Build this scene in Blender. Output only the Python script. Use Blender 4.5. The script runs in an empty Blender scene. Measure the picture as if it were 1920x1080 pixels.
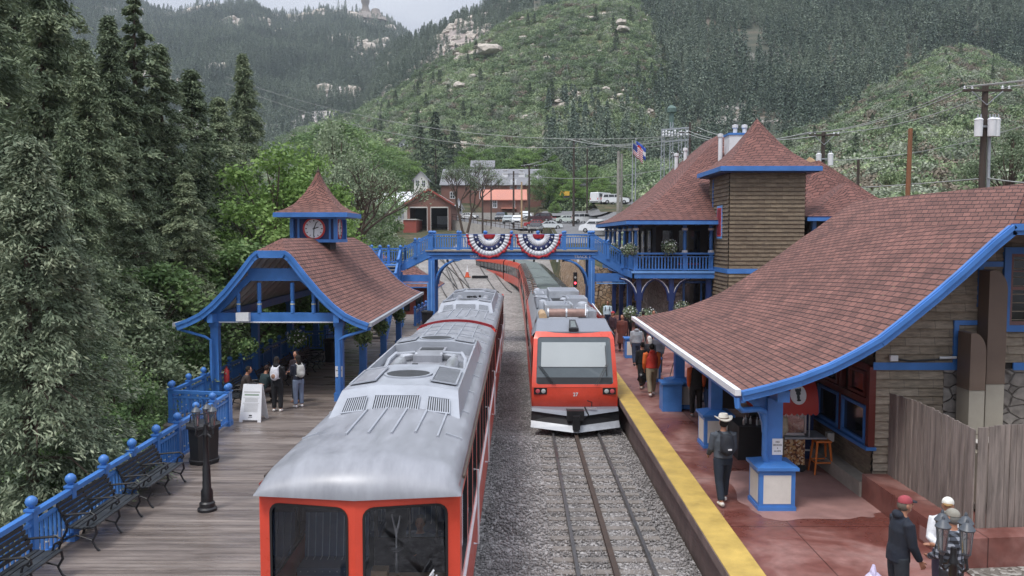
import bpy, bmesh, math, random
import numpy as np
from mathutils import Vector, Matrix
sc = bpy.context.scene
COL = sc.collection
R = math.radians
CAMZ = 6.5
FPX = 1560.0          # focal length in pixels of a 1920 px wide picture
HOR = 442.0           # horizon row
VPX = 970.0           # column the tracks run towards
cam_d = bpy.data.cameras.new('camera'); cam = bpy.data.objects.new('camera', cam_d); COL.objects.link(cam)
cam_d.sensor_width = 36.0; cam_d.lens = 36.0*FPX/1920.0
cam_d.clip_start = 0.1; cam_d.clip_end = 6000
cam.location = (0, 0, CAMZ)
cam.rotation_euler = (R(90)-math.atan((540-HOR)/FPX), 0, math.atan((VPX-960)/FPX))
sc.camera = cam
w = bpy.data.worlds.new('World'); sc.world = w; w.use_nodes = True
nt = w.node_tree; nt.nodes.clear()
SUN_EL, SUN_AZ = R(62), R(215)
sky = nt.nodes.new('ShaderNodeTexSky'); sky.sky_type = 'NISHITA'; sky.sun_disc = False
sky.sun_elevation = SUN_EL; sky.sun_rotation = SUN_AZ; sky.air_density = 1.0; sky.dust_density = 2.0
tc = nt.nodes.new('ShaderNodeTexCoord'); mp = nt.nodes.new('ShaderNodeMapping')
mp.inputs['Scale'].default_value = (1, 1, 3.2)
nz = nt.nodes.new('ShaderNodeTexNoise'); nz.inputs['Scale'].default_value = 3.0; nz.inputs['Detail'].default_value = 6
cr = nt.nodes.new('ShaderNodeValToRGB')
cr.color_ramp.elements[0].position = .32; cr.color_ramp.elements[0].color = (.66, .68, .73, 1)
cr.color_ramp.elements[1].position = .68; cr.color_ramp.elements[1].color = (1, 1, 1, 1)
mul = nt.nodes.new('ShaderNodeMix'); mul.data_type = 'RGBA'; mul.blend_type = 'MULTIPLY'; mul.inputs[0].default_value = 1
mul.inputs[7].default_value = (7.8, 8.1, 8.8, 1)
mx = nt.nodes.new('ShaderNodeMix'); mx.data_type = 'RGBA'; mx.inputs[0].default_value = .88
bg = nt.nodes.new('ShaderNodeBackground'); bg.inputs['Strength'].default_value = .115
out = nt.nodes.new('ShaderNodeOutputWorld')
L = nt.links.new
L(tc.outputs['Generated'], mp.inputs[0]); L(mp.outputs[0], nz.inputs['Vector']); L(nz.outputs[0], cr.inputs[0])
L(cr.outputs[0], mul.inputs[6]); L(sky.outputs[0], mx.inputs[6]); L(mul.outputs[2], mx.inputs[7])
spz = nt.nodes.new('ShaderNodeSeparateXYZ'); mz = nt.nodes.new('ShaderNodeMath'); mz.operation = 'MULTIPLY_ADD'; mz.use_clamp = False; mz.inputs[1].default_value = 1.0; mz.inputs[2].default_value = .32
mxz = nt.nodes.new('ShaderNodeMath'); mxz.operation = 'MAXIMUM'; mxz.inputs[1].default_value = 0
L(tc.outputs['Generated'], spz.inputs[0]); L(spz.outputs[2], mxz.inputs[0]); L(mxz.outputs[0], mz.inputs[0])
vm = nt.nodes.new('ShaderNodeVectorMath'); vm.operation = 'SCALE'; L(mx.outputs[2], vm.inputs[0]); L(mz.outputs[0], vm.inputs['Scale'])
L(vm.outputs[0], bg.inputs[0]); L(bg.outputs[0], out.inputs[0])
sun_d = bpy.data.lights.new('sun', 'SUN'); sun = bpy.data.objects.new('sun', sun_d); COL.objects.link(sun)
sun_d.energy = 1.3; sun_d.angle = R(14); sun_d.color = (1, .96, .9)
_d = Vector((math.sin(SUN_AZ)*math.cos(SUN_EL), math.cos(SUN_AZ)*math.cos(SUN_EL), math.sin(SUN_EL)))
sun.rotation_euler = _d.to_track_quat('Z', 'Y').to_euler()
sc.view_settings.view_transform = 'Standard'; sc.view_settings.look = 'None'
sc.view_settings.exposure = 0.84; sc.view_settings.gamma = 1.0
sc.cycles.max_bounces = 5; sc.cycles.diffuse_bounces = 4; sc.cycles.glossy_bounces = 2
sc.cycles.transmission_bounces = 4; sc.cycles.transparent_max_bounces = 8

def PX(px, Y): return (px-VPX)/FPX*Y                 # sideways metres of a picture column at depth Y
def PZ(py, Y): return CAMZ-(py-HOR)/FPX*Y            # height of a picture row at depth Y
def lerp(a, b, t): return a+(b-a)*t
def sstep(a, b, x):
    t = np.clip((x-a)/(b-a), 0, 1); return t*t*(3-2*t)

class MB:
    def __init__(s): s.v = []; s.f = []; s.m = []; s.uv = []
    def add(s, vs, fs, mat=0, uvs=None):
        o = len(s.v); s.v += [tuple(p) for p in vs]
        for k, f in enumerate(fs):
            s.f.append(tuple(o+i for i in f)); s.m.append(mat); s.uv.append(uvs[k] if uvs else None)
        return s
    def poly(s, pts, mat=0, uv=None): return s.add(pts, [tuple(range(len(pts)))], mat, [uv] if uv else None)
    def box(s, x0, x1, y0, y1, z0, z1, mat=0):
        if x0 > x1: x0, x1 = x1, x0
        if y0 > y1: y0, y1 = y1, y0
        if z0 > z1: z0, z1 = z1, z0
        v = [(x, y, z) for z in (z0, z1) for y in (y0, y1) for x in (x0, x1)]
        return s.add(v, [(0, 2, 3, 1), (4, 5, 7, 6), (0, 1, 5, 4), (2, 6, 7, 3), (0, 4, 6, 2), (1, 3, 7, 5)], mat)
    def cbox(s, c, sz, M=None, mat=0):
        M = M or Matrix.Identity(3); c = Vector(c)
        v = [c+M@Vector((x*sz[0]/2, y*sz[1]/2, z*sz[2]/2)) for z in (-1, 1) for y in (-1, 1) for x in (-1, 1)]
        return s.add(v, [(0, 2, 3, 1), (4, 5, 7, 6), (0, 1, 5, 4), (2, 6, 7, 3), (0, 4, 6, 2), (1, 3, 7, 5)], mat)
    def beam(s, p0, p1, w, h, mat=0, up=(0, 0, 1)):
        p0, p1 = Vector(p0), Vector(p1); d = (p1-p0); L_ = d.length; d.normalize()
        u = d.cross(Vector(up))
        if u.length < 1e-4: u = Vector((1, 0, 0))
        u.normalize(); n = u.cross(d)
        v = []
        for p in (p0, p1):
            for a, b in ((-1, -1), (1, -1), (1, 1), (-1, 1)): v.append(p+u*a*w/2+n*b*h/2)
        return s.add(v, [(3, 2, 1, 0), (4, 5, 6, 7), (0, 1, 5, 4), (1, 2, 6, 5), (2, 3, 7, 6), (3, 0, 4, 7)], mat)
    def tube(s, pts, r, n=8, mat=0, caps=True, ref=(1, 0, 0)):
        pts = [Vector(p) for p in pts]; k = len(pts)
        rs = r if isinstance(r, (list, tuple)) else [r]*k
        vs = []; fs = []; ref = Vector(ref)
        for i, p in enumerate(pts):
            t = (pts[min(i+1, k-1)]-pts[max(i-1, 0)]).normalized()
            u = ref-t*ref.dot(t)
            if u.length < .15: u = Vector((0, 1, 0))-t*t.y
            if u.length < .15: u = Vector((0, 0, 1))-t*t.z
            u.normalize(); q = t.cross(u)
            ra, rb = rs[i] if isinstance(rs[i], (list, tuple)) else (rs[i], rs[i])
            for j in range(n):
                a = 2*math.pi*j/n; vs.append(p+u*ra*math.cos(a)+q*rb*math.sin(a))
        for i in range(k-1):
            for j in range(n):
                a, b = i*n+j, i*n+(j+1) % n; fs.append((a, b, b+n, a+n))
        if caps: fs.append(tuple(range(n-1, -1, -1))); fs.append(tuple((k-1)*n+j for j in range(n)))
        return s.add(vs, fs, mat)
    def lathe(s, c, prof, n=12, mat=0, ax=None):
        c = Vector(c); M = ax or Matrix.Identity(3); vs = []; fs = []; k = len(prof)
        for r, z in prof:
            for j in range(n):
                a = 2*math.pi*(j+.5)/n; vs.append(c+M@Vector((max(r, 1e-4)*math.cos(a), max(r, 1e-4)*math.sin(a), z)))
        for i in range(k-1):
            for j in range(n):
                a, b = i*n+j, i*n+(j+1) % n; fs.append((a, b, b+n, a+n))
        fs.append(tuple(range(n-1, -1, -1))); fs.append(tuple((k-1)*n+j for j in range(n)))
        return s.add(vs, fs, mat)
    def ball(s, c, r, n=10, mat=0):
        rx, ry, rz = r if isinstance(r, (list, tuple)) else (r, r, r)
        m = max(4, n//2+1); prof = []
        for i in range(m+1):
            a = -math.pi/2+math.pi*i/m; prof.append((math.cos(a), math.sin(a)))
        return s.lathe(c, prof, n, mat, Matrix.Diagonal((rx, ry, rz)))
    def prism(s, pl, ax, a, b, mat=0):
        def P(u, v, t): return {'x': (t, u, v), 'y': (u, t, v), 'z': (u, v, t)}[ax]
        n = len(pl)
        v = [P(u, w_, a) for u, w_ in pl]+[P(u, w_, b) for u, w_ in pl]
        fs = [tuple(range(n)), tuple(range(2*n-1, n-1, -1))]+[(i, i+n, (i+1) % n+n, (i+1) % n) for i in range(n)]
        return s.add(v, fs, mat)
    def grid(s, P, mat=0, uv=None, flip=False):
        m, n = len(P), len(P[0]); vs = [p for row in P for p in row]; fs = []; us = []
        for i in range(m-1):
            for j in range(n-1):
                q = [(i, j), (i, j+1), (i+1, j+1), (i+1, j)]
                if flip: q.reverse()
                fs.append(tuple(a*n+b for a, b in q))
                if uv: us.append([uv[a][b] for a, b in q])
        return s.add(vs, fs, mat, us if uv else None)
    def sheet(s, P, th, mat=0, matb=None, mate=None, flip=False):
        """a roof surface with thickness: P[i][j], i along the eave, j up the slope; uv in metres"""
        uv = []
        for row in P:
            a = 0; r_ = []
            for j, p in enumerate(row):
                if j: a += (Vector(p)-Vector(row[j-1])).length
                r_.append(a)
            uv.append(r_)
        us = []
        for i, row in enumerate(P):
            us.append([])
            for j, p in enumerate(row):
                u = 0 if i == 0 else us[i-1][j][0]+(Vector(p)-Vector(P[i-1][j])).length
                us[i].append((u, uv[i][j]))
        s.grid(P, mat, us, flip)
        D = [[(p[0], p[1], p[2]-th) for p in row] for row in P]
        s.grid(D, mat if matb is None else matb, None, not flip)
        me = mat if mate is None else mate
        for T, B in ((P[0], D[0]), (P[-1], D[-1]), ([r[0] for r in P], [r[0] for r in D]), ([r[-1] for r in P], [r[-1] for r in D])):
            for k in range(len(T)-1): s.poly([T[k], T[k+1], B[k+1], B[k]], me)
        return s
    def build(s, name, mats, parent=None, smooth=35, **tags):
        if not isinstance(mats, (list, tuple)): mats = [mats]
        off = Vector((0, 0, 0)); q = parent
        while q is not None: off += q.location; q = q.parent
        me = bpy.data.meshes.new(name)
        me.from_pydata([(p[0]-off.x, p[1]-off.y, p[2]-off.z) for p in s.v], [], s.f)
        bm = bmesh.new(); bm.from_mesh(me)
        uvl = bm.loops.layers.uv.new('UVMap'); bm.faces.ensure_lookup_table()
        for k, f in enumerate(bm.faces):
            f.material_index = s.m[k]
            U = s.uv[k]
            if U:
                for l, u in zip(f.loops, U): l[uvl].uv = u
            else:
                f.normal_update(); n = f.normal
                if abs(n.z) > .98: t, b = Vector((1, 0, 0)), Vector((0, 1, 0))
                else: t = Vector((0, 0, 1)).cross(n).normalized(); b = n.cross(t)
                for l in f.loops: c = l.vert.co; l[uvl].uv = (c.dot(t), c.dot(b))
        bmesh.ops.recalc_face_normals(bm, faces=[f for f in bm.faces])
        bm.to_mesh(me); bm.free()
        for m_ in mats: me.materials.append(m_)
        if smooth:
            me.polygons.foreach_set('use_smooth', [True]*len(me.polygons)); me.set_sharp_from_angle(angle=R(smooth))
        o = bpy.data.objects.new(name, me); COL.objects.link(o)
        if parent is not None: o.parent = parent
        for k, v in tags.items(): o[k] = v
        return o

def tag(o, label=None, category=None, group=None, kind=None):
    if label: o['label'] = label
    if category: o['category'] = category
    if group: o['group'] = group
    if kind: o['kind'] = kind
    return o
def thing(name, label, cat, loc=(0, 0, 0), group=None):
    o = bpy.data.objects.new(name, None); o.empty_display_size = .3; COL.objects.link(o); o.location = loc
    return tag(o, label, cat, group)
def copy_tree(o, parent=None, loc=None, rz=None, label=None, sc_=None, group=None):
    c = o.copy(); COL.objects.link(c)
    if parent is not None: c.parent = parent
    if loc is not None: c.location = loc
    if rz is not None: c.rotation_euler = (0, 0, rz)
    if sc_ is not None: c.scale = sc_ if isinstance(sc_, tuple) else (sc_, sc_, sc_)
    if label: c['label'] = label
    if group: c['group'] = group
    for ch in list(o.children): copy_tree(ch, c)
    return c
def structure(o): o['kind'] = 'structure'; return o

def _h(ix, iy, s):
    n = (ix.astype(np.int64)*374761393+iy.astype(np.int64)*668265263+s*982451653) & 0x7fffffff
    n = ((n ^ (n >> 13))*1274126177) & 0x7fffffff
    return ((n ^ (n >> 16)) & 0xffff)/65535.0
def vnoise(x, y, s=0):
    x = np.asarray(x, float); y = np.asarray(y, float)
    ix, iy = np.floor(x), np.floor(y); fx, fy = x-ix, y-iy
    fx = fx*fx*(3-2*fx); fy = fy*fy*(3-2*fy)
    a, b = _h(ix, iy, s), _h(ix+1, iy, s); c, d = _h(ix, iy+1, s), _h(ix+1, iy+1, s)
    return (a*(1-fx)+b*fx)*(1-fy)+(c*(1-fx)+d*fx)*fy
def fbm(x, y, s=0, o=4):
    t = 0; a = .5; f = 1
    for k in range(o): t = t+a*(vnoise(x*f+k*17.3, y*f-k*9.1, s+k)-.5)*2; a *= .5; f *= 2.03
    return t

def srgb(h):
    h = h.lstrip('#'); c = [int(h[i:i+2], 16)/255 for i in (0, 2, 4)]
    return tuple(((x+.055)/1.055)**2.4 if x > .04045 else x/12.92 for x in c)
def newmat(name):
    m = bpy.data.materials.new(name); m.use_nodes = True; t = m.node_tree
    return m, t, t.nodes['Principled BSDF']
def N(t, ty, **kw):
    n = t.nodes.new(ty)
    for k, v in kw.items():
        if k.startswith('i_'): n.inputs[k[2:].replace('_', ' ')].default_value = v
        else: setattr(n, k, v)
    return n
def ramp(t, els):
    r = t.nodes.new('ShaderNodeValToRGB'); e = r.color_ramp.elements
    while len(e) < len(els): e.new(.5)
    for k, (p, c) in enumerate(els): e[k].position = p; e[k].color = (*c, 1) if len(c) == 3 else c
    return r
def sc3(c, f): return tuple(min(1, x*f) for x in c)
def mat(name, col, rough=.6, metal=0, var=.12, vs=2.0, bump=0, bs=30, col2=None, det=5, stretch=None, spec=None, world=False, coat=0):
    m, t, b = newmat(name); lk = t.links.new
    tc_ = N(t, 'ShaderNodeTexCoord'); src = tc_.outputs['Object']
    if world: src = N(t, 'ShaderNodeNewGeometry').outputs['Position']
    if stretch:
        mp_ = N(t, 'ShaderNodeMapping'); mp_.inputs['Scale'].default_value = stretch; lk(src, mp_.inputs[0]); src = mp_.outputs[0]
    nz_ = N(t, 'ShaderNodeTexNoise', i_Scale=vs, i_Detail=det, i_Roughness=.65); lk(src, nz_.inputs['Vector'])
    rp = ramp(t, [(.3, sc3(col, 1-var)), (.7, col2 or sc3(col, 1+var))]); lk(nz_.outputs[0], rp.inputs[0]); lk(rp.outputs[0], b.inputs['Base Color'])
    rr = ramp(t, [(.3, (max(0, rough-.12),)*3), (.7, (min(1, rough+.12),)*3)]); lk(nz_.outputs[0], rr.inputs[0]); lk(rr.outputs[0], b.inputs['Roughness'])
    b.inputs['Metallic'].default_value = metal
    if spec is not None: b.inputs['Specular IOR Level'].default_value = spec
    if coat: b.inputs['Coat Weight'].default_value = coat; b.inputs['Coat Roughness'].default_value = .15
    if bump:
        n2 = N(t, 'ShaderNodeTexNoise', i_Scale=bs, i_Detail=4.0); lk(src, n2.inputs['Vector'])
        bp = N(t, 'ShaderNodeBump', i_Strength=bump, i_Distance=.03); lk(n2.outputs[0], bp.inputs['Height']); lk(bp.outputs[0], b.inputs['Normal'])
    return m
def brickmat(name, c1, c2, mortar, bw, rh, ms, rough=.8, bump=.6, dist=.02, nscale=1.2, nvar=.35, off=.5):
    m, t, b = newmat(name); lk = t.links.new
    uv = N(t, 'ShaderNodeTexCoord').outputs['UV']
    br = N(t, 'ShaderNodeTexBrick', i_Scale=1.0); br.offset = off
    for k, v in (('Color1', c1), ('Color2', c2), ('Mortar', mortar)): br.inputs[k].default_value = (*v, 1)
    br.inputs['Brick Width'].default_value = bw; br.inputs['Row Height'].default_value = rh; br.inputs['Mortar Size'].default_value = ms
    br.inputs['Mortar Smooth'].default_value = .3; br.inputs['Bias'].default_value = 0
    lk(uv, br.inputs['Vector'])
    nz_ = N(t, 'ShaderNodeTexNoise', i_Scale=nscale, i_Detail=6.0, i_Roughness=.7); lk(uv, nz_.inputs['Vector'])
    rp = ramp(t, [(.3, (1-nvar,)*3), (.7, (1+nvar*.6,)*3)]); lk(nz_.outputs[0], rp.inputs[0])
    mm = N(t, 'ShaderNodeMix', data_type='RGBA', blend_type='MULTIPLY'); mm.inputs[0].default_value = 1
    lk(br.outputs[0], mm.inputs[6]); lk(rp.outputs[0], mm.inputs[7]); lk(mm.outputs[2], b.inputs['Base Color'])
    b.inputs['Roughness'].default_value = rough
    sx = N(t, 'ShaderNodeSeparateXYZ'); lk(uv, sx.inputs[0])
    dv = N(t, 'ShaderNodeMath', operation='DIVIDE'); dv.inputs[1].default_value = rh; lk(sx.outputs[1], dv.inputs[0])
    fr = N(t, 'ShaderNodeMath', operation='FRACT'); lk(dv.outputs[0], fr.inputs[0])
    ad = N(t, 'ShaderNodeMath', operation='SUBTRACT'); ad.inputs[0].default_value = 1; lk(fr.outputs[0], ad.inputs[1])
    a2 = N(t, 'ShaderNodeMath', operation='SUBTRACT'); lk(ad.outputs[0], a2.inputs[0]); lk(br.outputs['Fac'], a2.inputs[1])
    n3 = N(t, 'ShaderNodeTexNoise', i_Scale=25.0); lk(uv, n3.inputs['Vector'])
    a3 = N(t, 'ShaderNodeMath', operation='MULTIPLY_ADD'); a3.inputs[1].default_value = .5; lk(n3.outputs[0], a3.inputs[0]); lk(a2.outputs[0], a3.inputs[2])
    bp = N(t, 'ShaderNodeBump', i_Strength=bump, i_Distance=dist); lk(a3.outputs[0], bp.inputs['Height']); lk(bp.outputs[0], b.inputs['Normal'])
    return m
def glassmat(name, tint=(.6, .68, .7), refl=.35, rough=.05):
    m, t, b = newmat(name); lk = t.links.new; t.nodes.remove(b)
    tr = N(t, 'ShaderNodeBsdfTransparent'); tr.inputs[0].default_value = (*tint, 1)
    gl = N(t, 'ShaderNodeBsdfGlossy'); gl.inputs['Roughness'].default_value = rough; gl.inputs[0].default_value = (.9, .93, 1, 1)
    fz = N(t, 'ShaderNodeFresnel', i_IOR=1.5); ad = N(t, 'ShaderNodeMath', operation='ADD'); ad.inputs[1].default_value = refl; ad.use_clamp = True
    mxs = N(t, 'ShaderNodeMixShader'); lk(fz.outputs[0], ad.inputs[0]); lk(ad.outputs[0], mxs.inputs[0]); lk(tr.outputs[0], mxs.inputs[1]); lk(gl.outputs[0], mxs.inputs[2])
    lk(mxs.outputs[0], t.nodes['Material Output'].inputs[0]); return m

BLUE = (.055, .185, .50)
M = {}
M['blue'] = mat('blue_paint', BLUE, .42, var=.16, vs=1.6, bump=.08, bs=12, spec=.5)
M['blue_dark'] = mat('navy_paint', (.012, .03, .12), .45)
M['blue_light'] = mat('pale_blue_paint', (.16, .36, .72), .45)
M['white'] = mat('white_paint', (.70, .71, .73), .5, var=.08, vs=3)
M['cream'] = mat('cream_panel', (.60, .58, .54), .6, var=.1, vs=3)
M['roof'] = brickmat('red_shingles', (.245, .110, .088), (.15, .066, .054), (.04, .02, .02), .30, .15, .014, .85, 1.0, .045, .8, .38)
M['roof_far'] = brickmat('red_shingles_large', (.235, .10, .082), (.145, .06, .05), (.05, .022, .022), .40, .24, .02, .8, 1.0, .05, .5, .3)
M['shake'] = brickmat('weathered_shakes', (.35, .29, .225), (.26, .21, .155), (.20, .165, .13), .62, 1.0, .008, .88, .5, .03, 3.5, .5)
M['shake_brown'] = brickmat('brown_shakes', (.21, .165, .115), (.15, .115, .08), (.11, .085, .06), .6, 1.0, .008, .88, .5, .03, 3.0, .5)
M['darkwood'] = mat('dark_wood', (.03, .024, .02), .7)
M['maroon'] = mat('maroon_wood', (.12, .022, .016), .5, var=.25)
M['black'] = mat('black_metal', (.012, .012, .014), .45, var=.3)
M['black_mat'] = mat('black_plastic', (.016, .016, .018), .6)
M['chrome'] = mat('bare_metal', (.55, .56, .58), .35, metal=.8)
M['galv'] = mat('galvanised', (.36, .38, .41), .5, metal=.3, var=.2, vs=3)
M['red'] = mat('train_red', (.66, .068, .036), .36, var=.14, vs=1.4, coat=.25, bump=.03, bs=3, det=8)
M['darkred'] = mat('dark_red', (.25, .012, .018), .4)
M['silver'] = mat('silver_roof', (.27, .278, .305), .40, metal=.12, var=.20, vs=1.3, stretch=(3, .8, 1), bump=.05, bs=5, det=8)
M['silver2'] = mat('silver_panel', (.35, .37, .41), .38, metal=.1, var=.12, vs=1.6, bump=.03, bs=4)
M['greyroof'] = mat('grey_train_roof', (.19, .205, .24), .4, var=.1, vs=1.5)
M['greyroof2'] = mat('grey_green_roof', (.13, .155, .15), .35, var=.25, vs=.9)
M['grille'] = mat('dark_grille', (.025, .027, .03), .6)
M['glass'] = glassmat('window_glass')
M['glass_dark'] = mat('dark_window', (.012, .014, .018), .08, var=.3, vs=1, spec=.8)
M['rubber'] = mat('rubber', (.012, .012, .013), .8)
M['steel'] = mat('rail_steel', (.10, .095, .095), .38, metal=.6, var=.2)
M['rust'] = mat('rusty_steel', (.07, .048, .038), .7, metal=.2, var=.3)
M['concrete'] = mat('concrete', (.36, .34, .31), .8, var=.2, vs=1.3, bump=.2, bs=20)
M['tar'] = mat('dark_concrete', (.17, .125, .115), .75, var=.35, vs=1.8, bump=.25, bs=12, det=8, stretch=(1, 1, .5))
M['benchwood'] = mat('bench_slats', (.030, .034, .038), .45, var=.35, vs=3)
M['orange'] = mat('orange_metal', (.62, .17, .035), .4)
M['brownduct'] = mat('brown_duct', (.15, .105, .08), .5, var=.12)
M['tanduct'] = mat('tan_duct', (.33, .30, .25), .55, var=.12)
M['fence_wood'] = mat('grey_fence_boards', (.215, .18, .16), .85, var=.5, vs=1.4, bump=.4, bs=8, stretch=(9, 9, .7), det=7)
M['pole'] = mat('creosote_pole', (.055, .040, .032), .85, var=.3, stretch=(6, 6, .6))
M['pole_brown'] = mat('new_wood_pole', (.22, .095, .045), .8, var=.25, stretch=(6, 6, .6))
M['wire'] = mat('wire', (.30, .31, .30), .6)
M['cardboard'] = mat('cardboard', (.42, .29, .17), .8)
M['yellow'] = mat('yellow_edge', (.50, .345, .085), .66, var=.24, vs=1.8, bump=.3, bs=40, det=9)
M['brick'] = mat('brown_wall', (.20, .098, .075), .8, var=.15, vs=.6)
M['brick_red'] = mat('red_wall', (.30, .070, .050), .75, var=.12, vs=.6)
M['pinkroof'] = mat('coral_roof', (.52, .21, .15), .6, var=.1, vs=.5)
M['slate'] = mat('grey_metal_roof', (.20, .20, .215), .55, var=.12, vs=.4)
M['skin'] = mat('skin', (.42, .22, .15), .55, var=.1)
# ================================================================== THE SETTING
def gravelmat(name, c0, c1, c2, s=16.0, big=.25):
    m, t, b = newmat(name); lk = t.links.new
    P = N(t, 'ShaderNodeNewGeometry').outputs['Position']
    v = N(t, 'ShaderNodeTexVoronoi', i_Scale=s); lk(P, v.inputs['Vector'])
    sx = N(t, 'ShaderNodeSeparateColor'); lk(v.outputs['Color'], sx.inputs[0])
    rp = ramp(t, [(0, c0), (.5, c1), (1, c2)]); lk(sx.outputs[0], rp.inputs[0])
    n = N(t, 'ShaderNodeTexNoise', i_Scale=.35, i_Detail=6.0); lk(P, n.inputs['Vector'])
    r2 = ramp(t, [(.3, (1-big,)*3), (.7, (1+big*.5,)*3)]); lk(n.outputs[0], r2.inputs[0])
    mm = N(t, 'ShaderNodeMix', data_type='RGBA', blend_type='MULTIPLY'); mm.inputs[0].default_value = 1
    lk(rp.outputs[0], mm.inputs[6]); lk(r2.outputs[0], mm.inputs[7]); lk(mm.outputs[2], b.inputs['Base Color'])
    bp = N(t, 'ShaderNodeBump', i_Strength=1.0, i_Distance=.05); bp.invert = True
    lk(v.outputs['Distance'], bp.inputs['Height']); lk(bp.outputs[0], b.inputs['Normal']); b.inputs['Roughness'].default_value = .8
    return m
M['ballast'] = gravelmat('ballast_gravel', (.07, .065, .066), (.24, .225, .22), (.50, .48, .47))
M['stones'] = mat('ballast_stone', (.26, .245, .24), .8, var=.5, vs=.9)
M['yard'] = gravelmat('yard_gravel', (.19, .175, .165), (.27, .25, .235), (.37, .35, .33), 6.0)
M['asphalt'] = mat('asphalt', (.16, .16, .165), .8, var=.2, vs=.3, bump=.2, bs=20, world=True)
M['soil'] = gravelmat('pebbly_soil', (.10, .085, .07), (.17, .15, .13), (.36, .34, .31), 12.0)

def plankmat():
    m, t, b = newmat('wet_deck_planks'); lk = t.links.new
    P = N(t, 'ShaderNodeNewGeometry').outputs['Position']
    sx = N(t, 'ShaderNodeSeparateXYZ'); lk(P, sx.inputs[0])
    dv = N(t, 'ShaderNodeMath', operation='DIVIDE'); dv.inputs[1].default_value = .145; lk(sx.outputs[1], dv.inputs[0])
    fl = N(t, 'ShaderNodeMath', operation='FLOOR'); lk(dv.outputs[0], fl.inputs[0])
    fr = N(t, 'ShaderNodeMath', operation='FRACT'); lk(dv.outputs[0], fr.inputs[0])
    wn = N(t, 'ShaderNodeTexWhiteNoise', noise_dimensions='1D'); lk(fl.outputs[0], wn.inputs['W'])
    mp_ = N(t, 'ShaderNodeMapping'); mp_.inputs['Scale'].default_value = (.8, 7, 1); lk(P, mp_.inputs[0])
    n = N(t, 'ShaderNodeTexNoise', i_Scale=1.0, i_Detail=7.0, i_Roughness=.7); lk(mp_.outputs[0], n.inputs['Vector'])
    mp2 = N(t, 'ShaderNodeMapping'); mp2.inputs['Scale'].default_value = (.5, 2.4, 1); lk(P, mp2.inputs[0])
    n2 = N(t, 'ShaderNodeTexNoise', i_Scale=.8, i_Detail=5.0); lk(mp2.outputs[0], n2.inputs['Vector'])
    s1 = N(t, 'ShaderNodeMath', operation='MULTIPLY_ADD'); s1.inputs[1].default_value = .22; lk(wn.outputs[0], s1.inputs[0]); lk(n.outputs[0], s1.inputs[2])
    rp = ramp(t, [(.30, (.06, .047, .04)), (.55, (.15, .122, .108)), (.80, (.26, .22, .195))]); lk(s1.outputs[0], rp.inputs[0])
    gp = ramp(t, [(.0, (.25,)*3), (.06, (1,)*3), (.94, (1,)*3), (1.0, (.25,)*3)]); lk(fr.outputs[0], gp.inputs[0])
    mm = N(t, 'ShaderNodeMix', data_type='RGBA', blend_type='MULTIPLY'); mm.inputs[0].default_value = 1
    lk(rp.outputs[0], mm.inputs[6]); lk(gp.outputs[0], mm.inputs[7]); lk(mm.outputs[2], b.inputs['Base Color'])
    rr = ramp(t, [(.38, (.22,)*3), (.6, (.62,)*3)]); lk(n2.outputs[0], rr.inputs[0]); lk(rr.outputs[0], b.inputs['Roughness'])
    bp = N(t, 'ShaderNodeBump', i_Strength=.5, i_Distance=.012)
    hh = N(t, 'ShaderNodeMath', operation='MULTIPLY_ADD'); hh.inputs[1].default_value = .5; lk(n.outputs[0], hh.inputs[0]); lk(gp.outputs[0], hh.inputs[2])
    lk(hh.outputs[0], bp.inputs['Height']); lk(bp.outputs[0], b.inputs['Normal'])
    return m
M['planks'] = plankmat()
def platmat():
    m, t, b = newmat('red_concrete'); lk = t.links.new
    P = N(t, 'ShaderNodeNewGeometry').outputs['Position']
    n = N(t, 'ShaderNodeTexNoise', i_Scale=.55, i_Detail=8.0, i_Roughness=.62, i_Distortion=.6); lk(P, n.inputs['Vector'])
    rp = ramp(t, [(.38, (.150, .050, .040)), (.50, (.195, .078, .064)), (.60, (.265, .135, .118)), (.72, (.32, .19, .17))]); lk(n.outputs[0], rp.inputs[0])
    n4 = N(t, 'ShaderNodeTexNoise', i_Scale=5.0, i_Detail=6.0); lk(P, n4.inputs['Vector'])
    r4 = ramp(t, [(.3, (.82,)*3), (.7, (1.12,)*3)]); lk(n4.outputs[0], r4.inputs[0])
    mm = N(t, 'ShaderNodeMix', data_type='RGBA', blend_type='MULTIPLY'); mm.inputs[0].default_value = 1
    lk(rp.outputs[0], mm.inputs[6]); lk(r4.outputs[0], mm.inputs[7]); lk(mm.outputs[2], b.inputs['Base Color'])
    rr = ramp(t, [(.36, (.24,)*3), (.56, (.66,)*3)]); lk(n.outputs[0], rr.inputs[0])
    jb = N(t, 'ShaderNodeTexBrick', i_Scale=1.0); jb.offset = 0; jb.inputs['Brick Width'].default_value = 2.6; jb.inputs['Row Height'].default_value = 3.1; jb.inputs['Mortar Size'].default_value = .012; jb.inputs['Color1'].default_value = jb.inputs['Color2'].default_value = (1, 1, 1, 1); jb.inputs['Mortar'].default_value = (.35, .3, .3, 1); lk(P, jb.inputs['Vector'])
    m5 = N(t, 'ShaderNodeMix', data_type='RGBA', blend_type='MULTIPLY'); m5.inputs[0].default_value = 1; lk(mm.outputs[2], m5.inputs[6]); lk(jb.outputs[0], m5.inputs[7]); lk(m5.outputs[2], b.inputs['Base Color']); lk(rr.outputs[0], b.inputs['Roughness'])
    bp = N(t, 'ShaderNodeBump', i_Strength=.12, i_Distance=.02); lk(n4.outputs[0], bp.inputs['Height']); lk(bp.outputs[0], b.inputs['Normal'])
    return m
M['platform'] = platmat()

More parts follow.
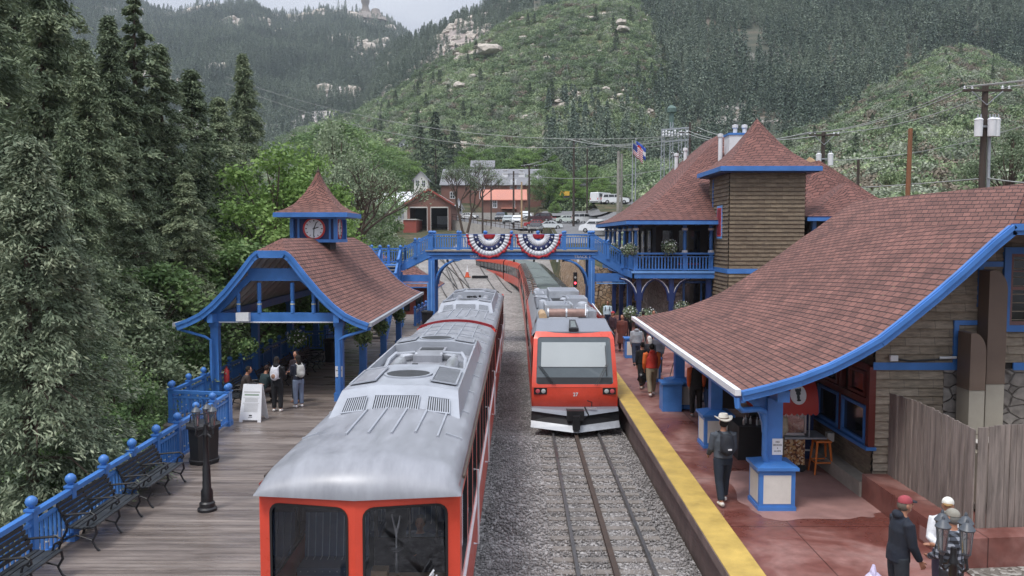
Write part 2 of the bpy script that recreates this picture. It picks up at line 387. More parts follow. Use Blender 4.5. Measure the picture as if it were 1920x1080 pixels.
def gz(x, y):
    x = np.asarray(x, float); y = np.asarray(y, float)
    hc = np.interp(y, [0, 100, 190, 215, 262, 300, 420], [-.3, -.25, 7.4, 9.2, 18, 26, 40])
    hl = np.interp(y, [0, 60, 120, 190, 300, 420], [-2.6, -2.4, 1.5, 8, 24, 40])
    hr = np.interp(y, [0, 57, 60, 110, 156, 200, 245, 300, 420], [-.1, -.1, 4.0, 4.6, 8.6, 11, 15, 28, 45])
    hfar = np.interp(y, [0, 40, 80, 160, 300, 420], [2.0, 5.5, 8.5, 13, 32, 50])
    z = hc
    tl = sstep(-10.6, -13, x); z = z*(1-tl)+hl*tl
    tr = sstep(5.3, 6.0, x); z = z*(1-tr)+hr*tr
    tf = sstep(17, 34, x); z = z*(1-tf)+np.maximum(hr, hfar)*tf
    return z+fbm(x/9, y/9, 5)*.35*sstep(0, 12, np.maximum(-11-x, x-17))
xs = np.unique(np.concatenate([np.linspace(-260, -16, 50), np.linspace(-15, 22, 75), np.linspace(24, 330, 55)]))
ys = np.unique(np.concatenate([np.linspace(-20, 70, 91), np.linspace(72, 430, 120)]))
XX, YY = np.meshgrid(xs, ys, indexing='ij'); ZZ = gz(XX, YY)
def vegground(name, cols, s=.12, rock=None, bump=.6):
    m, t, b = newmat(name); lk = t.links.new
    P = N(t, 'ShaderNodeNewGeometry').outputs['Position']
    n = N(t, 'ShaderNodeTexNoise', i_Scale=s, i_Detail=9.0, i_Roughness=.68); lk(P, n.inputs['Vector'])
    k = len(cols); rp = ramp(t, [(.32+.36*i/(k-1), c) for i, c in enumerate(cols)]); lk(n.outputs[0], rp.inputs[0])
    col = rp.outputs[0]
    if rock:
        at = N(t, 'ShaderNodeAttribute', attribute_name='rock')
        n2 = N(t, 'ShaderNodeTexNoise', i_Scale=s*2.2, i_Detail=8.0, i_Roughness=.75); lk(P, n2.inputs['Vector'])
        r2 = ramp(t, [(.28, sc3(rock, .45)), (.5, rock), (.75, sc3(rock, 1.35))]); lk(n2.outputs[0], r2.inputs[0])
        ad = N(t, 'ShaderNodeMath', operation='ADD'); lk(at.outputs['Fac'], ad.inputs[0])
        sb = N(t, 'ShaderNodeMath', operation='MULTIPLY_ADD'); sb.inputs[1].default_value = .8; sb.inputs[2].default_value = -.4; lk(n2.outputs[0], sb.inputs[0]); lk(sb.outputs[0], ad.inputs[1])
        rf = ramp(t, [(.44, (0,)*3), (.56, (1,)*3)]); lk(ad.outputs[0], rf.inputs[0])
        mm = N(t, 'ShaderNodeMix', data_type='RGBA'); lk(rf.outputs[0], mm.inputs[0]); lk(col, mm.inputs[6]); lk(r2.outputs[0], mm.inputs[7]); col = mm.outputs[2]
    lk(col, b.inputs['Base Color']); b.inputs['Roughness'].default_value = .95; b.inputs['Specular IOR Level'].default_value = .2
    bp = N(t, 'ShaderNodeBump', i_Strength=bump, i_Distance=1.0); lk(n.outputs[0], bp.inputs['Height']); lk(bp.outputs[0], b.inputs['Normal'])
    return m
M['ground'] = vegground('valley_ground', [(.035, .045, .022), (.07, .072, .038), (.16, .115, .075)], .25)
def gridmesh(name, X, Y, Z, mt, attr=None, kind='structure'):
    n0, n1 = X.shape
    me = bpy.data.meshes.new(name)
    v = np.stack([X, Y, Z], -1).reshape(-1, 3)
    i, j = np.meshgrid(np.arange(n0-1), np.arange(n1-1), indexing='ij'); a = (i*n1+j).ravel()
    f = np.stack([a, a+n1, a+n1+1, a+1], 1)
    me.vertices.add(len(v)); me.vertices.foreach_set('co', v.ravel().astype(np.float32))
    me.loops.add(f.size); me.loops.foreach_set('vertex_index', f.ravel().astype(np.int32))
    me.polygons.add(len(f)); me.polygons.foreach_set('loop_start', np.arange(0, f.size, 4, dtype=np.int32)); me.polygons.foreach_set('loop_total', np.full(len(f), 4, dtype=np.int32))
    me.polygons.foreach_set('use_smooth', [True]*len(f)); me.update(); me.validate()
    if attr is not None:
        at = me.attributes.new('rock', 'FLOAT', 'POINT'); at.data.foreach_set('value', attr.ravel().astype(np.float32))
    me.materials.append(mt); o = bpy.data.objects.new(name, me); COL.objects.link(o); o['kind'] = kind
    return o
gridmesh('ground', XX, YY, ZZ, M['ground'])
bx = np.concatenate([np.linspace(-4.6, 3.62, 24)]); by = np.linspace(-8, 58, 100)
A_, B_ = np.meshgrid(bx, by, indexing='ij')
gridmesh('ballast_bed', A_, B_, -.15+fbm(A_*1.3, B_*1.3, 3)*.035+0*A_, M['ballast'])
bx = np.linspace(-10.5, 5.2, 30); by = np.linspace(58.0, 215, 120); A_, B_ = np.meshgrid(bx, by, indexing='ij')
A_ = A_*np.where(A_ < 0, 1+sstep(60, 170, B_)*2.2, 1)
gridmesh('yard_gravel', A_, B_, gz(np.clip(A_, -10.4, 5.2), B_)+.14+0*A_, M['yard'])
rng = np.random.default_rng(4); rnd = random.Random(7)
def facesmesh(name, V, F, mt, par=None, tone=None, smooth=False):
    """V (n,3), F (m,k) numpy arrays, one mesh"""
    me = bpy.data.meshes.new(name); k = F.shape[1]
    me.vertices.add(len(V)); me.vertices.foreach_set('co', V.ravel().astype(np.float32))
    me.loops.add(F.size); me.loops.foreach_set('vertex_index', F.ravel().astype(np.int32))
    me.polygons.add(len(F)); me.polygons.foreach_set('loop_start', np.arange(0, F.size, k, dtype=np.int32)); me.polygons.foreach_set('loop_total', np.full(len(F), k, dtype=np.int32))
    me.update()
    if tone is not None:
        at = me.attributes.new('tone', 'FLOAT', 'FACE'); at.data.foreach_set('value', tone.astype(np.float32))
    if smooth: me.polygons.foreach_set('use_smooth', [True]*len(F))
    me.materials.append(mt); o = bpy.data.objects.new(name, me); COL.objects.link(o)
    if par is not None: o.parent = par
    return o
def stones(n):
    oc = np.array([(1, 0, 0), (-1, 0, 0), (0, 1, 0), (0, -1, 0), (0, 0, 1), (0, 0, -1)], float)
    of = np.array([(0, 2, 4), (2, 1, 4), (1, 3, 4), (3, 0, 4), (2, 0, 5), (1, 2, 5), (3, 1, 5), (0, 3, 5)])
    y = 9+rng.random(n)**1.5*34; x = rng.uniform(-.75, 3.6, n)
    s = rng.uniform(.018, .042, n)
    V = oc[None]*s[:, None, None]*rng.uniform(.6, 1.3, (n, 6, 3)); a = rng.uniform(0, 6.28, n); c, sn = np.cos(a)[:, None], np.sin(a)[:, None]
    vx = V[:, :, 0]*c-V[:, :, 1]*sn; vy = V[:, :, 0]*sn+V[:, :, 1]*c
    V = np.stack([vx+x[:, None], vy+y[:, None], V[:, :, 2]-.145+s[:, None]*.35], -1).reshape(-1, 3)
    F = (of[None]+np.arange(n)[:, None, None]*6).reshape(-1, 3)
    o = facesmesh('ballast_stones', V, F, M['stones']); o['kind'] = 'stuff'; o['label'] = 'loose grey crushed stones of the track ballast'
stones(26000)

mb = MB()
mb.box(-8.55, -3.75, -2, 23.75, .72, 1.0); mb.box(-10.35, -3.75, 23.75, 39.6, .72, 1.0); mb.box(-9.35, -3.75, 39.6, 58, .72, 1.0)
structure(mb.build('boardwalk', M['planks'], smooth=None))
mb = MB()
for y in np.arange(-1, 58, 3.0): mb.box(-4.2, -3.95, y, y+.25, -.3, .72); mb.box(-8.3, -8.05, y, y+.25, -3.2, .72)
structure(mb.build('boardwalk_supports', M['darkwood'], smooth=None))
mb = MB(); PXE = 3.45
mb.box(4.03, 30, -6, 58, .90, .996); mb.box(PXE+.02, 4.03, -6, 58, .80, .990)
structure(mb.build('platform', M['platform'], smooth=None))
structure(MB().box(PXE, 4.035, -6, 58, .988, 1.004).build('platform_edge_strip', M['yellow'], smooth=None))
mb = MB(); mb.box(3.70, 4.2, -6, 58, -.5, .80)
structure(mb.build('platform_wall', M['tar'], smooth=None))
mb = MB(); mb.box(PXE-.015, 3.9, -6, 58, .80, .985)
structure(mb.build('platform_slab_edge', M['tar'], smooth=None))
M['pinkcon'] = mat('worn_pink_concrete', (.30, .17, .155), .7, var=.25, vs=1.6, bump=.1, bs=30, det=8)
M['boardpath'] = mat('pale_board', (.30, .27, .235), .8, var=.25, vs=2)
def blob(cx, cy, rx, ry, n=40, seed=1, z=1.0):
    rr = random.Random(seed); ph = [rr.uniform(0, 6.28) for _ in range(4)]
    return [(cx+rx*(1+.10*math.sin(3*a+ph[0])+.05*math.sin(7*a+ph[1])+.03*math.sin(15*a+ph[2]))*abs(math.cos(a))**.6*math.copysign(1, math.cos(a)),
             cy+ry*(1+.06*math.sin(4*a+ph[3])+.03*math.sin(13*a+ph[0]))*abs(math.sin(a))**.6*math.copysign(1, math.sin(a)), z) for a in [2*math.pi*k/n for k in range(n)]]
structure(MB().poly(blob(6.0, 17.6, 1.45, 1.75, 90, 3)).build('worn_paving_patch', M['pinkcon'], smooth=None))

def offset_path(path, d):
    res = []
    for i, p in enumerate(path):
        a = Vector(path[max(i-1, 0)]); b = Vector(path[min(i+1, len(path)-1)]); t = (b-a); t.z = 0; t.normalize()
        res.append((p[0]+t.y*d, p[1]-t.x*d, p[2]))
    return res
def rail_mesh(mb, path, w=.07, h=.13):
    for a, b in zip(path[:-1], path[1:]): mb.beam((a[0], a[1], a[2]-h/2), (b[0], b[1], b[2]-h/2), w, h)
    return mb
M['sleeper'] = mat('steel_sleeper', (.185, .165, .15), .85, var=.4, vs=3)
def track(label, path, sleepers=(0, 0), rack=True):
    r = thing('railway_track', label, 'track', path[0])
    for s_ in (-1, 1): rail_mesh(MB(), offset_path(path, s_*.752)).build('rail', M['steel'], r, smooth=None)
    if rack: rail_mesh(MB(), path, .11, .10).build('rack_rail', M['rust'], r, smooth=None)
    x0 = path[0][0]; y = sleepers[0]
    first = None
    while y < sleepers[1]:
        if first is None: first = MB().box(x0-1.2, x0+1.2, y-.11, y+.11, -.19, -.122).build('sleeper', M['sleeper'], r, smooth=None); y0 = y
        else:
            c = first.copy(); COL.objects.link(c); c.parent = r; c.location = (0, y-y0, 0)
        y += .62
    return r
track('straight cog railway track leading up to the front of the red train at the platform', [(1.93, y, 0) for y in (-8, 20, 60, 92)], (8, 45))
track('cog railway track that the silver roofed train stands on beside the boardwalk', [(-2.12, y, 0) for y in (-8, 20, 50)]+[(-2.12-(y-50)**1.5*.012, y, 0) for y in (56, 64, 74, 84, 96, 100)]+[(-2.12-(y-50)**1.5*.012, y, float(gz(-9, y))+.3) for y in (105, 115, 125, 140, 160, 188)], (8, 12))
def tr(pts): return [(x, y, float(gz(max(x, -10.3), y))+.30) for x, y in pts]
def curve(p0, p1, p2, n=14):
    return [((1-t)**2*p0[0]+2*t*(1-t)*p1[0]+t*t*p2[0], (1-t)**2*p0[1]+2*t*(1-t)*p1[1]+t*t*p2[1]) for t in [i/n for i in range(n+1)]]
track('curved track bending away left of the yellow hazard cone under the footbridge', tr(curve((-3.6, 64), (-6.2, 85), (-15, 150))), rack=False)
track('outermost curved track crossing the yard behind the pavilion roof', tr(curve((-2.4, 80), (-6.0, 100), (-20, 165))), rack=False)
track('curved siding that joins the main line behind the stored red wagon', tr(curve((-1.4, 96), (-4.5, 118), (-12, 188))), rack=False)

# ================================================================== HILLS
def hill(name, mt, px0, px1, crest, Y0, Y1, z0, nA, nR, amp, fs, seed, rockf=None, p=1.0, over=1.25):
    cx, cy = zip(*crest)
    def zf(tx, Y):
        px = tx*FPX+VPX; zc = PZ(np.interp(px, cx, cy), Y1); t = (Y-Y0)/(Y1-Y0)
        z = z0+(zc-z0)*np.clip(t, 0, 1)**p
        z = z-np.maximum(0, t-1)*(Y1-Y0)*.55
        n = fbm(tx*Y/fs, Y/fs, seed, 5)
        return z+n*amp*np.clip(t*3, 0, 1)
    tx = (np.linspace(px0, px1, nA)-VPX)/FPX; yy = Y0+(Y1-Y0)*np.linspace(0, over, nR)
    T, Yg = np.meshgrid(tx, yy, indexing='ij'); X = T*Yg; Z = zf(T, Yg)
    rk = rockf(T, Yg) if rockf else None
    o = gridmesh(name, X, Yg, Z, mt, rk)
    return o, zf
M['hA'] = vegground('far_forest_floor', [(.035, .047, .045), (.055, .07, .06), (.09, .10, .085)], .03, (.50, .46, .44))
M['hB'] = vegground('rocky_forest_floor', [(.045, .055, .045), (.09, .09, .075), (.17, .145, .125)], .05, (.34, .29, .265))
M['hC'] = vegground('bushy_slope', [(.09, .105, .055), (.16, .155, .09), (.30, .235, .17)], .10, (.50, .44, .37))
M['hD'] = vegground('hillside_forest_floor', [(.045, .055, .043), (.08, .088, .065), (.16, .135, .105)], .05, (.33, .31, .29))  # forest soil from dark green to brown, grey rock by mask
def rkA(T, Y): return fbm(T*Y/60+3, Y/42, 41, 5)*1.1+.37+.09*sstep(-.30, -.15, T)+.10*sstep(.4, .9, (Y-900)/600)*sstep(-.42, -.30, T)-.2*sstep(-.42, -.55, T)
def rkB(T, Y): return fbm(T*Y/45, Y/30, 51, 5)*.9+.44
def rkC(T, Y): return fbm(T*Y/22, Y/14, 61, 5)*.8+.20
def rkD(T, Y): return fbm(T*Y/60, Y/42, 71, 5)*.8+.18+.28*sstep(.1, .3, T-(.30))*sstep(450, 700, Y)
hA, zA = hill('far_mountain', M['hA'], -700, 1150, [(-700, -300), (0, -60), (250, 0), (300, 40), (340, 42), (415, 34), (480, 32), (520, 48), (600, 44), (650, 38), (700, 48), (740, 58), (785, 94), (850, 150), (1150, 320)], 520, 1500, 20, 260, 150, 26, 150, 40, rkA, .9)
hB, zB = hill('rocky_ridge', M['hB'], 560, 1500, [(560, 420), (640, 270), (690, 190), (715, 130), (750, 108), (785, 84), (820, 66), (850, 44), (890, 30), (930, 6), (1000, -40), (1200, -90), (1500, -150)], 300, 800, 20, 170, 110, 12, 60, 50, rkB, .95)
hD, zD = hill('forested_hillside', M['hD'], 1000, 2700, [(1000, -60), (1180, -60), (1500, -150), (2700, -200)], 260, 900, 20, 220, 120, 14, 110, 70, rkD, .95)
hC, zC = hill('bushy_hillside', M['hC'], 200, 1640, [(200, 420), (420, 330), (560, 258), (640, 226), (700, 196), (760, 168), (800, 140), (850, 112), (900, 88), (960, 45), (1000, 30), (1080, 12), (1140, 2), (1180, 8), (1230, 50), (1270, 90), (1310, 140), (1360, 200), (1420, 262), (1500, 320), (1640, 400)], 258, 480, 14, 220, 130, 6, 45, 60, rkC, .9)
hE, zE = hill('shrubby_slope', M['hC'], 1150, 2600, [(1150, 420), (1300, 345), (1380, 300), (1450, 262), (1540, 222), (1600, 186), (1680, 150), (1750, 118), (1810, 108), (1860, 128), (1920, 150), (2000, 130), (2600, 60)], 85, 360, 4, 200, 120, 5, 40, 80, rkC, 1.0)
# ================================================================== VEGETATION
def leafmat(name, dark, mid, light, trans=.25, rough=.6, patch=0):
    m, t, b = newmat(name); lk = t.links.new
    at = N(t, 'ShaderNodeAttribute', attribute_name='tone'); oi = N(t, 'ShaderNodeObjectInfo')
    a = N(t, 'ShaderNodeMath', operation='MULTIPLY_ADD'); a.inputs[1].default_value = .35; lk(oi.outputs['Random'], a.inputs[0]); lk(at.outputs['Fac'], a.inputs[2])
    s = N(t, 'ShaderNodeMath', operation='SUBTRACT'); s.inputs[1].default_value = .17; lk(a.outputs[0], s.inputs[0])
    if patch:
        pn = N(t, 'ShaderNodeTexNoise', i_Scale=patch, i_Detail=4.0); lk(oi.outputs['Location'], pn.inputs['Vector']); pm = N(t, 'ShaderNodeMath', operation='MULTIPLY_ADD'); pm.inputs[1].default_value = 1.7; pm.inputs[2].default_value = -.85; lk(pn.outputs[0], pm.inputs[0])
        s2 = N(t, 'ShaderNodeMath', operation='ADD'); lk(pm.outputs[0], s2.inputs[0]); lk(s.outputs[0], s2.inputs[1]); s = s2
    rp = ramp(t, [(.1, dark), (.5, mid), (.95, light)]); lk(s.outputs[0], rp.inputs[0])
    lk(rp.outputs[0], b.inputs['Base Color']); b.inputs['Roughness'].default_value = rough; b.inputs['Specular IOR Level'].default_value = .3
    if trans:
        tl = N(t, 'ShaderNodeBsdfTranslucent'); lk(rp.outputs[0], tl.inputs[0]); ms = N(t, 'ShaderNodeMixShader'); ms.inputs[0].default_value = trans
        lk(b.outputs[0], ms.inputs[1]); lk(tl.outputs[0], ms.inputs[2]); lk(ms.outputs[0], t.nodes['Material Output'].inputs[0])
    return m
M['l_spruce'] = leafmat('blue_spruce_needles', (0.07, 0.095, 0.06), (0.145, 0.185, 0.115), (0.34, 0.375, 0.25), .12)
M['l_fir'] = leafmat('dark_fir_needles', (0.085, 0.117, 0.067), (0.162, 0.209, 0.121), (0.336, 0.381, 0.231), .12)
M['l_birch'] = leafmat('bright_leaves', (0.081, 0.149, 0.034), (0.149, 0.253, 0.063), (0.265, 0.391, 0.115))
M['l_mid'] = leafmat('green_leaves', (0.074, 0.14, 0.046), (0.14, 0.231, 0.082), (0.265, 0.363, 0.148))
M['l_grey'] = leafmat('grey_green_leaves', (0.095, 0.134, 0.078), (0.175, 0.229, 0.134), (0.332, 0.395, 0.253))
M['l_far'] = leafmat('far_conifer', (0.075, 0.113, 0.088), (0.14, 0.191, 0.14), (0.276, 0.328, 0.243), 0, patch=0.018)
M['bark'] = mat('bark', (.085, .06, .045), .9, var=.4, vs=3, bump=.5, bs=10, stretch=(4, 4, 1))
M['bark_pale'] = mat('pale_bark', (.30, .28, .25), .85, var=.3, vs=3)
M['rock'] = mat('granite', (.48, .43, .37), .85, var=.35, vs=.6, bump=.6, bs=2.5, world=True, det=8)

def leafquads(C, D, U, l, w_):
    """rhombic leaves: centre C, length axis D, width axis U"""
    n = len(C); l = l[:, None]; w_ = w_[:, None]
    V = np.stack([C-D*l*.5, C+U*w_*.5, C+D*l*.5, C-U*w_*.5], 1).reshape(-1, 3)
    return V, np.arange(4*n).reshape(n, 4)
def unit(a): return a/np.maximum(np.linalg.norm(a, axis=1, keepdims=True), 1e-6)
def conifer(name, H, Rb, nb, ns, seed, lm, leaf=.34, wid=.12, bare=.06, droop=.35, ragged=.25, top=1.0, fill=.18, density_gap=0, open_=1.0, clump=0, cs=.07):
    g = np.random.default_rng(seed)
    root = thing(name, 'x', 'conifer')
    tb = MB(); tb.tube([(0, 0, -1), (0, 0, 0), (g.normal()*.1, g.normal()*.1, H*.5), (0, 0, H*.98)], [H*.017, H*.015, H*.009, .02], 7); tb.build('trunk', M['bark'], root)
    u = np.sort(g.random(nb)); zb = H*(bare+(1-bare)*(1-(1-u)**1.0)); fr = zb/H
    Lb = Rb*np.clip((1-fr)/(1-bare), 0, 1)**.82*g.uniform(1-ragged, 1+ragged*.6, nb)+.12
    az = g.uniform(0, 2*np.pi, nb)
    if density_gap: Lb *= np.where(vnoise(az*1.2, zb*.5, seed) < density_gap, .45, 1)
    t = np.sqrt(g.uniform(fill, 1.03, (nb, ns)))
    dirx, diry = np.cos(az)[:, None], np.sin(az)[:, None]
    r = Lb[:, None]*t; up = (.22+.25*fr)[:, None]
    z = zb[:, None]+r*up*(1-t*1.15)-droop*r*t*t*.8
    if clump:
        nc = max(2, ns//clump); ci = np.arange(ns)//clump % nc; t = t[:, ci]; r = Lb[:, None]*t; z = zb[:, None]+r*up*(1-t*1.15)-droop*r*t*t*.8
    sp = (g.normal(0, 1, (nb, nc))[:, ci] if clump else g.normal(0, 1, (nb, ns)))*(.16*Lb[:, None]*(1.15-t*.75)*open_+.02)
    x = dirx*r-diry*sp; y = diry*r+dirx*sp; z = z+g.normal(0, .05, (nb, ns))-np.abs(sp)*.25
    if clump: x = x+g.normal(0, cs, x.shape); y = y+g.normal(0, cs, x.shape); z = z+g.normal(0, cs*.6, x.shape)
    C = np.stack([x, y, z], -1).reshape(-1, 3)
    out_ = np.stack([np.broadcast_to(dirx, x.shape), np.broadcast_to(diry, x.shape), np.full(x.shape, -.15)], -1).reshape(-1, 3)
    side = np.stack([-diry*np.sign(sp), dirx*np.sign(sp), np.full(x.shape, -.25)], -1).reshape(-1, 3)
    D = unit(out_*g.uniform(.3, 1.1, (len(C), 1))+side*g.uniform(.1, 1, (len(C), 1))+g.normal(0, .35, C.shape)+np.array([0, 0, -.3]))
    U = unit(np.cross(D, unit(g.normal(0, 1, C.shape)+np.array([0, 0, .8]))))
    tt = t.ravel(); l = leaf*g.uniform(.6, 1.25, len(C)); w_ = wid*g.uniform(.7, 1.4, len(C))
    V, F = leafquads(C, D, U, l, w_)
    bt = np.repeat(g.uniform(0, 1, nb), ns)
    tone = np.clip(.12+.28*g.random(len(C))+.35*(tt > .88)*g.random(len(C))+.30*bt, 0, 1)
    facesmesh('crown', V, F, lm, root, tone)
    lb = MB(); sel = g.choice(nb, min(nb, 70), replace=False)
    for i in sel:
        lb.tube([(0, 0, zb[i]), (math.cos(az[i])*Lb[i]*.5, math.sin(az[i])*Lb[i]*.5, zb[i]+Lb[i]*.5*(.2+.25*fr[i])*.45), (math.cos(az[i])*Lb[i]*.85, math.sin(az[i])*Lb[i]*.85, zb[i]-droop*Lb[i]*.3)], [.04, .025, .01], 4, caps=False)
    lb.build('limbs', M['bark'], root)
    return root
def broadleaf(name, H, Rx, nclump, nleaf, seed, lm, leaf=.16, bare=.2, bark='bark', cr=.22, low=.35, stems=1, airy=0.0):
    g = np.random.default_rng(seed); root = thing(name, 'x', 'tree')
    C0 = []
    while len(C0) < nclump:
        p = g.uniform(-1, 1, 3)
        q = math.sqrt(p[0]**2+p[1]**2+p[2]**2)
        if .45*(1-airy*.6) < q < 1:
            zz = bare*H+(p[2]+1)/2*(1-bare)*H*.93; k = 1-.35*max(0, p[2])-.25*max(0, -p[2]-low)
            C0.append((p[0]*Rx*k, p[1]*Rx*k, zz))
    C0 = np.array(C0)
    lb = MB(); nst = stems
    for s_ in range(nst):
        bx_, by_ = (0, 0) if nst == 1 else (g.normal()*.25, g.normal()*.25)
        tx_, ty_ = g.normal()*Rx*.12*nst, g.normal()*Rx*.12*nst
        lb.tube([(bx_, by_, -1), (bx_, by_, 0), (lerp(bx_, tx_, .5)+g.normal()*.1, lerp(by_, ty_, .5), H*.35), (tx_, ty_, H*.8)], [H*.022/nst**.5, H*.018/nst**.5, H*.011/nst**.5, .03], 7)
    lb.build('trunk', M[bark], root)
    lm_ = MB()
    for c in C0[:min(len(C0), 60)]:
        zb = max(bare*H*.8, c[2]*.55); lm_.tube([(0, 0, zb), (c[0]*.5+g.normal()*.1, c[1]*.5+g.normal()*.1, lerp(zb, c[2], .6)), tuple(c)], [H*.007, H*.004, .01], 4, caps=False)
    lm_.build('limbs', M[bark], root)
    rad = Rx*cr*g.uniform(.7, 1.35, nclump)
    idx = np.repeat(np.arange(nclump), nleaf); n = len(idx)
    d = unit(g.normal(0, 1, (n, 3))); rr = g.random(n)**.45
    C = C0[idx]+d*(rad[idx]*rr)[:, None]*np.array([1.15, 1.15, .8])
    D = unit(g.normal(0, 1, (n, 3))+d*.4+np.array([0, 0, -.3])); U = unit(np.cross(D, unit(d+g.normal(0, .6, (n, 3))+np.array([0, 0, .5]))))
    l = leaf*g.uniform(.7, 1.4, n); V, F = leafquads(C, D, U, l, l*.62)
    tone = np.clip(.15+.35*g.random(n)+.35*g.random(nclump)[idx]+.2*(rr > .85), 0, 1)
    facesmesh('crown', V, F, lm, root, tone)
    return root

proto = {}
proto['spruce'] = conifer('blue_spruce', 11, 2.7, 620, 170, 11, M['l_spruce'], .13, .034, .02, .36, .42, fill=.15, density_gap=.2, clump=12, cs=.075)
proto['fir'] = conifer('fir_tree', 22, 4.0, 620, 110, 12, M['l_fir'], .24, .062, .04, .28, .55, fill=.2, density_gap=.32, open_=.9, clump=9, cs=.11)
proto['fir2'] = conifer('fir_tree', 20, 4.0, 480, 120, 13, M['l_fir'], .24, .062, .03, .22, .7, fill=.2, density_gap=.4, open_=.85, clump=9, cs=.11)
proto['pine'] = conifer('pine_tree', 24, 3.4, 300, 60, 14, M['l_fir'], .36, .12, .22, .1, .6, fill=.35, density_gap=.4)
proto['birch'] = broadleaf('aspen_tree', 11, 3.0, 130, 190, 15, M['l_birch'], .15, .06)
proto['leafy'] = broadleaf('deciduous_tree', 8, 2.8, 90, 170, 16, M['l_mid'], .15, .05)
proto['greyleaf'] = broadleaf('deciduous_tree', 9, 3.0, 75, 150, 17, M['l_grey'], .15, .12, airy=.6)
used = set()
def plant(kind, x, y, H, label, rz=None, cat=None, group=None, wid=1.0, zb=None):
    H0 = {'spruce': 11, 'fir': 22, 'fir2': 20, 'pine': 24, 'birch': 11, 'leafy': 8, 'greyleaf': 9}[kind]
    s = H/H0; z = float(gz(x, y)) if zb is None else zb
    rz = rnd.uniform(0, 6.28) if rz is None else rz
    p = proto[kind]
    if kind in used: o = copy_tree(p)
    else: o = p; used.add(kind)
    o.location = (x, y, z); o.rotation_euler = (0, 0, rz); o.scale = (s*wid, s*wid, s)
    tag(o, label, cat or {'birch': 'tree', 'leafy': 'tree', 'greyleaf': 'tree'}.get(kind, 'conifer'), group)
    return o
def plant_px(kind, px, py, Y, label, zb=-2.4, **k):
    return plant(kind, PX(px, Y), Y, PZ(py, Y)-zb, label, zb=zb, **k)
plant_px('spruce', 55, 262, 17.5, 'pale blue-green spruce nearest the camera at the far left behind the railing', wid=1.12)
plant_px('fir', -60, -260, 26, 'huge dark fir cut by the left edge of the view', wid=1.1)
plant_px('fir2', 95, -150, 30, 'very tall dark fir whose top leaves the upper left corner')
plant_px('fir', 170, 120, 27, 'broad fir just right of the pale blue-green spruce', wid=1.15)
plant_px('pine', 262, -25, 38, 'tall ragged pine with sparse top reaching above the skyline', wid=1.15)
plant_px('fir2', 305, 95, 40, 'dark fir standing right of the tall ragged pine', wid=1.2)
plant_px('fir', 215, 40, 36, 'dense fir behind the broad fir and left of the ragged pine')
plant_px('fir2', 365, 140, 44, 'fir with rounded top left of the pointed one over the aspen', wid=1.25)
plant_px('fir', 462, 108, 58, 'pointed fir standing free against the far mountain above the aspen')
plant_px('fir2', 415, 190, 52, 'lower fir filling the gap left of the pointed fir', wid=1.3)
plant_px('fir2', 20, 60, 38, 'dark fir deep behind the huge fir at the left', wid=1.2)
plant_px('fir', 135, 230, 22, 'smaller shadowed fir between the spruce and the broad fir', wid=1.0)
plant_px('fir2', 350, 330, 36, 'short fir low in front of the tall firs left of the aspen', wid=1.35)
plant_px('fir', 250, 260, 33, 'middle fir in front of the tall ragged pine', wid=1.2)
plant_px('birch', 520, 245, 44, 'bright green aspen left of the clock cupola', wid=1.15)
plant_px('birch', 585, 270, 56, 'yellowish green aspen directly behind the clock cupola')
plant_px('leafy', 440, 430, 40, 'leafy tree under the bright aspen, left of the pavilion roof', wid=1.3)
plant_px('leafy', 262, 470, 32, 'low leafy tree left of the pavilion gable', wid=1.35)
plant_px('greyleaf', 225, 560, 27, 'grey green bushy tree beside the corner of the railing', wid=1.2)
plant_px('leafy', 215, 640, 24.5, 'bushy tree at the parked car behind the railing', wid=.9)
plant_px('greyleaf', 315, 520, 35, 'grey green tree seen through the left of the pavilion', wid=1.1)
plant_px('leafy', 500, 560, 50, 'leafy tree seen between the pavilion posts', wid=1.2)
plant_px('birch', 590, 560, 58, 'light green tree seen under the right half of the pavilion', wid=1.2)
plant_px('leafy', 150, 800, 19.5, 'dark undergrowth bush below the blue-green spruce', wid=1.5)
plant_px('leafy', 190, 745, 21.5, 'green bush against the outside of the near railing', wid=1.25)
plant_px('greyleaf', 690, 400, 88, 'leafy tree in front of the red engine shed', zb=-1, wid=1.2)
plant_px('greyleaf', 740, 470-30, 100, 'small tree beside the left door of the engine shed', zb=0, wid=1.3)
plant_px('greyleaf', 640, 195, 95, 'pale green tall tree behind the grey haze left of the shed', zb=-1, wid=.8)
plant_px('leafy', 680, 280, 110, 'dark green tree behind the shed roof', zb=2, wid=1.1)
plant_px('greyleaf', 1885, 215, 62, 'grey green tree beside the large transformer pole', zb=5, wid=1.0)
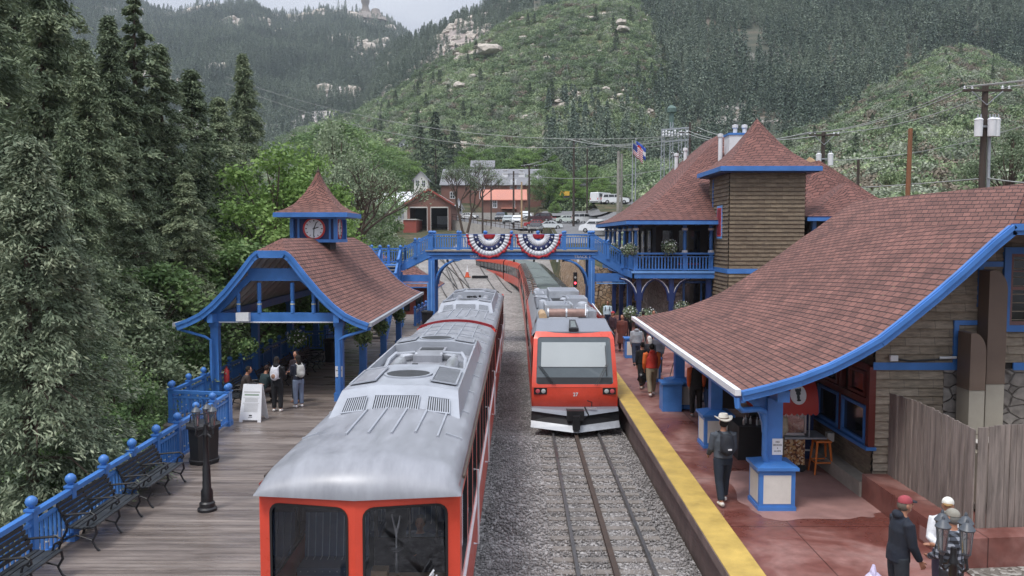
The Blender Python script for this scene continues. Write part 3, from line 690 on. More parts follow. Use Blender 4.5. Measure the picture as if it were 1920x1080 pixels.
def bare_tree(px, py, Y, zb, label, seed):
    g = random.Random(seed); r = thing('bare_tree', label, 'tree', (PX(px, Y), Y, zb)); H = PZ(py, Y)-zb; mb = MB(); x0 = PX(px, Y)
    tips = []
    def br(p, d, L_, r_, k):
        q = p+d*L_; mb.tube([p, (p+q)/2+Vector((g.gauss(0, .05), 0, 0))*L_, q], [r_, r_*.85, r_*.7], 5, caps=False)
        if k == 0: tips.append(q); return
        for _ in range(3 if k > 1 else 3):
            nd = (d+Vector((g.gauss(0, .42), g.gauss(0, .42), g.uniform(-.05, .25)))).normalized(); br(q, nd, L_*g.uniform(.62, .82), r_*.62, k-1)
    for s_ in (-1, 1): br(Vector((x0+s_*.4, Y, zb)), Vector((s_*.22, 0, 1)).normalized(), H*.27, H*.02, 5)
    mb.build('branches', M['bark'], r)
    T = np.array([tuple(t) for t in tips]); gg = np.random.default_rng(seed); idx = np.repeat(np.arange(len(T)), 9); n = len(idx)
    C = T[idx]+gg.normal(0, .38, (n, 3))-np.array([x0, Y, zb]); D = unit(gg.normal(0, 1, (n, 3))); U = unit(np.cross(D, gg.normal(0, 1, (n, 3))))
    V, F = leafquads(C, D, U, gg.uniform(.16, .32, n), gg.uniform(.1, .2, n)); facesmesh('foliage', V, F, M['l_grey'], r, gg.random(n))
bare_tree(872, 292, 150, 7.0, 'sparse forked tree with bare limbs in front of the coral roofed building', 3)
bare_tree(615, 262, 78, -1, 'sparse pale leafed tree between the aspen and the grey trees', 9)

for k in range(16):
    plant_px('fir' if k % 2 else 'fir2', -60+k*31+rnd.uniform(-12, 12), np.interp(k, [0, 4, 9, 15], [-160, -60, 150, 300])+rnd.uniform(-30, 50), rnd.uniform(44, 66), 'dark fir in the dense stand filling the bank behind the front row of firs', group='firs behind the front row', wid=1.15)
for k in range(7):
    _Y = 28+k*2.6
    plant_px('leafy' if k % 2 else 'greyleaf', VPX-FPX*(14.3+rnd.uniform(0, 1.2))/_Y, rnd.uniform(500, 610), _Y, 'bushy green tree in the thicket between the railing and the firs', group='thicket trees on the bank', wid=1.1)
for k, (px, py, Y, zb) in enumerate(((1030, 300, 236, 14), (1052, 318, 232, 14), (1075, 335, 226, 13), (1110, 305, 234, 14), (1128, 330, 215, 13), (1040, 375, 212, 11), (1150, 345, 200, 12), (880, 272, 273, 20), (912, 276, 274, 20), (948, 268, 275, 20), (985, 276, 272, 20), (1020, 272, 274, 20), (700, 255, 240, 14), (665, 235, 230, 12), (735, 270, 250, 15), (640, 215, 210, 10))):
    plant_px('birch' if k % 3 else 'leafy', px, py, Y, 'light green broadleaf tree in the belt around the buildings at the foot of the hill', zb=zb, group='broadleaf trees at the foot of the hill', wid=rnd.uniform(1.3, 1.9))
def pcol(name, objs):
    c = bpy.data.collections.new(name)
    for o in objs:
        COL.objects.unlink(o); c.objects.link(o)
    return c
def bushproto(seed, n, lm, flat=.75):
    g = np.random.default_rng(seed); k = 9; c0 = g.normal(0, .42, (k, 3))*np.array([1, 1, .5])+np.array([0, 0, .45]); idx = g.integers(0, k, n)
    d = unit(g.normal(0, 1, (n, 3))); C = c0[idx]+d*np.array([.5, .5, .5*flat]); C[:, 2] = np.abs(C[:, 2])
    D = unit(np.cross(d, g.normal(0, 1, (n, 3)))+g.normal(0, .3, (n, 3))); U = unit(np.cross(D, d+g.normal(0, .5, (n, 3))))
    V, F = leafquads(C, D, U, g.uniform(.14, .27, n), g.uniform(.10, .19, n))
    return facesmesh('bush', V, F, lm, None, np.clip(.1+.5*g.random(n)+.4*g.random(k)[idx], 0, 1))
def treeproto(seed, n, lm, slim=.20):
    g = np.random.default_rng(seed); z = g.random(n)**1.15; r = slim*(1-z)**.85*g.uniform(.3, 1.15, n)+.012; a = g.uniform(0, 6.28, n)
    C = np.stack([np.cos(a)*r, np.sin(a)*r, z*.97+.02], 1); D = unit(np.stack([np.cos(a), np.sin(a), g.uniform(-.9, -.1, n)], 1)+g.normal(0, .25, (n, 3))); U = unit(np.cross(D, g.normal(0, 1, (n, 3))+np.array([0, 0, 1])))
    V, F = leafquads(C, D, U, g.uniform(.045, .085, n), g.uniform(.022, .045, n))
    return facesmesh('far_tree', V, F, lm, None, g.random(n))
def rockproto(seed):
    g = np.random.default_rng(seed); bm = bmesh.new(); bmesh.ops.create_icosphere(bm, subdivisions=2, radius=1)
    sx, sy, sz = g.uniform(.7, 1.3), g.uniform(.7, 1.2), g.uniform(.5, .85); off = g.uniform(0, 50)
    for v in bm.verts:
        c = v.co; k = 1+float(fbm(c.x*1.3+off, c.y*1.3+c.z*1.7, seed, 3))*.55; c.x *= sx*k; c.y *= sy*k; c.z *= sz*k
        c.z = c.z*(1.0 if c.z > 0 else .5)
    me = bpy.data.meshes.new('boulder'); bm.to_mesh(me); bm.free(); me.materials.append(M['rock']); o = bpy.data.objects.new('boulder', me); COL.objects.link(o); return o
M['l_scrub'] = leafmat('scrub_leaves', (0.087, 0.139, 0.065), (0.175, 0.248, 0.124), (0.364, 0.437, 0.241), .15, patch=0.03)
M['l_scrub2'] = leafmat('sage_leaves', (0.1, 0.125, 0.088), (0.2, 0.231, 0.163), (0.375, 0.413, 0.312), .15, patch=0.03)
M['l_dead'] = leafmat('brown_scrub', (0.105, 0.09, 0.068), (0.195, 0.165, 0.12), (0.3, 0.255, 0.195), .1)
scrub = pcol('scrub_kinds', [bushproto(100+i, 400, M['l_scrub'] if i < 4 else (M['l_scrub2'] if i < 6 else M['l_dead'])) for i in range(7)])
fartrees = pcol('far_tree_kinds', [treeproto(200+i, 360, M['l_far'], (.15, .19, .22, .13)[i % 4]) for i in range(5)])
boulders = pcol('boulder_kinds', [rockproto(300+i) for i in range(5)])
def gn_scatter(name, P, S, ROT, IDX, coll, label):
    me = bpy.data.meshes.new(name); me.vertices.add(len(P)); me.vertices.foreach_set('co', P.ravel().astype(np.float32))
    for nm, ty, d in (('sx', 'FLOAT', S), ('rot', 'FLOAT', ROT), ('pick', 'INT', IDX)):
        at = me.attributes.new(nm, ty, 'POINT'); at.data.foreach_set('value', d.astype(np.int32 if ty == 'INT' else np.float32))
    o = bpy.data.objects.new(name, me); COL.objects.link(o); o['kind'] = 'stuff'; o['label'] = label
    g = bpy.data.node_groups.new(name+'_nodes', 'GeometryNodeTree')
    g.interface.new_socket('Geometry', in_out='INPUT', socket_type='NodeSocketGeometry'); g.interface.new_socket('Geometry', in_out='OUTPUT', socket_type='NodeSocketGeometry')
    n = g.nodes.new; gi = n('NodeGroupInput'); go = n('NodeGroupOutput'); ip = n('GeometryNodeInstanceOnPoints'); ci = n('GeometryNodeCollectionInfo')
    ci.inputs['Collection'].default_value = coll; ci.inputs['Separate Children'].default_value = True; ci.inputs['Reset Children'].default_value = True
    def na(nm, ty):
        a = n('GeometryNodeInputNamedAttribute'); a.data_type = ty; a.inputs['Name'].default_value = nm; return a.outputs['Attribute']
    cx = n('ShaderNodeCombineXYZ'); lk = g.links.new
    lk(na('rot', 'FLOAT'), cx.inputs[2]); ip.inputs['Pick Instance'].default_value = True
    lk(gi.outputs[0], ip.inputs['Points']); lk(ci.outputs[0], ip.inputs['Instance']); lk(na('pick', 'INT'), ip.inputs['Instance Index'])
    lk(cx.outputs[0], ip.inputs['Rotation']); lk(na('sx', 'FLOAT'), ip.inputs['Scale']); lk(ip.outputs[0], go.inputs[0])
    md = o.modifiers.new('scatter', 'NODES'); md.node_group = g
    return o
def sample(zf, Y0, Y1, px0, px1, n, seed, margin=40):
    g = np.random.default_rng(seed); Y = np.sqrt(g.uniform(Y0**2, Y1**2, n)); tx = (g.uniform(px0, px1, n)-VPX)/FPX
    z = zf(tx, Y); py = HOR-(z-CAMZ)/Y*FPX; k = py > -margin
    return tx[k], Y[k], z[k], g
def scat(name, zf, Y0, Y1, px0, px1, n, seed, coll, kinds, smin, smax, label, mask=None, sink=0):
    tx, Y, z, g = sample(zf, Y0, Y1, px0, px1, n, seed)
    if mask is not None:
        k = g.random(len(tx)) < mask(tx, Y, z); tx, Y, z = tx[k], Y[k], z[k]
    n = len(tx); S = g.uniform(smin, smax, n)*g.uniform(.75, 1.1, n)
    P = np.stack([tx*Y, Y, z-sink*S], 1)
    return gn_scatter(name, P, S, g.uniform(0, 6.28, n), g.choice(kinds, n), coll, label)
scat('far_forest', zA, 540, 1530, 120, 900, 26000, 1, fartrees, [0, 1, 2, 3, 4], 11, 21, 'dark conifer forest on the distant mountain', lambda t, Y, z: np.clip(1.15-sstep(.40, .62, rkA(t, Y)), .06, 1), .03)
scat('ridge_forest', zB, 320, 815, 560, 1250, 7500, 2, fartrees, [0, 1, 2, 3, 4], 7, 14, 'conifers among the rocks of the middle ridge', lambda t, Y, z: np.clip(1.0-sstep(.40, .66, rkB(t, Y))*.95, .05, 1), .03)
scat('hillside_forest', zD, 270, 905, 1020, 2150, 24000, 3, fartrees, [0, 1, 2, 3, 4], 8.5, 16, 'grey green conifer forest on the hillside at the right', lambda t, Y, z: np.clip(1.1-sstep(.42, .66, rkD(t, Y)), .08, 1)*np.clip(.85+fbm(t*Y/28, Y/28, 77)*2.2, .12, 1), .03)
scat('scrub_cover', zC, 262, 484, 420, 1480, 13500, 4, scrub, [0, 1, 2, 3, 0, 1, 2, 4, 5, 6], 1.5, 3.3, 'dense green scrub covering the middle hill', lambda t, Y, z: np.clip(1.0-sstep(.42, .6, rkC(t, Y)), .12, 1), .15)
scat('scrub_cover', zE, 88, 362, 1180, 2150, 11500, 5, scrub, [0, 1, 2, 4, 5, 6, 6], 1.2, 3.0, 'mixed green and brown scrub on the slope at the right', lambda t, Y, z: np.clip(1.0-sstep(.42, .6, rkC(t, Y)), .12, 1), .15)
scat('scattered_rocks', zC, 262, 484, 420, 1480, 1900, 6, boulders, [0, 1, 2, 3, 4], .8, 2.6, 'pale rocks lying between the scrub', lambda t, Y, z: .2+.8*sstep(.3, .5, rkC(t, Y)), 0)
scat('scattered_rocks', zE, 120, 362, 1250, 2100, 900, 16, boulders, [0, 1, 2, 3, 4], .4, 1.5, 'pale rocks lying on the shrubby slope at the right', lambda t, Y, z: .2+.8*sstep(.3, .5, rkC(t, Y)), 0)
scat('rock_outcrops', zB, 330, 815, 640, 1200, 900, 8, boulders, [0, 1, 2, 3, 4], 1.8, 5.0, 'broken granite outcrops of the middle ridge', lambda t, Y, z: .05+.95*sstep(.45, .6, rkB(t, Y)), 0)
scat('rock_outcrops', zA, 700, 1530, 250, 820, 1100, 9, boulders, [0, 1, 2, 3, 4], 4, 12, 'pale granite outcrops of the far mountain', lambda t, Y, z: .0+1.0*sstep(.50, .62, rkA(t, Y)), 0)
scat('rock_outcrops', zD, 450, 905, 1500, 2000, 500, 10, boulders, [0, 1, 2, 3, 4], 2, 5, 'pale rocks high on the forested hillside', lambda t, Y, z: .0+1.0*sstep(.45, .6, rkD(t, Y)), 0)
def zg(t, Y): return gz(t*Y, Y)
scat('undergrowth', zg, 16, 60, -250, 560, 2600, 11, scrub, [0, 1, 2, 3], .5, 1.3, 'green undergrowth on the bank left of the station', lambda t, Y, z: (t*Y < -13)*1.0, .1)
scat('valley_scrub', zg, 60, 235, 380, 820, 2600, 12, scrub, [0, 1, 2, 3, 4], 1.5, 3.2, 'green scrub on the valley floor behind the trees', lambda t, Y, z: (t*Y < np.interp(Y, [60, 120, 235], [-13, -22, -34]))*1.0, .1)
scat('valley_scrub', zg, 175, 285, 700, 1400, 2200, 13, scrub, [0, 1, 2, 3, 4], 1.5, 3.6, 'green scrub around the buildings at the foot of the hill', lambda t, Y, z: ((t*Y > 10.5) & (Y > 222) | (t*Y > 27) & (Y > 150) | (Y > 274))*1.0, .1)
scat('valley_scrub', zg, 40, 130, 1500, 2150, 1600, 14, scrub, [0, 1, 2, 4, 5, 6], 1.0, 2.4, 'scrub behind the station roofs at the right', lambda t, Y, z: (t*Y > 22)*1.0, .1)

def farthing(name, cat, proto_o, x, y, z, s, label, group, rz=0):
    if not proto_o.get('used'):
        proto_o['used'] = 1
    o = bpy.data.objects.new(name, proto_o.data); COL.objects.link(o); o.location = (x, y, z); o.scale = s; o.rotation_euler = (0, 0, rz)
    tag(o, label, cat, group); return o
tk = list(fartrees.objects); bk = list(boulders.objects); sk = list(scrub.objects)
M['l_hillpine'] = leafmat('hillside_pine', (0.045, 0.072, 0.045), (0.084, 0.121, 0.072), (0.161, 0.209, 0.121), .1)
def bigpine(seed, n=1100):
    g = np.random.default_rng(seed); z = g.random(n)**1.05; az = np.round(g.uniform(0, 24, n)+z*9)*.2618+g.normal(0, .12, n); r = .21*(1-z)**.75*np.sqrt(g.uniform(.05, 1.1, n))*(1+.35*np.sin(z*70))+.01
    C = np.stack([np.cos(az)*r, np.sin(az)*r, z*.95+.04-r*.15], 1); D = unit(np.stack([np.cos(az), np.sin(az), g.uniform(-.6, .1, n)], 1)+g.normal(0, .3, (n, 3))); U = unit(np.cross(D, g.normal(0, .6, (n, 3))+np.array([0, 0, 1])))
    V, F = leafquads(C, D, U, g.uniform(.035, .075, n), g.uniform(.015, .035, n)); o = facesmesh('crown', V, F, M['l_hillpine'], None, g.random(n))
    me = o.data; bpy.data.objects.remove(o)
    t_ = MB().tube([(0, 0, -.05), (0, 0, .97)], [.014, .002], 5).build('trunk', M['bark']); tm = t_.data; bpy.data.objects.remove(t_); return me, tm
PM = [bigpine(900+i) for i in range(3)]
def hillpine(px, py_base, zf, Y, H, label, group='pines standing singly on the bushy hill'):
    x = PX(px, Y); z = float(zf(np.array([(px-VPX)/FPX]), np.array([float(Y)]))[0])
    r = thing('hill_pine', label, 'conifer', (x, Y, z-.3), group); r.scale = (H, H, H); r.rotation_euler = (0, 0, rnd.uniform(0, 6)); k = rnd.randrange(3)
    for nm, me in (('crown', PM[k][0]), ('trunk', PM[k][1])):
        o = bpy.data.objects.new(nm, me); COL.objects.link(o); o.parent = r
for k in range(70):
    px = rnd.choice([rnd.uniform(560, 860), rnd.uniform(760, 1300), rnd.uniform(1100, 1420)]); Y = rnd.uniform(268, 440)
    hillpine(px, 0, zC, Y, rnd.uniform(6, 11), 'dark green pine growing alone among the scrub of the middle hill')
for k in range(50):
    hillpine(rnd.uniform(1280, 1920), 0, zE, rnd.uniform(100, 340), rnd.uniform(3.5, 7.5), 'small dark pine on the shrubby slope behind the station roofs', 'pines on the shrubby slope at the right')
for px, Y, H, lb in ((818, 270, 26, 'tallest dark pine at the foot of the hill behind the brown building'), (790, 276, 20, 'pine just left of the tallest one at the foot of the hill'), (852, 282, 17, 'pine just right of the tallest one at the foot of the hill'), (700, 266, 15, 'pine beside the small white house on the slope'), (1262, 268, 13, 'dark pine below the substation frame')):
    hillpine(px, 0, zC, Y, H, lb, 'tall pines at the hill foot')
for i, (px, py, sw, lb) in enumerate([(918, 120, 22, 'long flat boulder, largest on the upper middle hill'), (1024, 123, 9, 'round pale boulder right of the long flat one'), (888, 153, 7, 'upright pale boulder below the long flat one'), (862, 177, 12, 'wide boulder low on the left of the hill'), (842, 168, 7, 'small boulder left of the wide low one'), (1043, 194, 8, 'upper of two boulders side by side low on the hill'), (1046, 202, 9, 'lower of two boulders side by side low on the hill'), (948, 150, 5, 'single small white boulder in the middle of the hill'), (1160, 62, 12, 'boulder high on the hill near the crest'), (1163, 76, 14, 'flat boulder just below the high one near the crest'), (980, 84, 7, 'round boulder on the upper left shoulder of the hill'), (1290, 95, 10, 'tall pale boulder on the right edge of the bushy hill'), (1134, 181, 8, 'rough boulder at mid height on the right of the hill'), (985, 160, 6, 'low boulder under the middle of the hill')]):
    best = None
    for Y in np.arange(264, 480, 3.0):
        z = float(zC(np.array([(px-VPX)/FPX]), np.array([Y]))[0]); e = abs(HOR-(z-CAMZ)/Y*FPX-py)
        if best is None or e < best[0]: best = (e, Y, z)
    _, Y, z = best; s = sw*Y/FPX*1.0
    farthing('boulder', 'boulder', bk[i % 5], PX(px, Y), Y-1, z+s*.75, (s, s*.9, s*.85), lb, 'boulders on the bushy hill', rnd.uniform(0, 6))
r = thing('rock_tower', 'round domed rock tower on the summit of the far mountain', 'rock', (PX(690, 1490), 1490, PZ(40, 1490)))
mb = MB(); cx_, cz_ = PX(690, 1490), PZ(24, 1490)
mb.lathe((cx_, 1490, cz_-14), [(13, 0), (10.5, 8), (6, 14), (5.5, 20), (7.2, 24), (7.4, 29), (5, 33), (1, 35)], 12); mb.lathe((cx_+18, 1490, cz_-14), [(14, 0), (9, 6), (7, 12), (2, 14)], 9); mb.lathe((cx_-2, 1490, cz_-30), [(60, 0), (40, 12), (20, 20), (5, 22)], 11)
mb.build('rock_mass', mat('summit_rock', (.22, .19, .165), .9, var=.3, vs=.1), r)
# ================================================================== RAILINGS, PAVILION, FOOTBRIDGE
def text_mesh(s, size, depth=.01, bold=False):
    cu = bpy.data.curves.new('txt', 'FONT'); cu.body = s; cu.size = size; cu.extrude = depth; cu.align_x = 'CENTER'; cu.align_y = 'CENTER'; cu.resolution_u = 2
    if bold: cu.offset = size*.02
    o = bpy.data.objects.new('txt', cu); COL.objects.link(o); dg = bpy.context.evaluated_depsgraph_get()
    me = bpy.data.meshes.new_from_object(o.evaluated_get(dg)); bpy.data.objects.remove(o); return me
def text_part(name, s, size, loc, mt, parent, rx=90, rz=0, depth=.01, bold=False):
    me = text_mesh(s, size, depth, bold); me.materials.clear(); me.materials.append(mt)
    o = bpy.data.objects.new(name, me); COL.objects.link(o); o.parent = parent
    off = Vector((0, 0, 0)); q = parent
    while q is not None: off += q.location; q = q.parent
    o.location = Vector(loc)-off; o.rotation_euler = (R(rx), 0, R(rz)); return o

def post_mb(x, y, z, h=1.12, w=.13):
    mb = MB(); mb.box(x-w/2, x+w/2, y-w/2, y+w/2, z, z+h-.14); mb.box(x-w*.68, x+w*.68, y-w*.68, y+w*.68, z+h-.14, z+h-.10)
    mb.lathe((x, y, z+h-.10), [(.035, 0), (.04, .02), (.085, .06), (.10, .11), (.085, .16), (.04, .20), (.01, .21)], 12)
    mb.box(x-w*.62, x+w*.62, y-w*.62, y+w*.62, z, z+.14); return mb
def railing(label, pts, group=None, step=1.3, h=1.12, knobs=True, name='railing', posts=True):
    """pts: 3-D points of the deck line"""
    r = thing(name, label, 'railing', pts[0], group); proto_p = None
    tr_ = MB(); br_ = MB(); bal = MB(); kn = MB()
    for a, b in zip(pts[:-1], pts[1:]):
        a, b = Vector(a), Vector(b); L_ = (b-a).length; n = max(1, round(L_/step)); d = (b-a)/n
        for k in range(n):
            p, q = a+d*k, a+d*(k+1); u = d.normalized()
            p2, q2 = p+u*.07, q-u*.07
            tr_.beam(p2+Vector((0, 0, h-.20)), q2+Vector((0, 0, h-.20)), .11, .085); tr_.beam(p2+Vector((0, 0, h-.36)), q2+Vector((0, 0, h-.36)), .07, .05)
            br_.beam(p2+Vector((0, 0, .13)), q2+Vector((0, 0, .13)), .07, .07)
            m = max(3, int((q2-p2).length/.135))
            for j in range(m):
                c = p2.lerp(q2, (j+.5)/m); bal.beam(c+Vector((0, 0, .16)), c+Vector((0, 0, h-.38)), .042, .042, up=(u.x, u.y, 0))
                if knobs and j % 2 == 0: kn.ball(c+Vector((0, 0, h-.29)), .032, 6); kn.ball(c+Vector((0, 0, .30)), .03, 6)
            if posts:
                if proto_p is None: proto_p = post_mb(p.x, p.y, p.z, h).build('post', M['blue'], r); p00 = p.copy()
                else:
                    c_ = proto_p.copy(); COL.objects.link(c_); c_.parent = r; c_.location = p-p00
    if posts:
        c_ = proto_p.copy(); COL.objects.link(c_); c_.parent = r; c_.location = Vector(pts[-1])-p00
    tr_.build('top_rail', M['blue'], r); br_.build('bottom_rail', M['blue'], r); bal.build('balusters', M['blue'], r, smooth=None)
    if knobs: kn.build('rail_knobs', M['kn'], r)
    return r
M['kn'] = mat('pale_knobs', (.62, .63, .50), .5)
railing('long blue railing behind the near benches, closest to the camera', [(-7.78, 5.6, 1), (-8.0, 13.4, 1), (-8.38, 23.75, 1)])
railing('short blue railing across the boardwalk corner beside the black bin', [(-8.38, 23.9, 1), (-10.2, 24.2, 1)], step=1.82)
railing('blue railing running under the left side of the clock pavilion', [(-10.22, 24.35, 1), (-10.3, 39.4, 1)])
railing('short blue railing across the deck at the far end of the pavilion', [(-10.25, 39.5, 1), (-9.2, 39.6, 1)], step=1.05)
railing('blue railing beyond the pavilion up to the footbridge stairs', [(-9.15, 39.8, 1), (-9.2, 47.5, 1)])
railing('blue railing at the left foot of the footbridge beside the far bin', [(-6.25, 50.6, 1), (-5.9, 57.6, 1)])

pv = thing('clock_pavilion', 'open blue waiting pavilion with red shingle roof and clock cupola', 'pavilion', (-8.0, 34, 1))
PVX = -8.0; Y0p, Y1p = 27.0, 42.0
prof = [(3.13, 3.66), (2.75, 3.80), (2.35, 4.0), (1.95, 4.32), (1.5, 4.78), (1.05, 5.32), (.62, 5.88), (.46, 6.02)]   # half profile: distance from ridge, height
ridge = (0.0, 6.42)
def pav_roof(mb):
    for s in (-1, 1):
        P = []
        for y in np.linspace(Y0p, Y1p, 9): P.append([(PVX+s*d, y, z) for d, z in prof])
        mb.sheet(P, .07, 0, 1, 2, flip=(s < 0))
        P = [[(PVX+s*.46, Y0p, 6.02), (PVX+s*.459, Y0p+.01, 6.021)], [(PVX+s*.46, Y0p+1.3, 6.02), (PVX, Y0p+1.3, 6.42)], [(PVX+s*.46, Y1p-1.3, 6.02), (PVX, Y1p-1.3, 6.42)], [(PVX+s*.46, Y1p, 6.02), (PVX+s*.459, Y1p-.01, 6.021)]]
        mb.sheet(P, .05, 0, 1, 2, flip=(s < 0))
    for y0, y1 in ((Y0p, Y0p+1.3), (Y1p, Y1p-1.3)):
        mb.poly([(PVX-.46, y0, 6.02), (PVX+.46, y0, 6.02), (PVX, y1, 6.42)], 0)
mb = MB(); pav_roof(mb); rf = mb.build('roof', [M['roof'], M['cream'], M['blue']], pv)
for y in (Y0p-.03, Y1p+.03):
    mb = MB()
    for s in (-1, 1):
        for (d0, z0), (d1, z1) in zip(prof[:-1], prof[1:]):
            mb.beam((PVX+s*d0, y, z0-.13), (PVX+s*d1, y, z1-.13), .06, .24, up=(0, 0, 1))
            mb.beam((PVX+s*d0, y-.035, z0-.05), (PVX+s*d1, y-.035, z1-.05), .05, .10)
    mb.beam((PVX-.46, y, 5.9), (PVX+.46, y, 5.9), .06, .24)
    mb.build('bargeboard', M['blue'], pv)
inner = [(2.4, 3.74), (2.1, 3.88), (1.62, 4.30), (1.15, 4.84), (.85, 5.12)]
for y in (27.45, 41.5):
    mb = MB()
    for s in (-1, 1):
        for (d0, z0), (d1, z1) in zip(inner[:-1], inner[1:]): mb.beam((PVX+s*d0, y, z0), (PVX+s*d1, y, z1), .10, .20)
    mb.beam((PVX-.9, y, 5.22), (PVX+.9, y, 5.22), .12, .42)
    mb.build('gable_arch', M['blue'], pv)
    for dx, zt in ((-1.25, 4.75), (-.55, 5.1), (.55, 5.1), (1.25, 4.75)):
        p_ = MB().lathe((PVX+dx, y, 3.95), [(.07, 0), (.07, .25), (.05, .28), (.075, .34), (.05, .4), (.07, .45), (.07, zt-4.1)], 8).build('gable_spindle', M['blue'], pv)
        MB().lathe((PVX+dx, y, 4.22), [(.078, 0), (.078, .04)], 8).build('pale_band', M['kn'], p_)
cols_y = [27.5, 31.7, 36.6, 41.3]
XL, XR = -10.05, -5.92
mb = MB()
for y in (27.5, 41.3): mb.box(XL-.1, XR+.1, y-.09, y+.09, 3.66, 3.95)
for x in (XL, XR): mb.box(x-.09, x+.09, 27.0, 41.8, 3.661, 3.94)
mb.build('beam', M['blue'], pv)
MB().box(XL+.1, XR-.1, 27.39, 27.41, 3.62, 3.66).build('beam_strip', M['white'], pv)
mb = MB()
for y in np.arange(28.2, 41, .9):
    for s in (-1, 1): mb.beam((PVX+s*2.3, y, 3.86), (PVX+s*1.5, y, 4.60), .06, .12); mb.beam((PVX+s*1.5, y, 4.60), (PVX+s*.5, y, 5.80), .06, .12)
mb.build('rafters', M['cream'], pv)
def pv_post(x, y):
    mb = MB(); mb.box(x-.13, x+.13, y-.13, y+.13, 1.0, 3.66); mb.box(x-.17, x+.17, y-.17, y+.17, 1.0, 1.28); mb.box(x-.16, x+.16, y-.16, y+.16, 3.50, 3.657)
    return mb
p0_ = None
for x in (XL, XR):
    for y in cols_y:
        if p0_ is None: p0_ = pv_post(x, y).build('post', M['blue'], pv)
        else: c = p0_.copy(); COL.objects.link(c); c.parent = pv; c.location = (x-XL, y-27.5, 0)
for s, x in ((-1, PVX-3.2), (1, PVX+3.2)):
    mb = MB(); mb.beam((x, 26.95, 3.60), (x, 42.05, 3.60), .12, .12); g_ = mb.build('gutter', M['galv'], pv)
    mb = MB(); mb.tube([(x, 27.1, 3.55), (x-s*.05, 27.1, 3.45), (PVX+s*2.3, 27.2, 3.18), (PVX+s*2.12, 27.25, 3.05), (PVX+s*2.12, 27.25, 1.1)], .05, 8); mb.build('downpipe', M['blue'], pv)
MB().cbox((PVX-1.05, 27.3, 3.83), (.42, .22, .28)).build('floodlight', M['white'], pv)
cu = (-8.0, 33.6); hw = .80
MB().box(cu[0]-.55, cu[0]+.55, cu[1]-.55, cu[1]+.55, 5.5, 6.30).build('cupola_base', M['darkwood'], pv)
cp = MB()
cp.box(cu[0]-.78, cu[0]+.78, cu[1]-.78, cu[1]+.78, 6.36, 7.28); cpo = cp.build('cupola', M['blue_dark'], pv)
mb = MB(); mb.box(cu[0]-.95, cu[0]+.95, cu[1]-.95, cu[1]+.95, 6.24, 6.36); mb.box(cu[0]-.9, cu[0]+.9, cu[1]-.9, cu[1]+.9, 7.16, 7.32)
for sx in (-1, 1):
    for sy in (-1, 1):
        mb.box(cu[0]+sx*.86-.07, cu[0]+sx*.86+.07, cu[1]+sy*.86-.07, cu[1]+sy*.86+.07, 6.36, 7.16)
        mb.box(cu[0]+sx*.62-.04, cu[0]+sx*.62+.04, cu[1]+sy*.80-.03, cu[1]+sy*.80+.03, 6.36, 7.16)
        mb.box(cu[0]+sx*.80-.03, cu[0]+sx*.80+.03, cu[1]+sy*.62-.04, cu[1]+sy*.62+.04, 6.36, 7.16)
mb.build('cupola_frame', M['blue'], cpo)
P_ = []
cprof = [(1.42, 7.40), (1.12, 7.52), (.78, 7.76), (.46, 8.18), (.20, 8.66), (.03, 9.10)]
for k in range(4):
    a = [(-1, -1), (1, -1), (1, 1), (-1, 1), (-1, -1)]
    (ax, ay), (bx_, by_) = a[k], a[k+1]
    P_.append([[(cu[0]+lerp(ax, bx_, t)*d, cu[1]+lerp(ay, by_, t)*d, z) for d, z in cprof] for t in (0, .5, 1)])
mb = MB()
for P in P_: mb.sheet(P, .05, 0, 1, 2, flip=True)
mb.build('cupola_roof', [M['roof'], M['blue'], M['blue']], pv)
mb = MB(); mb.box(cu[0]-1.44, cu[0]+1.44, cu[1]-1.44, cu[1]+1.44, 7.22, 7.38); mb.build('cupola_eave', M['blue'], pv)
MB().lathe((cu[0], cu[1], 9.02), [(.05, 0), (.07, .06), (.02, .16), (.01, .3)], 8).build('finial', M['rust'], pv)
Rx90 = Matrix.Rotation(R(90), 3, 'X')
M['clockred'] = mat('clock_red', (.55, .05, .05), .4); M['clockface'] = mat('clock_white', (.75, .76, .78), .4, var=.02)
for (fx, fy, rz) in ((cu[0], cu[1]-.79, 0), (cu[0]+.79, cu[1], 90)):
    Mx = Matrix.Rotation(R(rz), 3, 'Z')@Rx90
    c = Vector((fx, fy, 6.78))
    rim = MB().lathe(c, [(.44, 0), (.44, .06), (.37, .07), (.37, .03)], 28, ax=Mx).build('clock_rim', M['clockred'], pv)
    nrm = Mx@Vector((0, 0, 1)); rt = Mx@Vector((1, 0, 0)); up_ = Vector((0, 0, 1))
    fc = MB().lathe(c, [(.38, 0), (.38, .045)], 28, ax=Mx).build('clock_face', M['clockface'], rim)
    mb = MB()
    for h_ in range(12):
        a = R(30*h_); d = rt*math.sin(a)+up_*math.cos(a); mb.beam(c+nrm*.055+d*.28, c+nrm*.055+d*.34, .022 if h_ % 3 else .035, .012, up=tuple(nrm))
    for a, l, w_ in ((R(72), .19, .035), (R(183), .30, .026), ):
        d = rt*math.sin(a)+up_*math.cos(a); mb.beam(c+nrm*.065-d*.05, c+nrm*.065+d*l, w_, .012, up=tuple(nrm))
    d = rt*math.sin(R(22))+up_*math.cos(R(22)); mb.beam(c+nrm*.065, c+nrm*.065+d*.28, .03, .012, up=tuple(nrm))
    mb.build('clock_hands', M['black'], rim)

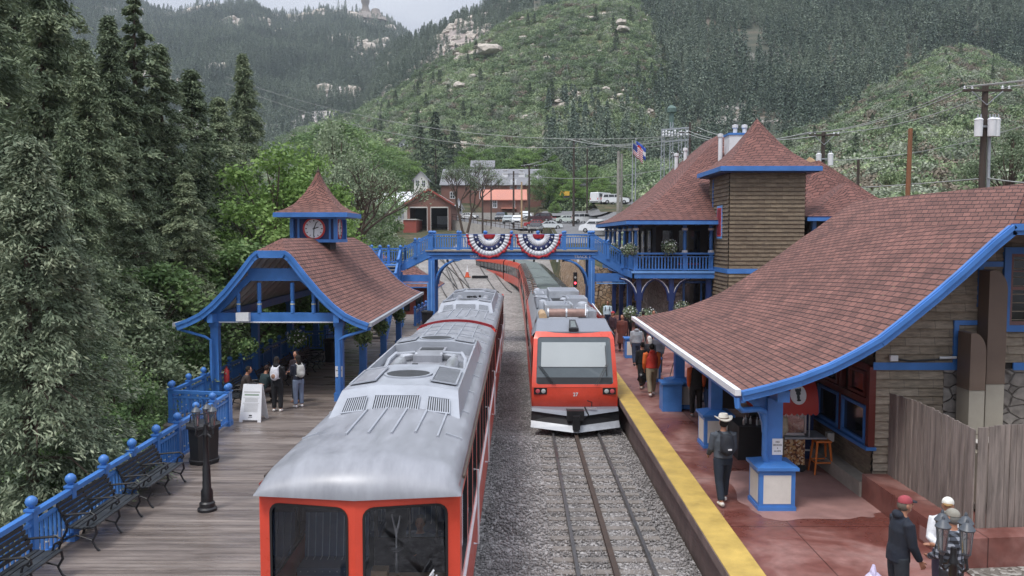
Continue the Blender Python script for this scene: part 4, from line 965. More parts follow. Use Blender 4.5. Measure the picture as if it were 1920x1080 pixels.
fb = thing('footbridge', 'blue timber footbridge with railings crossing over both trains', 'footbridge', (0, 50, 0))
YB = 50.0; xa, xb = -5.15, 4.45; zd = 5.62
mb = MB(); mb.box(xa-.3, xb+.3, YB-.07, YB+.05, 5.08, 5.56); mb.box(xa-.3, xb+.3, YB+1.9, YB+2.02, 5.08, 5.56); mb.box(xa-.3, xb+.3, YB-.16, YB-.07, 5.36, 5.46)
mb.build('girder', M['blue'], fb, smooth=None)
MB().box(xa-.35, xb+.35, YB-.22, YB+2.1, 5.565, 5.64).build('walkway', M['boardpath'], fb, smooth=None)
text_part('lettering', 'TRACK 1', .25, (-2.35, YB-.085, 5.235), M['white'], fb, depth=.006)
text_part('lettering', 'TRACK 1', .25, (3.9, YB-.085, 5.235), M['white'], fb, depth=.006)
for px_ in (xa, xb):
    for yy in (YB, YB+1.95):
        p_ = MB().box(px_-.19, px_+.19, yy-.17, yy+.12, -.2 if px_ < -5.9 else .98, 5.08).build('bridge_post', M['blue'], fb, smooth=None)
        MB().box(px_-.03, px_+.03, yy-.20, yy-.17, 1.2, 5.0).build('pale_stripe', M['blue_light'], p_, smooth=None)
for s, px_ in ((1, xa+.19), (-1, xb-.19)):
    for yy in (YB, YB+1.95):
        pts = [(px_, yy, 3.5)]+[(px_+s*(1.5-1.5*math.cos(a)), yy, 3.5+1.55*math.sin(a)) for a in [R(q) for q in range(10, 91, 16)]]
        MB().tube(pts, .07, 6).build('curved_brace', M['blue'], fb)
def rail_part(pts, step=1.35, h=1.0):
    tr_ = MB(); bal = MB()
    for a, b in zip(pts[:-1], pts[1:]):
        a, b = Vector(a), Vector(b); n = max(1, round((b-a).length/step)); d = (b-a)/n; u = d.normalized()
        for k in range(n+1):
            p = a+d*k
            if k < n or b == Vector(pts[-1]): post_mb(p.x, p.y, p.z, h+.08, .16).build('railing_post', M['blue'], fb)
        for zz, w_, hh in ((h-.06, .12, .09), (h-.22, .07, .05), (.12, .07, .08)): tr_.beam(a+Vector((0, 0, zz)), b+Vector((0, 0, zz)), w_, hh)
        m = int((b-a).length/.15)
        for j in range(m):
            c = a.lerp(b, (j+.5)/m); bal.beam(c+Vector((0, 0, .14)), c+Vector((0, 0, h-.22)), .045, .045, up=(0, 1, 0))
            if j % 2 == 0: bal.ball(c+Vector((0, -.01, h-.14)), .035, 6, 1)
    tr_.build('handrail', M['blue'], fb); bal.build('balusters', [M['blue'], M['kn']], fb, smooth=None)
for yy in (YB-.12, YB+2.0): rail_part([(xa, yy, zd), (xb, yy, zd)], 1.6)
def flight(p0, p1, w, n, vec, name='stair_flight'):
    """steps from p0 (top) to p1 (bottom); vec: unit vector across the flight"""
    mb = MB(); p0, p1 = Vector(p0), Vector(p1); vec = Vector(vec)
    for k in range(n):
        c = p0.lerp(p1, (k+.5)/n); run = (p1-p0); run.z = 0; d = run.normalized()
        mb.cbox(c, (abs(vec.x)*w+abs(d.x)*run.length/n*1.1+.01, abs(vec.y)*w+abs(d.y)*run.length/n*1.1+.01, .05))
    return mb.build(name, M['boardpath'], fb, smooth=None)
def stringer(p0, p1): return MB().beam(p0, p1, .07, .42).build('stringer', M['blue'], fb, smooth=None)
LX0, LX1, LZ = -7.0, -9.1, 4.75
flight((xa-.2, YB+.95, zd), (LX0, YB+.95, LZ), 1.8, 6, (0, 1, 0))
for yy in (YB-.1, YB+2.0):
    stringer((xa-.1, yy, zd-.18), (LX0, yy, LZ-.18)); rail_part([(LX0, yy, LZ), (xa-.1, yy, zd)], 1.0)
mb = MB(); mb.box(LX1, LX0, YB-.2, YB+2.1, LZ-.08, LZ); mb.box(LX1, LX0, YB-.2, YB-.1, LZ-.42, LZ-.08); mb.box(LX1, LX0, YB+2.0, YB+2.1, LZ-.42, LZ-.08)
mb.build('landing', M['blue'], fb, smooth=None)
rail_part([(LX1, YB+2.0, LZ), (LX0, YB+2.0, LZ)], 1.05); rail_part([(LX1, YB-.12, LZ), (-8.25, YB-.12, LZ)], .9)
for x_ in (LX1+.1, -8.0, LX0): MB().box(x_-.1, x_+.1, YB-.15, YB+.05, 1.0, LZ-.42).build('landing_post', M['blue'], fb, smooth=None)
flight((-7.6, YB-.2, LZ), (-7.6, YB-6.0, 1.05), 1.1, 20, (1, 0, 0))
for x_ in (-8.2, -7.0):
    stringer((x_, YB-.2, LZ-.15), (x_, YB-6.0, .95)); rail_part([(x_, YB-.2, LZ), (x_, YB-6.0, 1.0)], 1.4)
mb = MB(); mb.box(LX0, xa, YB-.08, YB+.02, 3.75, 4.15); mb.build('cross_girder', M['blue'], fb, smooth=None)
mb = MB(); mb.box(LX0+.1, xa-.19, YB-.12, YB-.08, 3.62, 3.69, 0); mb.box(LX0+.1, LX0+.17, YB-.12, YB-.08, 1.1, 3.62); mb.box(xa-.27, xa-.2, YB-.12, YB-.08, 1.1, 3.62); mb.build('pale_trim', M['blue_light'], fb, smooth=None)
flight((xb+.2, YB+.9, zd), (6.3, YB+.9, 4.55), 1.8, 6, (0, 1, 0))
for yy in (YB-.1, YB+2.0):
    stringer((xb+.1, yy, zd-.18), (6.4, yy, 4.35)); rail_part([(xb+.1, yy, zd), (6.3, yy, 4.55)], 1.0)
MB().box(xb+.19, 6.7, YB-.08, YB+.02, 3.75, 4.25).build('cross_girder', M['blue'], fb, smooth=None)
MB().box(xb+.3, 6.6, YB-.12, YB-.08, 3.62, 3.69).build('pale_trim', M['blue_light'], fb, smooth=None)
MB().box(6.6, 6.85, YB-.1, YB+.1, 1.0, 4.3).build('bridge_post', M['blue'], fb, smooth=None)
for x_, y_ in ((-4.4, YB+.1), (-1.0, YB+.1), (.7, YB+.1), (3.0, YB+.1)):
    pass
for x_, w_ in ((-4.2, 0), (-.2, 0), (1.0, 0), (2.4, 1), (2.75, 0), (3.65, 1)):
    MB().cbox((x_, YB-.02, 5.0), (.12, .12, .14)).build('under_lamp', M['white'] if w_ else M['black'], fb)
M['flag_red'] = mat('bunting_red', (.42, .025, .035), .8, var=.2, vs=5); M['flag_white'] = mat('bunting_white', (.70, .72, .76), .8, var=.1, vs=5); M['flag_blue'] = mat('bunting_blue', (.018, .028, .11), .8)
def bunting(cx, label):
    r = thing('pleated_bunting', label, 'bunting', (cx, YB-.22, 6.6), 'patriotic buntings on the footbridge'); n = 48; W_, H_ = 1.36, 1.42
    def P(rr, a):
        x = math.cos(a); z = -math.sin(a); k = 1+.035*math.sin(a*1)*0; y = .035*math.sin(a*38)*min(1, rr*1.3)+.02*rr
        return (cx+x*rr*W_, YB-.23-y, 6.58+z*rr*H_+.03*math.sin(a*19)*rr*0)
    for nm, r0, r1, mt in (('red_centre', .0, .26, 'flag_red'), ('inner_white_band', .26, .50, 'flag_white'), ('blue_band', .50, .70, 'flag_blue'), ('outer_white_band', .70, .90, 'flag_white'), ('red_hem', .90, 1.0, 'flag_red')):
        aa = [math.pi*k/(n*2) for k in range(n*2+1)]
        rows = [[P(lerp(r0, r1*(1+.03*math.cos(a*16) if nm == 'red_hem' else 1), t), a) for t in (0, .5, 1)] for a in aa]
        if nm == 'red_centre': rows = [[(p[0], p[1], max(p[2], 6.58-.27)) for p in row] for row in rows]
        b_ = MB().grid(rows).build(nm, M[mt], r, smooth=60)
        sol = b_.modifiers.new('thickness', 'SOLIDIFY'); sol.thickness = .012
        if nm == 'blue_band':
            for q in range(8):
                a = math.pi*(q+.5)/8; c = P(.6, a); st = []
                for m_ in range(10):
                    rr_ = .085 if m_ % 2 == 0 else .036; aa_ = math.pi/2+m_*math.pi/5; st.append((c[0]+rr_*math.cos(aa_), c[2]+rr_*math.sin(aa_)))
                MB().prism(st, 'y', c[1]-.045, c[1]-.02).build('star', M['flag_white'], b_, smooth=None)
    return r
bunting(-1.68, 'half round pleated bunting on the footbridge, nearer the clock pavilion'); bunting(1.27, 'half round pleated bunting on the footbridge, nearer the depot')
def pyramid_kiosk(label, x, y, z0, hw_, ze, zt, zfl):
    r = thing('kiosk', label, 'kiosk', (x, y, z0)); mb = MB()
    c = [(-1, -1), (1, -1), (1, 1), (-1, 1), (-1, -1)]
    for k in range(4):
        (a0, b0), (a1, b1) = c[k], c[k+1]
        mb.sheet([[(x+lerp(a0, a1, t)*d, y+lerp(b0, b1, t)*d, z) for d, z in ((hw_, ze), (hw_*.5, lerp(ze, zt, .45)), (.02, zt))] for t in (0, .5, 1)], .08, 0, 1, 1, flip=True)
    mb.build('roof', [M['roof_far'], M['blue']], r)
    MB().box(x-hw_*.75, x+hw_*.75, y-hw_*.75, y+hw_*.75, zfl, ze-.05).build('walls', M['maroon'], r)
    for s in (-.4, 0, .4):
        MB().box(x+s*hw_-.22*hw_*.5, x+s*hw_+.22*hw_*.5, y-hw_*.77, y-hw_*.75, zfl+(ze-zfl)*.35, zfl+(ze-zfl)*.8).build('window', M['glass_dark'], r)
    return r
pyramid_kiosk('kiosk with red pyramid roof just behind the back of the pavilion roof', -11.6, 58, -1, 2.3, 4.9, 6.5, -.6)
pyramid_kiosk('small shed with red roof framed by the left bay of the footbridge', -8.6, 66, -.3, 2.6, 2.6, 4.4, -.3)
# ================================================================== SNACK BUILDING (right foreground)
kb = thing('station_shop', 'long shingled shop with a huge swept red roof beside the platform', 'building', (7.6, 17.6, 1.0))
RPX = 10.30; YN = 15.9
sprof = [(4.32, 3.53), (4.85, 3.66), (5.45, 3.84), (6.02, 4.07), (6.5, 4.32), (6.95, 4.59), (7.41, 4.96), (7.98, 5.44), (8.46, 5.87), (9.06, 6.44), (9.40, 6.73)]
def yfar(x): return lerp(30.4, 25.6, (x-4.28)/(RPX-4.28))
mb = MB()
ts = np.linspace(0, 1, 15)
mb.sheet([[(x, lerp(YN, yfar(x), t), z) for x, z in sprof] for t in ts], .10, 0, 1, 2)
up_ = [(9.40, 6.73), (9.85, 7.16), (RPX, 7.56)]
mb.sheet([[(x, lerp(YN+(x-9.40)*1.15, yfar(x), t), z) for x, z in up_] for t in ts], .10, 0, 1, 2)
mir = lambda x: 2*RPX-x
mb.sheet([[(mir(x), lerp(YN, yfar(x), t), z) for x, z in sprof] for t in ts], .10, 0, 1, 2, flip=True)
mb.sheet([[(mir(x), lerp(YN+(x-9.40)*1.15, yfar(x), t), z) for x, z in up_] for t in ts], .10, 0, 1, 2, flip=True)
yr = YN+.9*1.15
mb.sheet([[(9.40, YN, 6.73), (RPX-.01, yr, 7.56)], [(mir(9.40), YN, 6.73), (RPX+.01, yr, 7.56)]], .08, 0, 1, 2, flip=True)
mb.sheet([[(x, yfar(x), z) for x, z in sprof+[(RPX, 7.56)]], [(mir(x), yfar(x), z) for x, z in sprof+[(RPX, 7.56)]]], .06, 0, 1, 2, flip=True)
mb.build('roof', [M['roof'], M['blue_dark'], M['blue_dark']], kb, smooth=50)
mb = MB()
for (x0, z0), (x1, z1) in zip(sprof[:-1], sprof[1:]):
    for f in (lambda q: q, mir):
        mb.beam((f(x0), YN-.02, z0-.11), (f(x1), YN-.02, z1-.11), .09, .21); mb.beam((f(x0), YN-.08, z0-.05), (f(x1), YN-.08, z1-.05), .07, .08)
mb.beam((9.38, YN-.02, 6.62), (mir(9.38), YN-.02, 6.62), .09, .21); mb.beam((9.38, YN-.08, 6.66), (mir(9.38), YN-.08, 6.66), .07, .12)
mb.build('bargeboard', M['blue'], kb, smooth=60)
mb = MB(); mb.beam((4.24, YN-.05, 3.49), (4.24, 30.4, 3.49), .12, .12); gt = mb.build('gutter', M['white'], kb, smooth=None)
mb = MB(); mb.beam((4.36, YN, 3.36), (4.36, 30.4, 3.36), .08, .16); mb.build('fascia', M['blue'], kb, smooth=None)
mb = MB(); mb.tube([(4.24, YN+.02, 3.38), (4.26, YN+.02, 3.2), (4.36, YN+.1, 3.12), (4.74, 16.2, 3.10), (4.92, 16.4, 3.0), (4.97, 16.5, 2.8), (4.98, 16.55, 2.1), (5.04, 16.58, 1.9)], .06, 10); mb.build('downpipe', M['blue'], kb)
mb = MB(); mb.box(5.08, 5.32, YN+.2, 30.2, 3.25, 3.47); mb.build('eave_beam', M['blue'], kb, smooth=None)

mb = MB()
for y in np.arange(17, 25.5, .8):
    mb.beam((4.5, y, 3.32), (5.45, y, 3.58), .06, .12); mb.beam((5.45, y, 3.58), (6.5, y, 4.06), .06, .12)
mb.build('rafters', M['blue_dark'], kb, smooth=None)
def pillar(y, label_, x=5.20, big=1.0):
    w_ = .36*big
    cap = MB(); cap.box(x-w_-.06, x+w_+.06, y-w_-.06, y+w_+.06, 1.82, 1.88); cap.lathe((x, y, 1.88), [((w_+.04)*1.38, 0), (.26, .08)], 4)
    mb = MB(); mb.box(x-w_, x+w_, y-w_, y+w_, 1.0, 1.82); ped = mb.build('pedestal', M['blue'], kb, smooth=None)
    for s in (0, 1, 2):
        q = w_-.085
        if s == 0: MB().box(x-q, x+q, y-w_-.006, y-w_+.01, 1.14, 1.72).build('panel', M['cream'], ped, smooth=None)
        if s == 1: MB().box(x-w_-.006, x-w_+.01, y-q, y+q, 1.14, 1.72).build('panel', M['cream'], ped, smooth=None)
        if s == 2: MB().box(x+w_-.01, x+w_+.006, y-q, y+q, 1.14, 1.72).build('panel', M['cream'], ped, smooth=None)
    mb = MB(); mb.box(x-w_-.02, x+w_+.02, y-w_-.02, y+w_+.02, 1.0, 1.08)
    mb.build('plinth', M['blue'], ped, smooth=None); cap.build('cap', M['blue'], ped, smooth=None)
    mb = MB(); mb.box(x-.15, x+.15, y-.15, y+.15, 1.94, 3.24)
    return mb.build('pillar', M['blue'], kb, smooth=None)
for y in (16.75, 21.65, 26.55): pl_ = pillar(y, '')
mb = MB()
for s in (-1,):
    arc = [(5.20+s*(.15+.50*(1-math.cos(a))), 16.75, 2.50+.74*math.sin(a)) for a in [R(q) for q in range(0, 91, 15)]]
    for p, q in zip(arc[:-1], arc[1:]): mb.beam(p, q, .12, .12)
    mb.poly([(5.20+s*.15, 16.72, 3.24)]+[(p[0], 16.72, p[2]) for p in arc]); mb.poly([(5.20+s*.15, 16.78, 3.24)]+[(p[0], 16.78, p[2]) for p in arc])
mb.build('bracket', M['blue'], kb)
def siding(mb, p0, p1, z0, z1, nrm, lims=None, course=.18, th=.05, mat_=0):
    kk = rnd.randrange(50)
    p0, p1 = Vector(p0), Vector(p1); n = Vector(nrm); z = z0; L_ = (p1-p0).length; d = (p1-p0)/L_
    while z < z1-.01:
        zt = min(z+course, z1); a, b = (0, L_) if lims is None else lims((z+zt)/2)
        if b-a > .05:
            q0, q1 = p0+d*a, p0+d*b
            A = [q0+n*th, q1+n*th, q1+n*.004, q0+n*.004]
            mb.poly([(A[0].x, A[0].y, z), (A[1].x, A[1].y, z), (A[2].x, A[2].y, zt), (A[3].x, A[3].y, zt)], mat_, [(a, kk), (b, kk), (b, kk+1), (a, kk+1)])
            mb.poly([(q0.x, q0.y, z), (q1.x, q1.y, z), (A[1].x, A[1].y, z), (A[0].x, A[0].y, z)], mat_)
        z = zt; kk += 1
YG = 17.6
def rz_at(x): xs_, zs_ = zip(*(sprof+[(RPX, 6.75)])); return float(np.interp(x, xs_, zs_))
def x_at(z): xs_, zs_ = zip(*sprof); return float(np.interp(z, zs_, xs_))
holes = [(10.35, 11.35, 4.62, 6.2)]
mb = MB()
def gable_lim(z):
    xl = max(7.6, x_at(z+.05)) if z > 4.0 else 7.6
    return (xl-7.6, (13.0-7.6))
siding(mb, (7.6, YG, 0), (13.0, YG, 0), 3.82, 6.62, (0, -1, 0), gable_lim)
siding(mb, (7.6, YG, 0), (9.05, YG, 0), 1.3, 3.68, (0, -1, 0))
mb.build('gable_siding', M['shakes_uv'] if 'shakes_uv' in M else M['shake'], kb, smooth=None)
mb = MB(); mb.poly([(7.6, YG+.01, 1.0), (13.2, YG+.01, 1.0), (13.2, YG+.01, 6.65), (9.4, YG+.01, 6.65)]+[(x, YG+.01, z-.1) for x, z in reversed(sprof) if 7.6 < x < 9.4]+[(7.6, YG+.01, 4.95)]); mb.build('gable_backing', M['darkwood'], kb, smooth=None)
M['stone'] = None
def stonemat(name, c1, c2, c3, mortar, s=3.2, stretch=(1, 1, 1.6)):
    m, t, b = newmat(name); lk = t.links.new; P = N(t, 'ShaderNodeNewGeometry').outputs['Position']
    mp_ = N(t, 'ShaderNodeMapping'); mp_.inputs['Scale'].default_value = stretch; lk(P, mp_.inputs[0])
    nn = N(t, 'ShaderNodeTexNoise', i_Scale=2.0); lk(mp_.outputs[0], nn.inputs['Vector'])
    mi = N(t, 'ShaderNodeMix', data_type='RGBA'); mi.inputs[0].default_value = .12; lk(mp_.outputs[0], mi.inputs[6]); lk(nn.outputs['Color'], mi.inputs[7])
    v = N(t, 'ShaderNodeTexVoronoi', i_Scale=s); lk(mi.outputs[2], v.inputs['Vector']); e = N(t, 'ShaderNodeTexVoronoi', i_Scale=s, feature='DISTANCE_TO_EDGE'); lk(mi.outputs[2], e.inputs['Vector'])
    sx = N(t, 'ShaderNodeSeparateColor'); lk(v.outputs['Color'], sx.inputs[0]); rp = ramp(t, [(0, c1), (.5, c2), (1, c3)]); lk(sx.outputs[0], rp.inputs[0])
    er = ramp(t, [(.0, (0,)*3), (.07, (1,)*3)]); lk(e.outputs['Distance'], er.inputs[0])
    mm = N(t, 'ShaderNodeMix', data_type='RGBA'); lk(er.outputs[0], mm.inputs[0]); mm.inputs[6].default_value = (*mortar, 1); lk(rp.outputs[0], mm.inputs[7])
    n2 = N(t, 'ShaderNodeTexNoise', i_Scale=7.0, i_Detail=6.0); lk(P, n2.inputs['Vector']); r2 = ramp(t, [(.3, (.7,)*3), (.7, (1.2,)*3)]); lk(n2.outputs[0], r2.inputs[0])
    m3 = N(t, 'ShaderNodeMix', data_type='RGBA', blend_type='MULTIPLY'); m3.inputs[0].default_value = 1; lk(mm.outputs[2], m3.inputs[6]); lk(r2.outputs[0], m3.inputs[7])
    lk(m3.outputs[2], b.inputs['Base Color']); b.inputs['Roughness'].default_value = .85
    hh = N(t, 'ShaderNodeMath', operation='MULTIPLY_ADD'); hh.inputs[1].default_value = .35; lk(n2.outputs[0], hh.inputs[0]); lk(er.outputs[0], hh.inputs[2])
    bp = N(t, 'ShaderNodeBump', i_Strength=.9, i_Distance=.05); lk(hh.outputs[0], bp.inputs['Height']); lk(bp.outputs[0], b.inputs['Normal']); return m
M['stone'] = stonemat('grey_fieldstone', (.17, .15, .135), (.24, .215, .195), (.31, .285, .26), (.13, .115, .105), 3.0)
M['goldstone'] = stonemat('golden_rubble', (.30, .20, .115), (.43, .31, .19), (.50, .40, .30), (.07, .055, .045), 3.4, (1, 1, 1.3))
M['ashlar'] = stonemat('pale_ashlar', (.30, .27, .235), (.36, .33, .29), (.42, .39, .35), (.20, .18, .16), 1.6, (1, 1, 1.8))
MB().box(9.05, 13.0, YG-.05, YG+.3, 1.0, 3.68).build('stone_base', M['stone'], kb, smooth=None)
mb = MB(); mb.box(7.55, 9.62, YG-.06, YG-.02, 3.66, 3.82); mb.box(10.5, 13.0, YG-.062, YG-.02, 3.66, 3.82); mb.box(7.52, 7.66, YG-.06, YG, 1.3, 1.4); mb.build('frieze', M['blue'], kb, smooth=None)
gw = MB();
for x0, x1, z0, z1 in ((10.22, 11.5, 6.12, 6.26), (10.22, 11.5, 4.48, 4.62), (10.22, 10.36, 4.62, 6.12), (11.36, 11.5, 4.62, 6.12)): gw.box(x0, x1, YG-.10, YG, z0, z1)
gwo = gw.build('window', M['blue'], kb, smooth=None)
MB().box(10.36, 11.36, YG-.045, YG-.035, 4.62, 6.12).build('pane', M['glass_dark'], gwo, smooth=None)
mb = MB()
for x0, x1, z0, z1 in ((10.36, 10.42, 4.62, 6.12), (11.30, 11.36, 4.62, 6.12), (10.42, 11.3, 4.62, 4.70), (10.42, 11.3, 5.36, 5.43), (10.42, 11.3, 6.06, 6.12), (10.83, 10.87, 5.43, 6.06), (10.42, 11.3, 5.74, 5.77)): mb.box(x0, x1, YG-.07, YG-.046, z0, z1)
mb.build('sash', mat('dusky_sash', (.22, .12, .11), .6), gwo, smooth=None)
mb = MB(); mb.box(7.48, 7.62, YG-.05, YG+.10, 2.0, 3.72); mb.box(7.50, 7.62, YG+3.2, YG+3.35, 2.0, 3.72); mb.box(7.50, 7.62, YG+.1, 26, 2.86, 3.0); mb.box(7.50, 7.62, YG+.1, 26, 3.6, 3.75)
for y in (YG+1.6, YG+5, YG+7): mb.box(7.50, 7.61, y-.06, y+.06, 1.95, 3.72)
mb.build('corner_timber', M['maroon'], kb, smooth=None)
mb = MB(); siding(mb, (7.6, YG, 0), (7.6, 27.5, 0), 1.3, 1.98, (-1, 0, 0), course=.15); siding(mb, (7.6, YG, 0), (7.6, 27.5, 0), 3.75, 4.7, (-1, 0, 0), course=.17); mb.build('platform_side_siding', M['shake_brown'], kb, smooth=None)
MB().box(7.63, 7.7, YG+.02, 27.5, 1.0, 4.8).build('side_backing', M['darkwood'], kb, smooth=None)
mb = MB(); mb.box(7.42, 7.64, YG-.10, YG+3.4, 1.93, 2.0); mb.build('window_ledge', M['blue'], kb, smooth=None)
for y0, y1, z0, z1 in ((YG+.18, YG+1.48, 2.02, 2.84), (YG+1.70, YG+3.0, 2.02, 2.84), (YG+.22, YG+1.1, 3.04, 3.58), (YG+1.75, YG+2.9, 3.04, 3.58)):
    f_ = MB(); t_ = .07
    for a, b, c, d in ((y0, y1, z0, z0+t_), (y0, y1, z1-t_, z1), (y0, y0+t_, z0+t_, z1-t_), (y1-t_, y1, z0+t_, z1-t_)): f_.box(7.48, 7.56, a, b, c, d)
    fo = f_.build('window', M['blue'] if z0 < 3 else M['maroon'], kb, smooth=None); MB().box(7.54, 7.55, y0+t_, y1-t_, z0+t_, z1-t_).build('pane', M['glass_dark'], fo, smooth=None)
for y0 in (22.2, 24.4):
    d_ = MB().box(7.5, 7.58, y0, y0+1.1, 1.0, 3.2).build('shop_door', M['blue_dark'], kb, smooth=None); MB().box(7.485, 7.5, y0+.15, y0+.95, 1.9, 3.0).build('pane', M['glass_dark'], d_, smooth=None)
MB().box(7.22, 7.6, 17.3, 21.2, 1.0, 1.32).build('wall_plinth', M['boardpath'], kb, smooth=None)
MB().cbox((7.40, 19.5, 2.25-.5), (.16, .16, .2)).build('wall_lamp', M['cream'], kb)
cb = MB().cbox((7.95, YG-.10, 3.92), (.16, .08, .12)).build('junction_box', M['white'], kb); MB().tube([(8.03, YG-.1, 3.90), (8.3, YG-.1, 3.86), (9.0, YG-.1, 3.9), (9.35, YG-.1, 3.94), (9.5, YG-.1, 3.94)], .022, 6).build('conduit', M['black'], kb)
MB().tube([(8.9, YG-.13, 3.93), (9.25, YG-.13, 3.94)], .03, 6).build('conduit_clamp', M['white'], kb)
mb = MB()
for x0, x1, z0, z1 in ((9.22, 9.32, 3.82, 4.62), (9.22, 9.75, 4.62, 4.72), (9.70, 9.80, 5.0, 5.85), (9.70, 10.2, 5.85, 5.96)): mb.box(x0, x1, YG-.08, YG-.02, z0, z1)
mb.build('duct_trim', M['blue'], kb, smooth=None)
def duct(label, x0, x1, y0, y1, zt, zb, zsp):
    r = thing('exhaust_duct', label, 'duct', ((x0+x1)/2, (y0+y1)/2, zb)); cy = y1; rad = (y1-y0)
    cx = (x0+x1)/2; hw_ = (x1-x0)/2; pl = [(x0, zsp), (x1, zsp)]+[(cx+hw_*math.cos(a), zt-hw_*1.0+hw_*math.sin(a)) for a in [R(q) for q in range(0, 91, 15)]]+[(x0, zt-hw_*.15)]
    pl = [(x0, zsp), (x1, zsp)]+[(x1-(1-math.cos(a))*(x1-x0)*.85, zt-.42+.42*math.sin(a)) for a in [R(q) for q in range(0, 91, 12)]]+[(x0, zt-.02)]
    MB().prism(pl, 'y', y0, y1).build('hood', M['brownduct'], r, smooth=40)
    MB().box(x0+.004, x1-.004, y0+.004, y1-.004, zb, zsp-.004).build('riser', M['tanduct'], r, smooth=None)
    mb = MB(); mb.box(x0-.008, x1+.008, y0-.008, y1+.008, zsp-.015, zsp+.015); mb.box(x0-.006, x1+.006, y0-.006, y1+.006, (zb+zsp)/2-.2, (zb+zsp)/2-.185); mb.build('seam', M['brownduct'], r, smooth=None)
duct('tall brown exhaust duct with rounded top on the shop gable', 9.70, 10.08, 17.12, 17.52, 5.80, 1.9, 3.45)
duct('shorter brown exhaust duct with rounded top in front of the tall one', 9.24, 9.56, 16.9, 17.4, 4.53, 1.9, 3.36)
r = thing('insulated_duct', 'pale wrinkled foil duct lying behind the board fence below the risers', 'duct', (10, 16.6, 2.1))
MB().box(9.1, 12, 16.2, 17.5, 1.1, 2.2).build('duct_box', M['tanduct'], r, smooth=None)
mb = MB(); mb.grid([[(x, y, 2.32+.05*math.sin(x*9)+.03*math.sin(y*14)) for y in np.linspace(16.15, 17.4, 8)] for x in np.linspace(9.2, 12, 26)]); mb.build('foil_cover', M['cream'], r)
r = thing('retaining_wall', 'low red painted concrete wall under the grey board fence', 'wall', (7.5, 15.6, 1))
mb = MB(); mb.prism([(7.26, .9), (7.85, .9), (7.85, 1.5), (7.26, 1.5)], 'y', 14.0, 17.28); mb.build('long_wall', M['platform'], r, smooth=None)
mb = MB(); mb.add([(7.26, 14.0, .5), (7.9, 14.0, .5), (14.5, 14.6, .5), (14.5, 14.1, .5), (7.35, 13.5, .5), (7.26, 14.0, 1.5), (7.9, 14.0, 1.5), (14.5, 14.6, 1.55), (14.5, 14.1, 1.55), (7.35, 13.5, 1.5)],
       [(4, 3, 2, 1, 0), (5, 6, 7, 8, 9), (0, 1, 6, 5), (1, 2, 7, 6), (2, 3, 8, 7), (3, 4, 9, 8), (4, 0, 5, 9)]); mb.build('return_wall', M['platform'], r, smooth=None)
MB().box(7.255, 7.27, 14.3, 14.75, 1.05, 1.3).build('bare_patch', M['pinkcon'], r, smooth=None)
r = thing('board_fence', 'weathered grey vertical board fence standing on the red concrete wall', 'fence', (7.9, 15.6, 1.5))
def boards(mb, p0, p1, h0, h1, z0, g):
    p0, p1 = Vector(p0), Vector(p1); L_ = (p1-p0).length; d = (p1-p0)/L_; a = 0; n = Vector((-d.y, d.x, 0))
    while a < L_:
        w_ = g.uniform(.085, .115); hh = lerp(h0, h1, a/L_)+g.uniform(-.012, .012)+.05*math.sin(a*1.3); o = n*g.uniform(-.012, .012)
        q0 = p0+d*a+o; q1 = p0+d*min(L_, a+w_-.008)+o
        mb.beam((q0.x, q0.y, z0+hh/2), (q1.x, q1.y, z0+hh/2), .022, hh); a += w_
mb = MB(); boards(mb, (7.78, 17.25, 0), (7.80, 14.02, 0), 1.72, 1.74, 1.5, rnd); mb.build('long_side_boards', M['fence_wood'], r, smooth=None)
mb = MB(); boards(mb, (7.84, 14.02, 0), (14.5, 14.62, 0), 1.74, 1.9, 1.5, rnd); mb.build('return_boards', M['fence_wood'], r, smooth=None)
mb = MB()
for z in (1.85, 2.9): mb.beam((7.86, 17.2, z), (7.88, 14.1, z), .05, .09); mb.beam((7.9, 14.12, z), (14.4, 14.7, z), .05, .09)
mb.build('fence_rails', M['fence_wood'], r, smooth=None)
structure(MB().add([(7.35, 13.45, 1.02), (16, 14.1, 1.12), (16, 4, 1.12), (7.35, 9.5, 1.02)], [(0, 3, 2, 1)]).build('soil_bed', M['soil'], smooth=None))

# ================================================================== DEPOT (two storeys with tower)
dp = thing('depot_building', 'two storey depot with blue balcony, red hip roof and shingled tower', 'building', (10, 46, 1))
ZE = 7.35
def hip(mb, x0, x1, y0, y1, ze, zr, rx, ry0, ry1, mats=(0, 1, 1), sw=.35, n=6):
    """hip roof with slightly swept eaves; ridge from (rx,ry0) to (rx,ry1)"""
    E = [(x0, y0), (x1, y0), (x1, y1), (x0, y1), (x0, y0)]; Rg = [(rx, ry0), (rx, ry0), (rx, ry1), (rx, ry1), (rx, ry0)]
    for k in range(4):
        rows = []
        for t in np.linspace(0, 1, n):
            e = (lerp(E[k][0], E[k+1][0], t), lerp(E[k][1], E[k+1][1], t)); g_ = (lerp(Rg[k][0], Rg[k+1][0], t), lerp(Rg[k][1], Rg[k+1][1], t))
            rows.append([(lerp(e[0], g_[0], s_), lerp(e[1], g_[1], s_), lerp(ze, zr, s_)-sw*math.sin(math.pi*s_)*(1-s_)) for s_ in (0, .12, .28, .5, .75, 1)])
        mb.sheet(rows, .10, *mats, flip=True)
mb = MB(); hip(mb, 5.9, 19.1, 45.0, 62.4, ZE, 12.75, 12.5, 51.6, 56, sw=.9); mb.build('main_roof', [M['roof_far'], M['blue_dark'], M['blue']], dp, smooth=50)
mb = MB(); mb.box(5.86, 19.14, 44.96, 45.06, ZE-.24, ZE-.06); mb.box(5.86, 5.96, 45.06, 62.4, ZE-.24, ZE-.06); mb.build('eave_board', M['blue'], dp, smooth=None)
mb = MB()
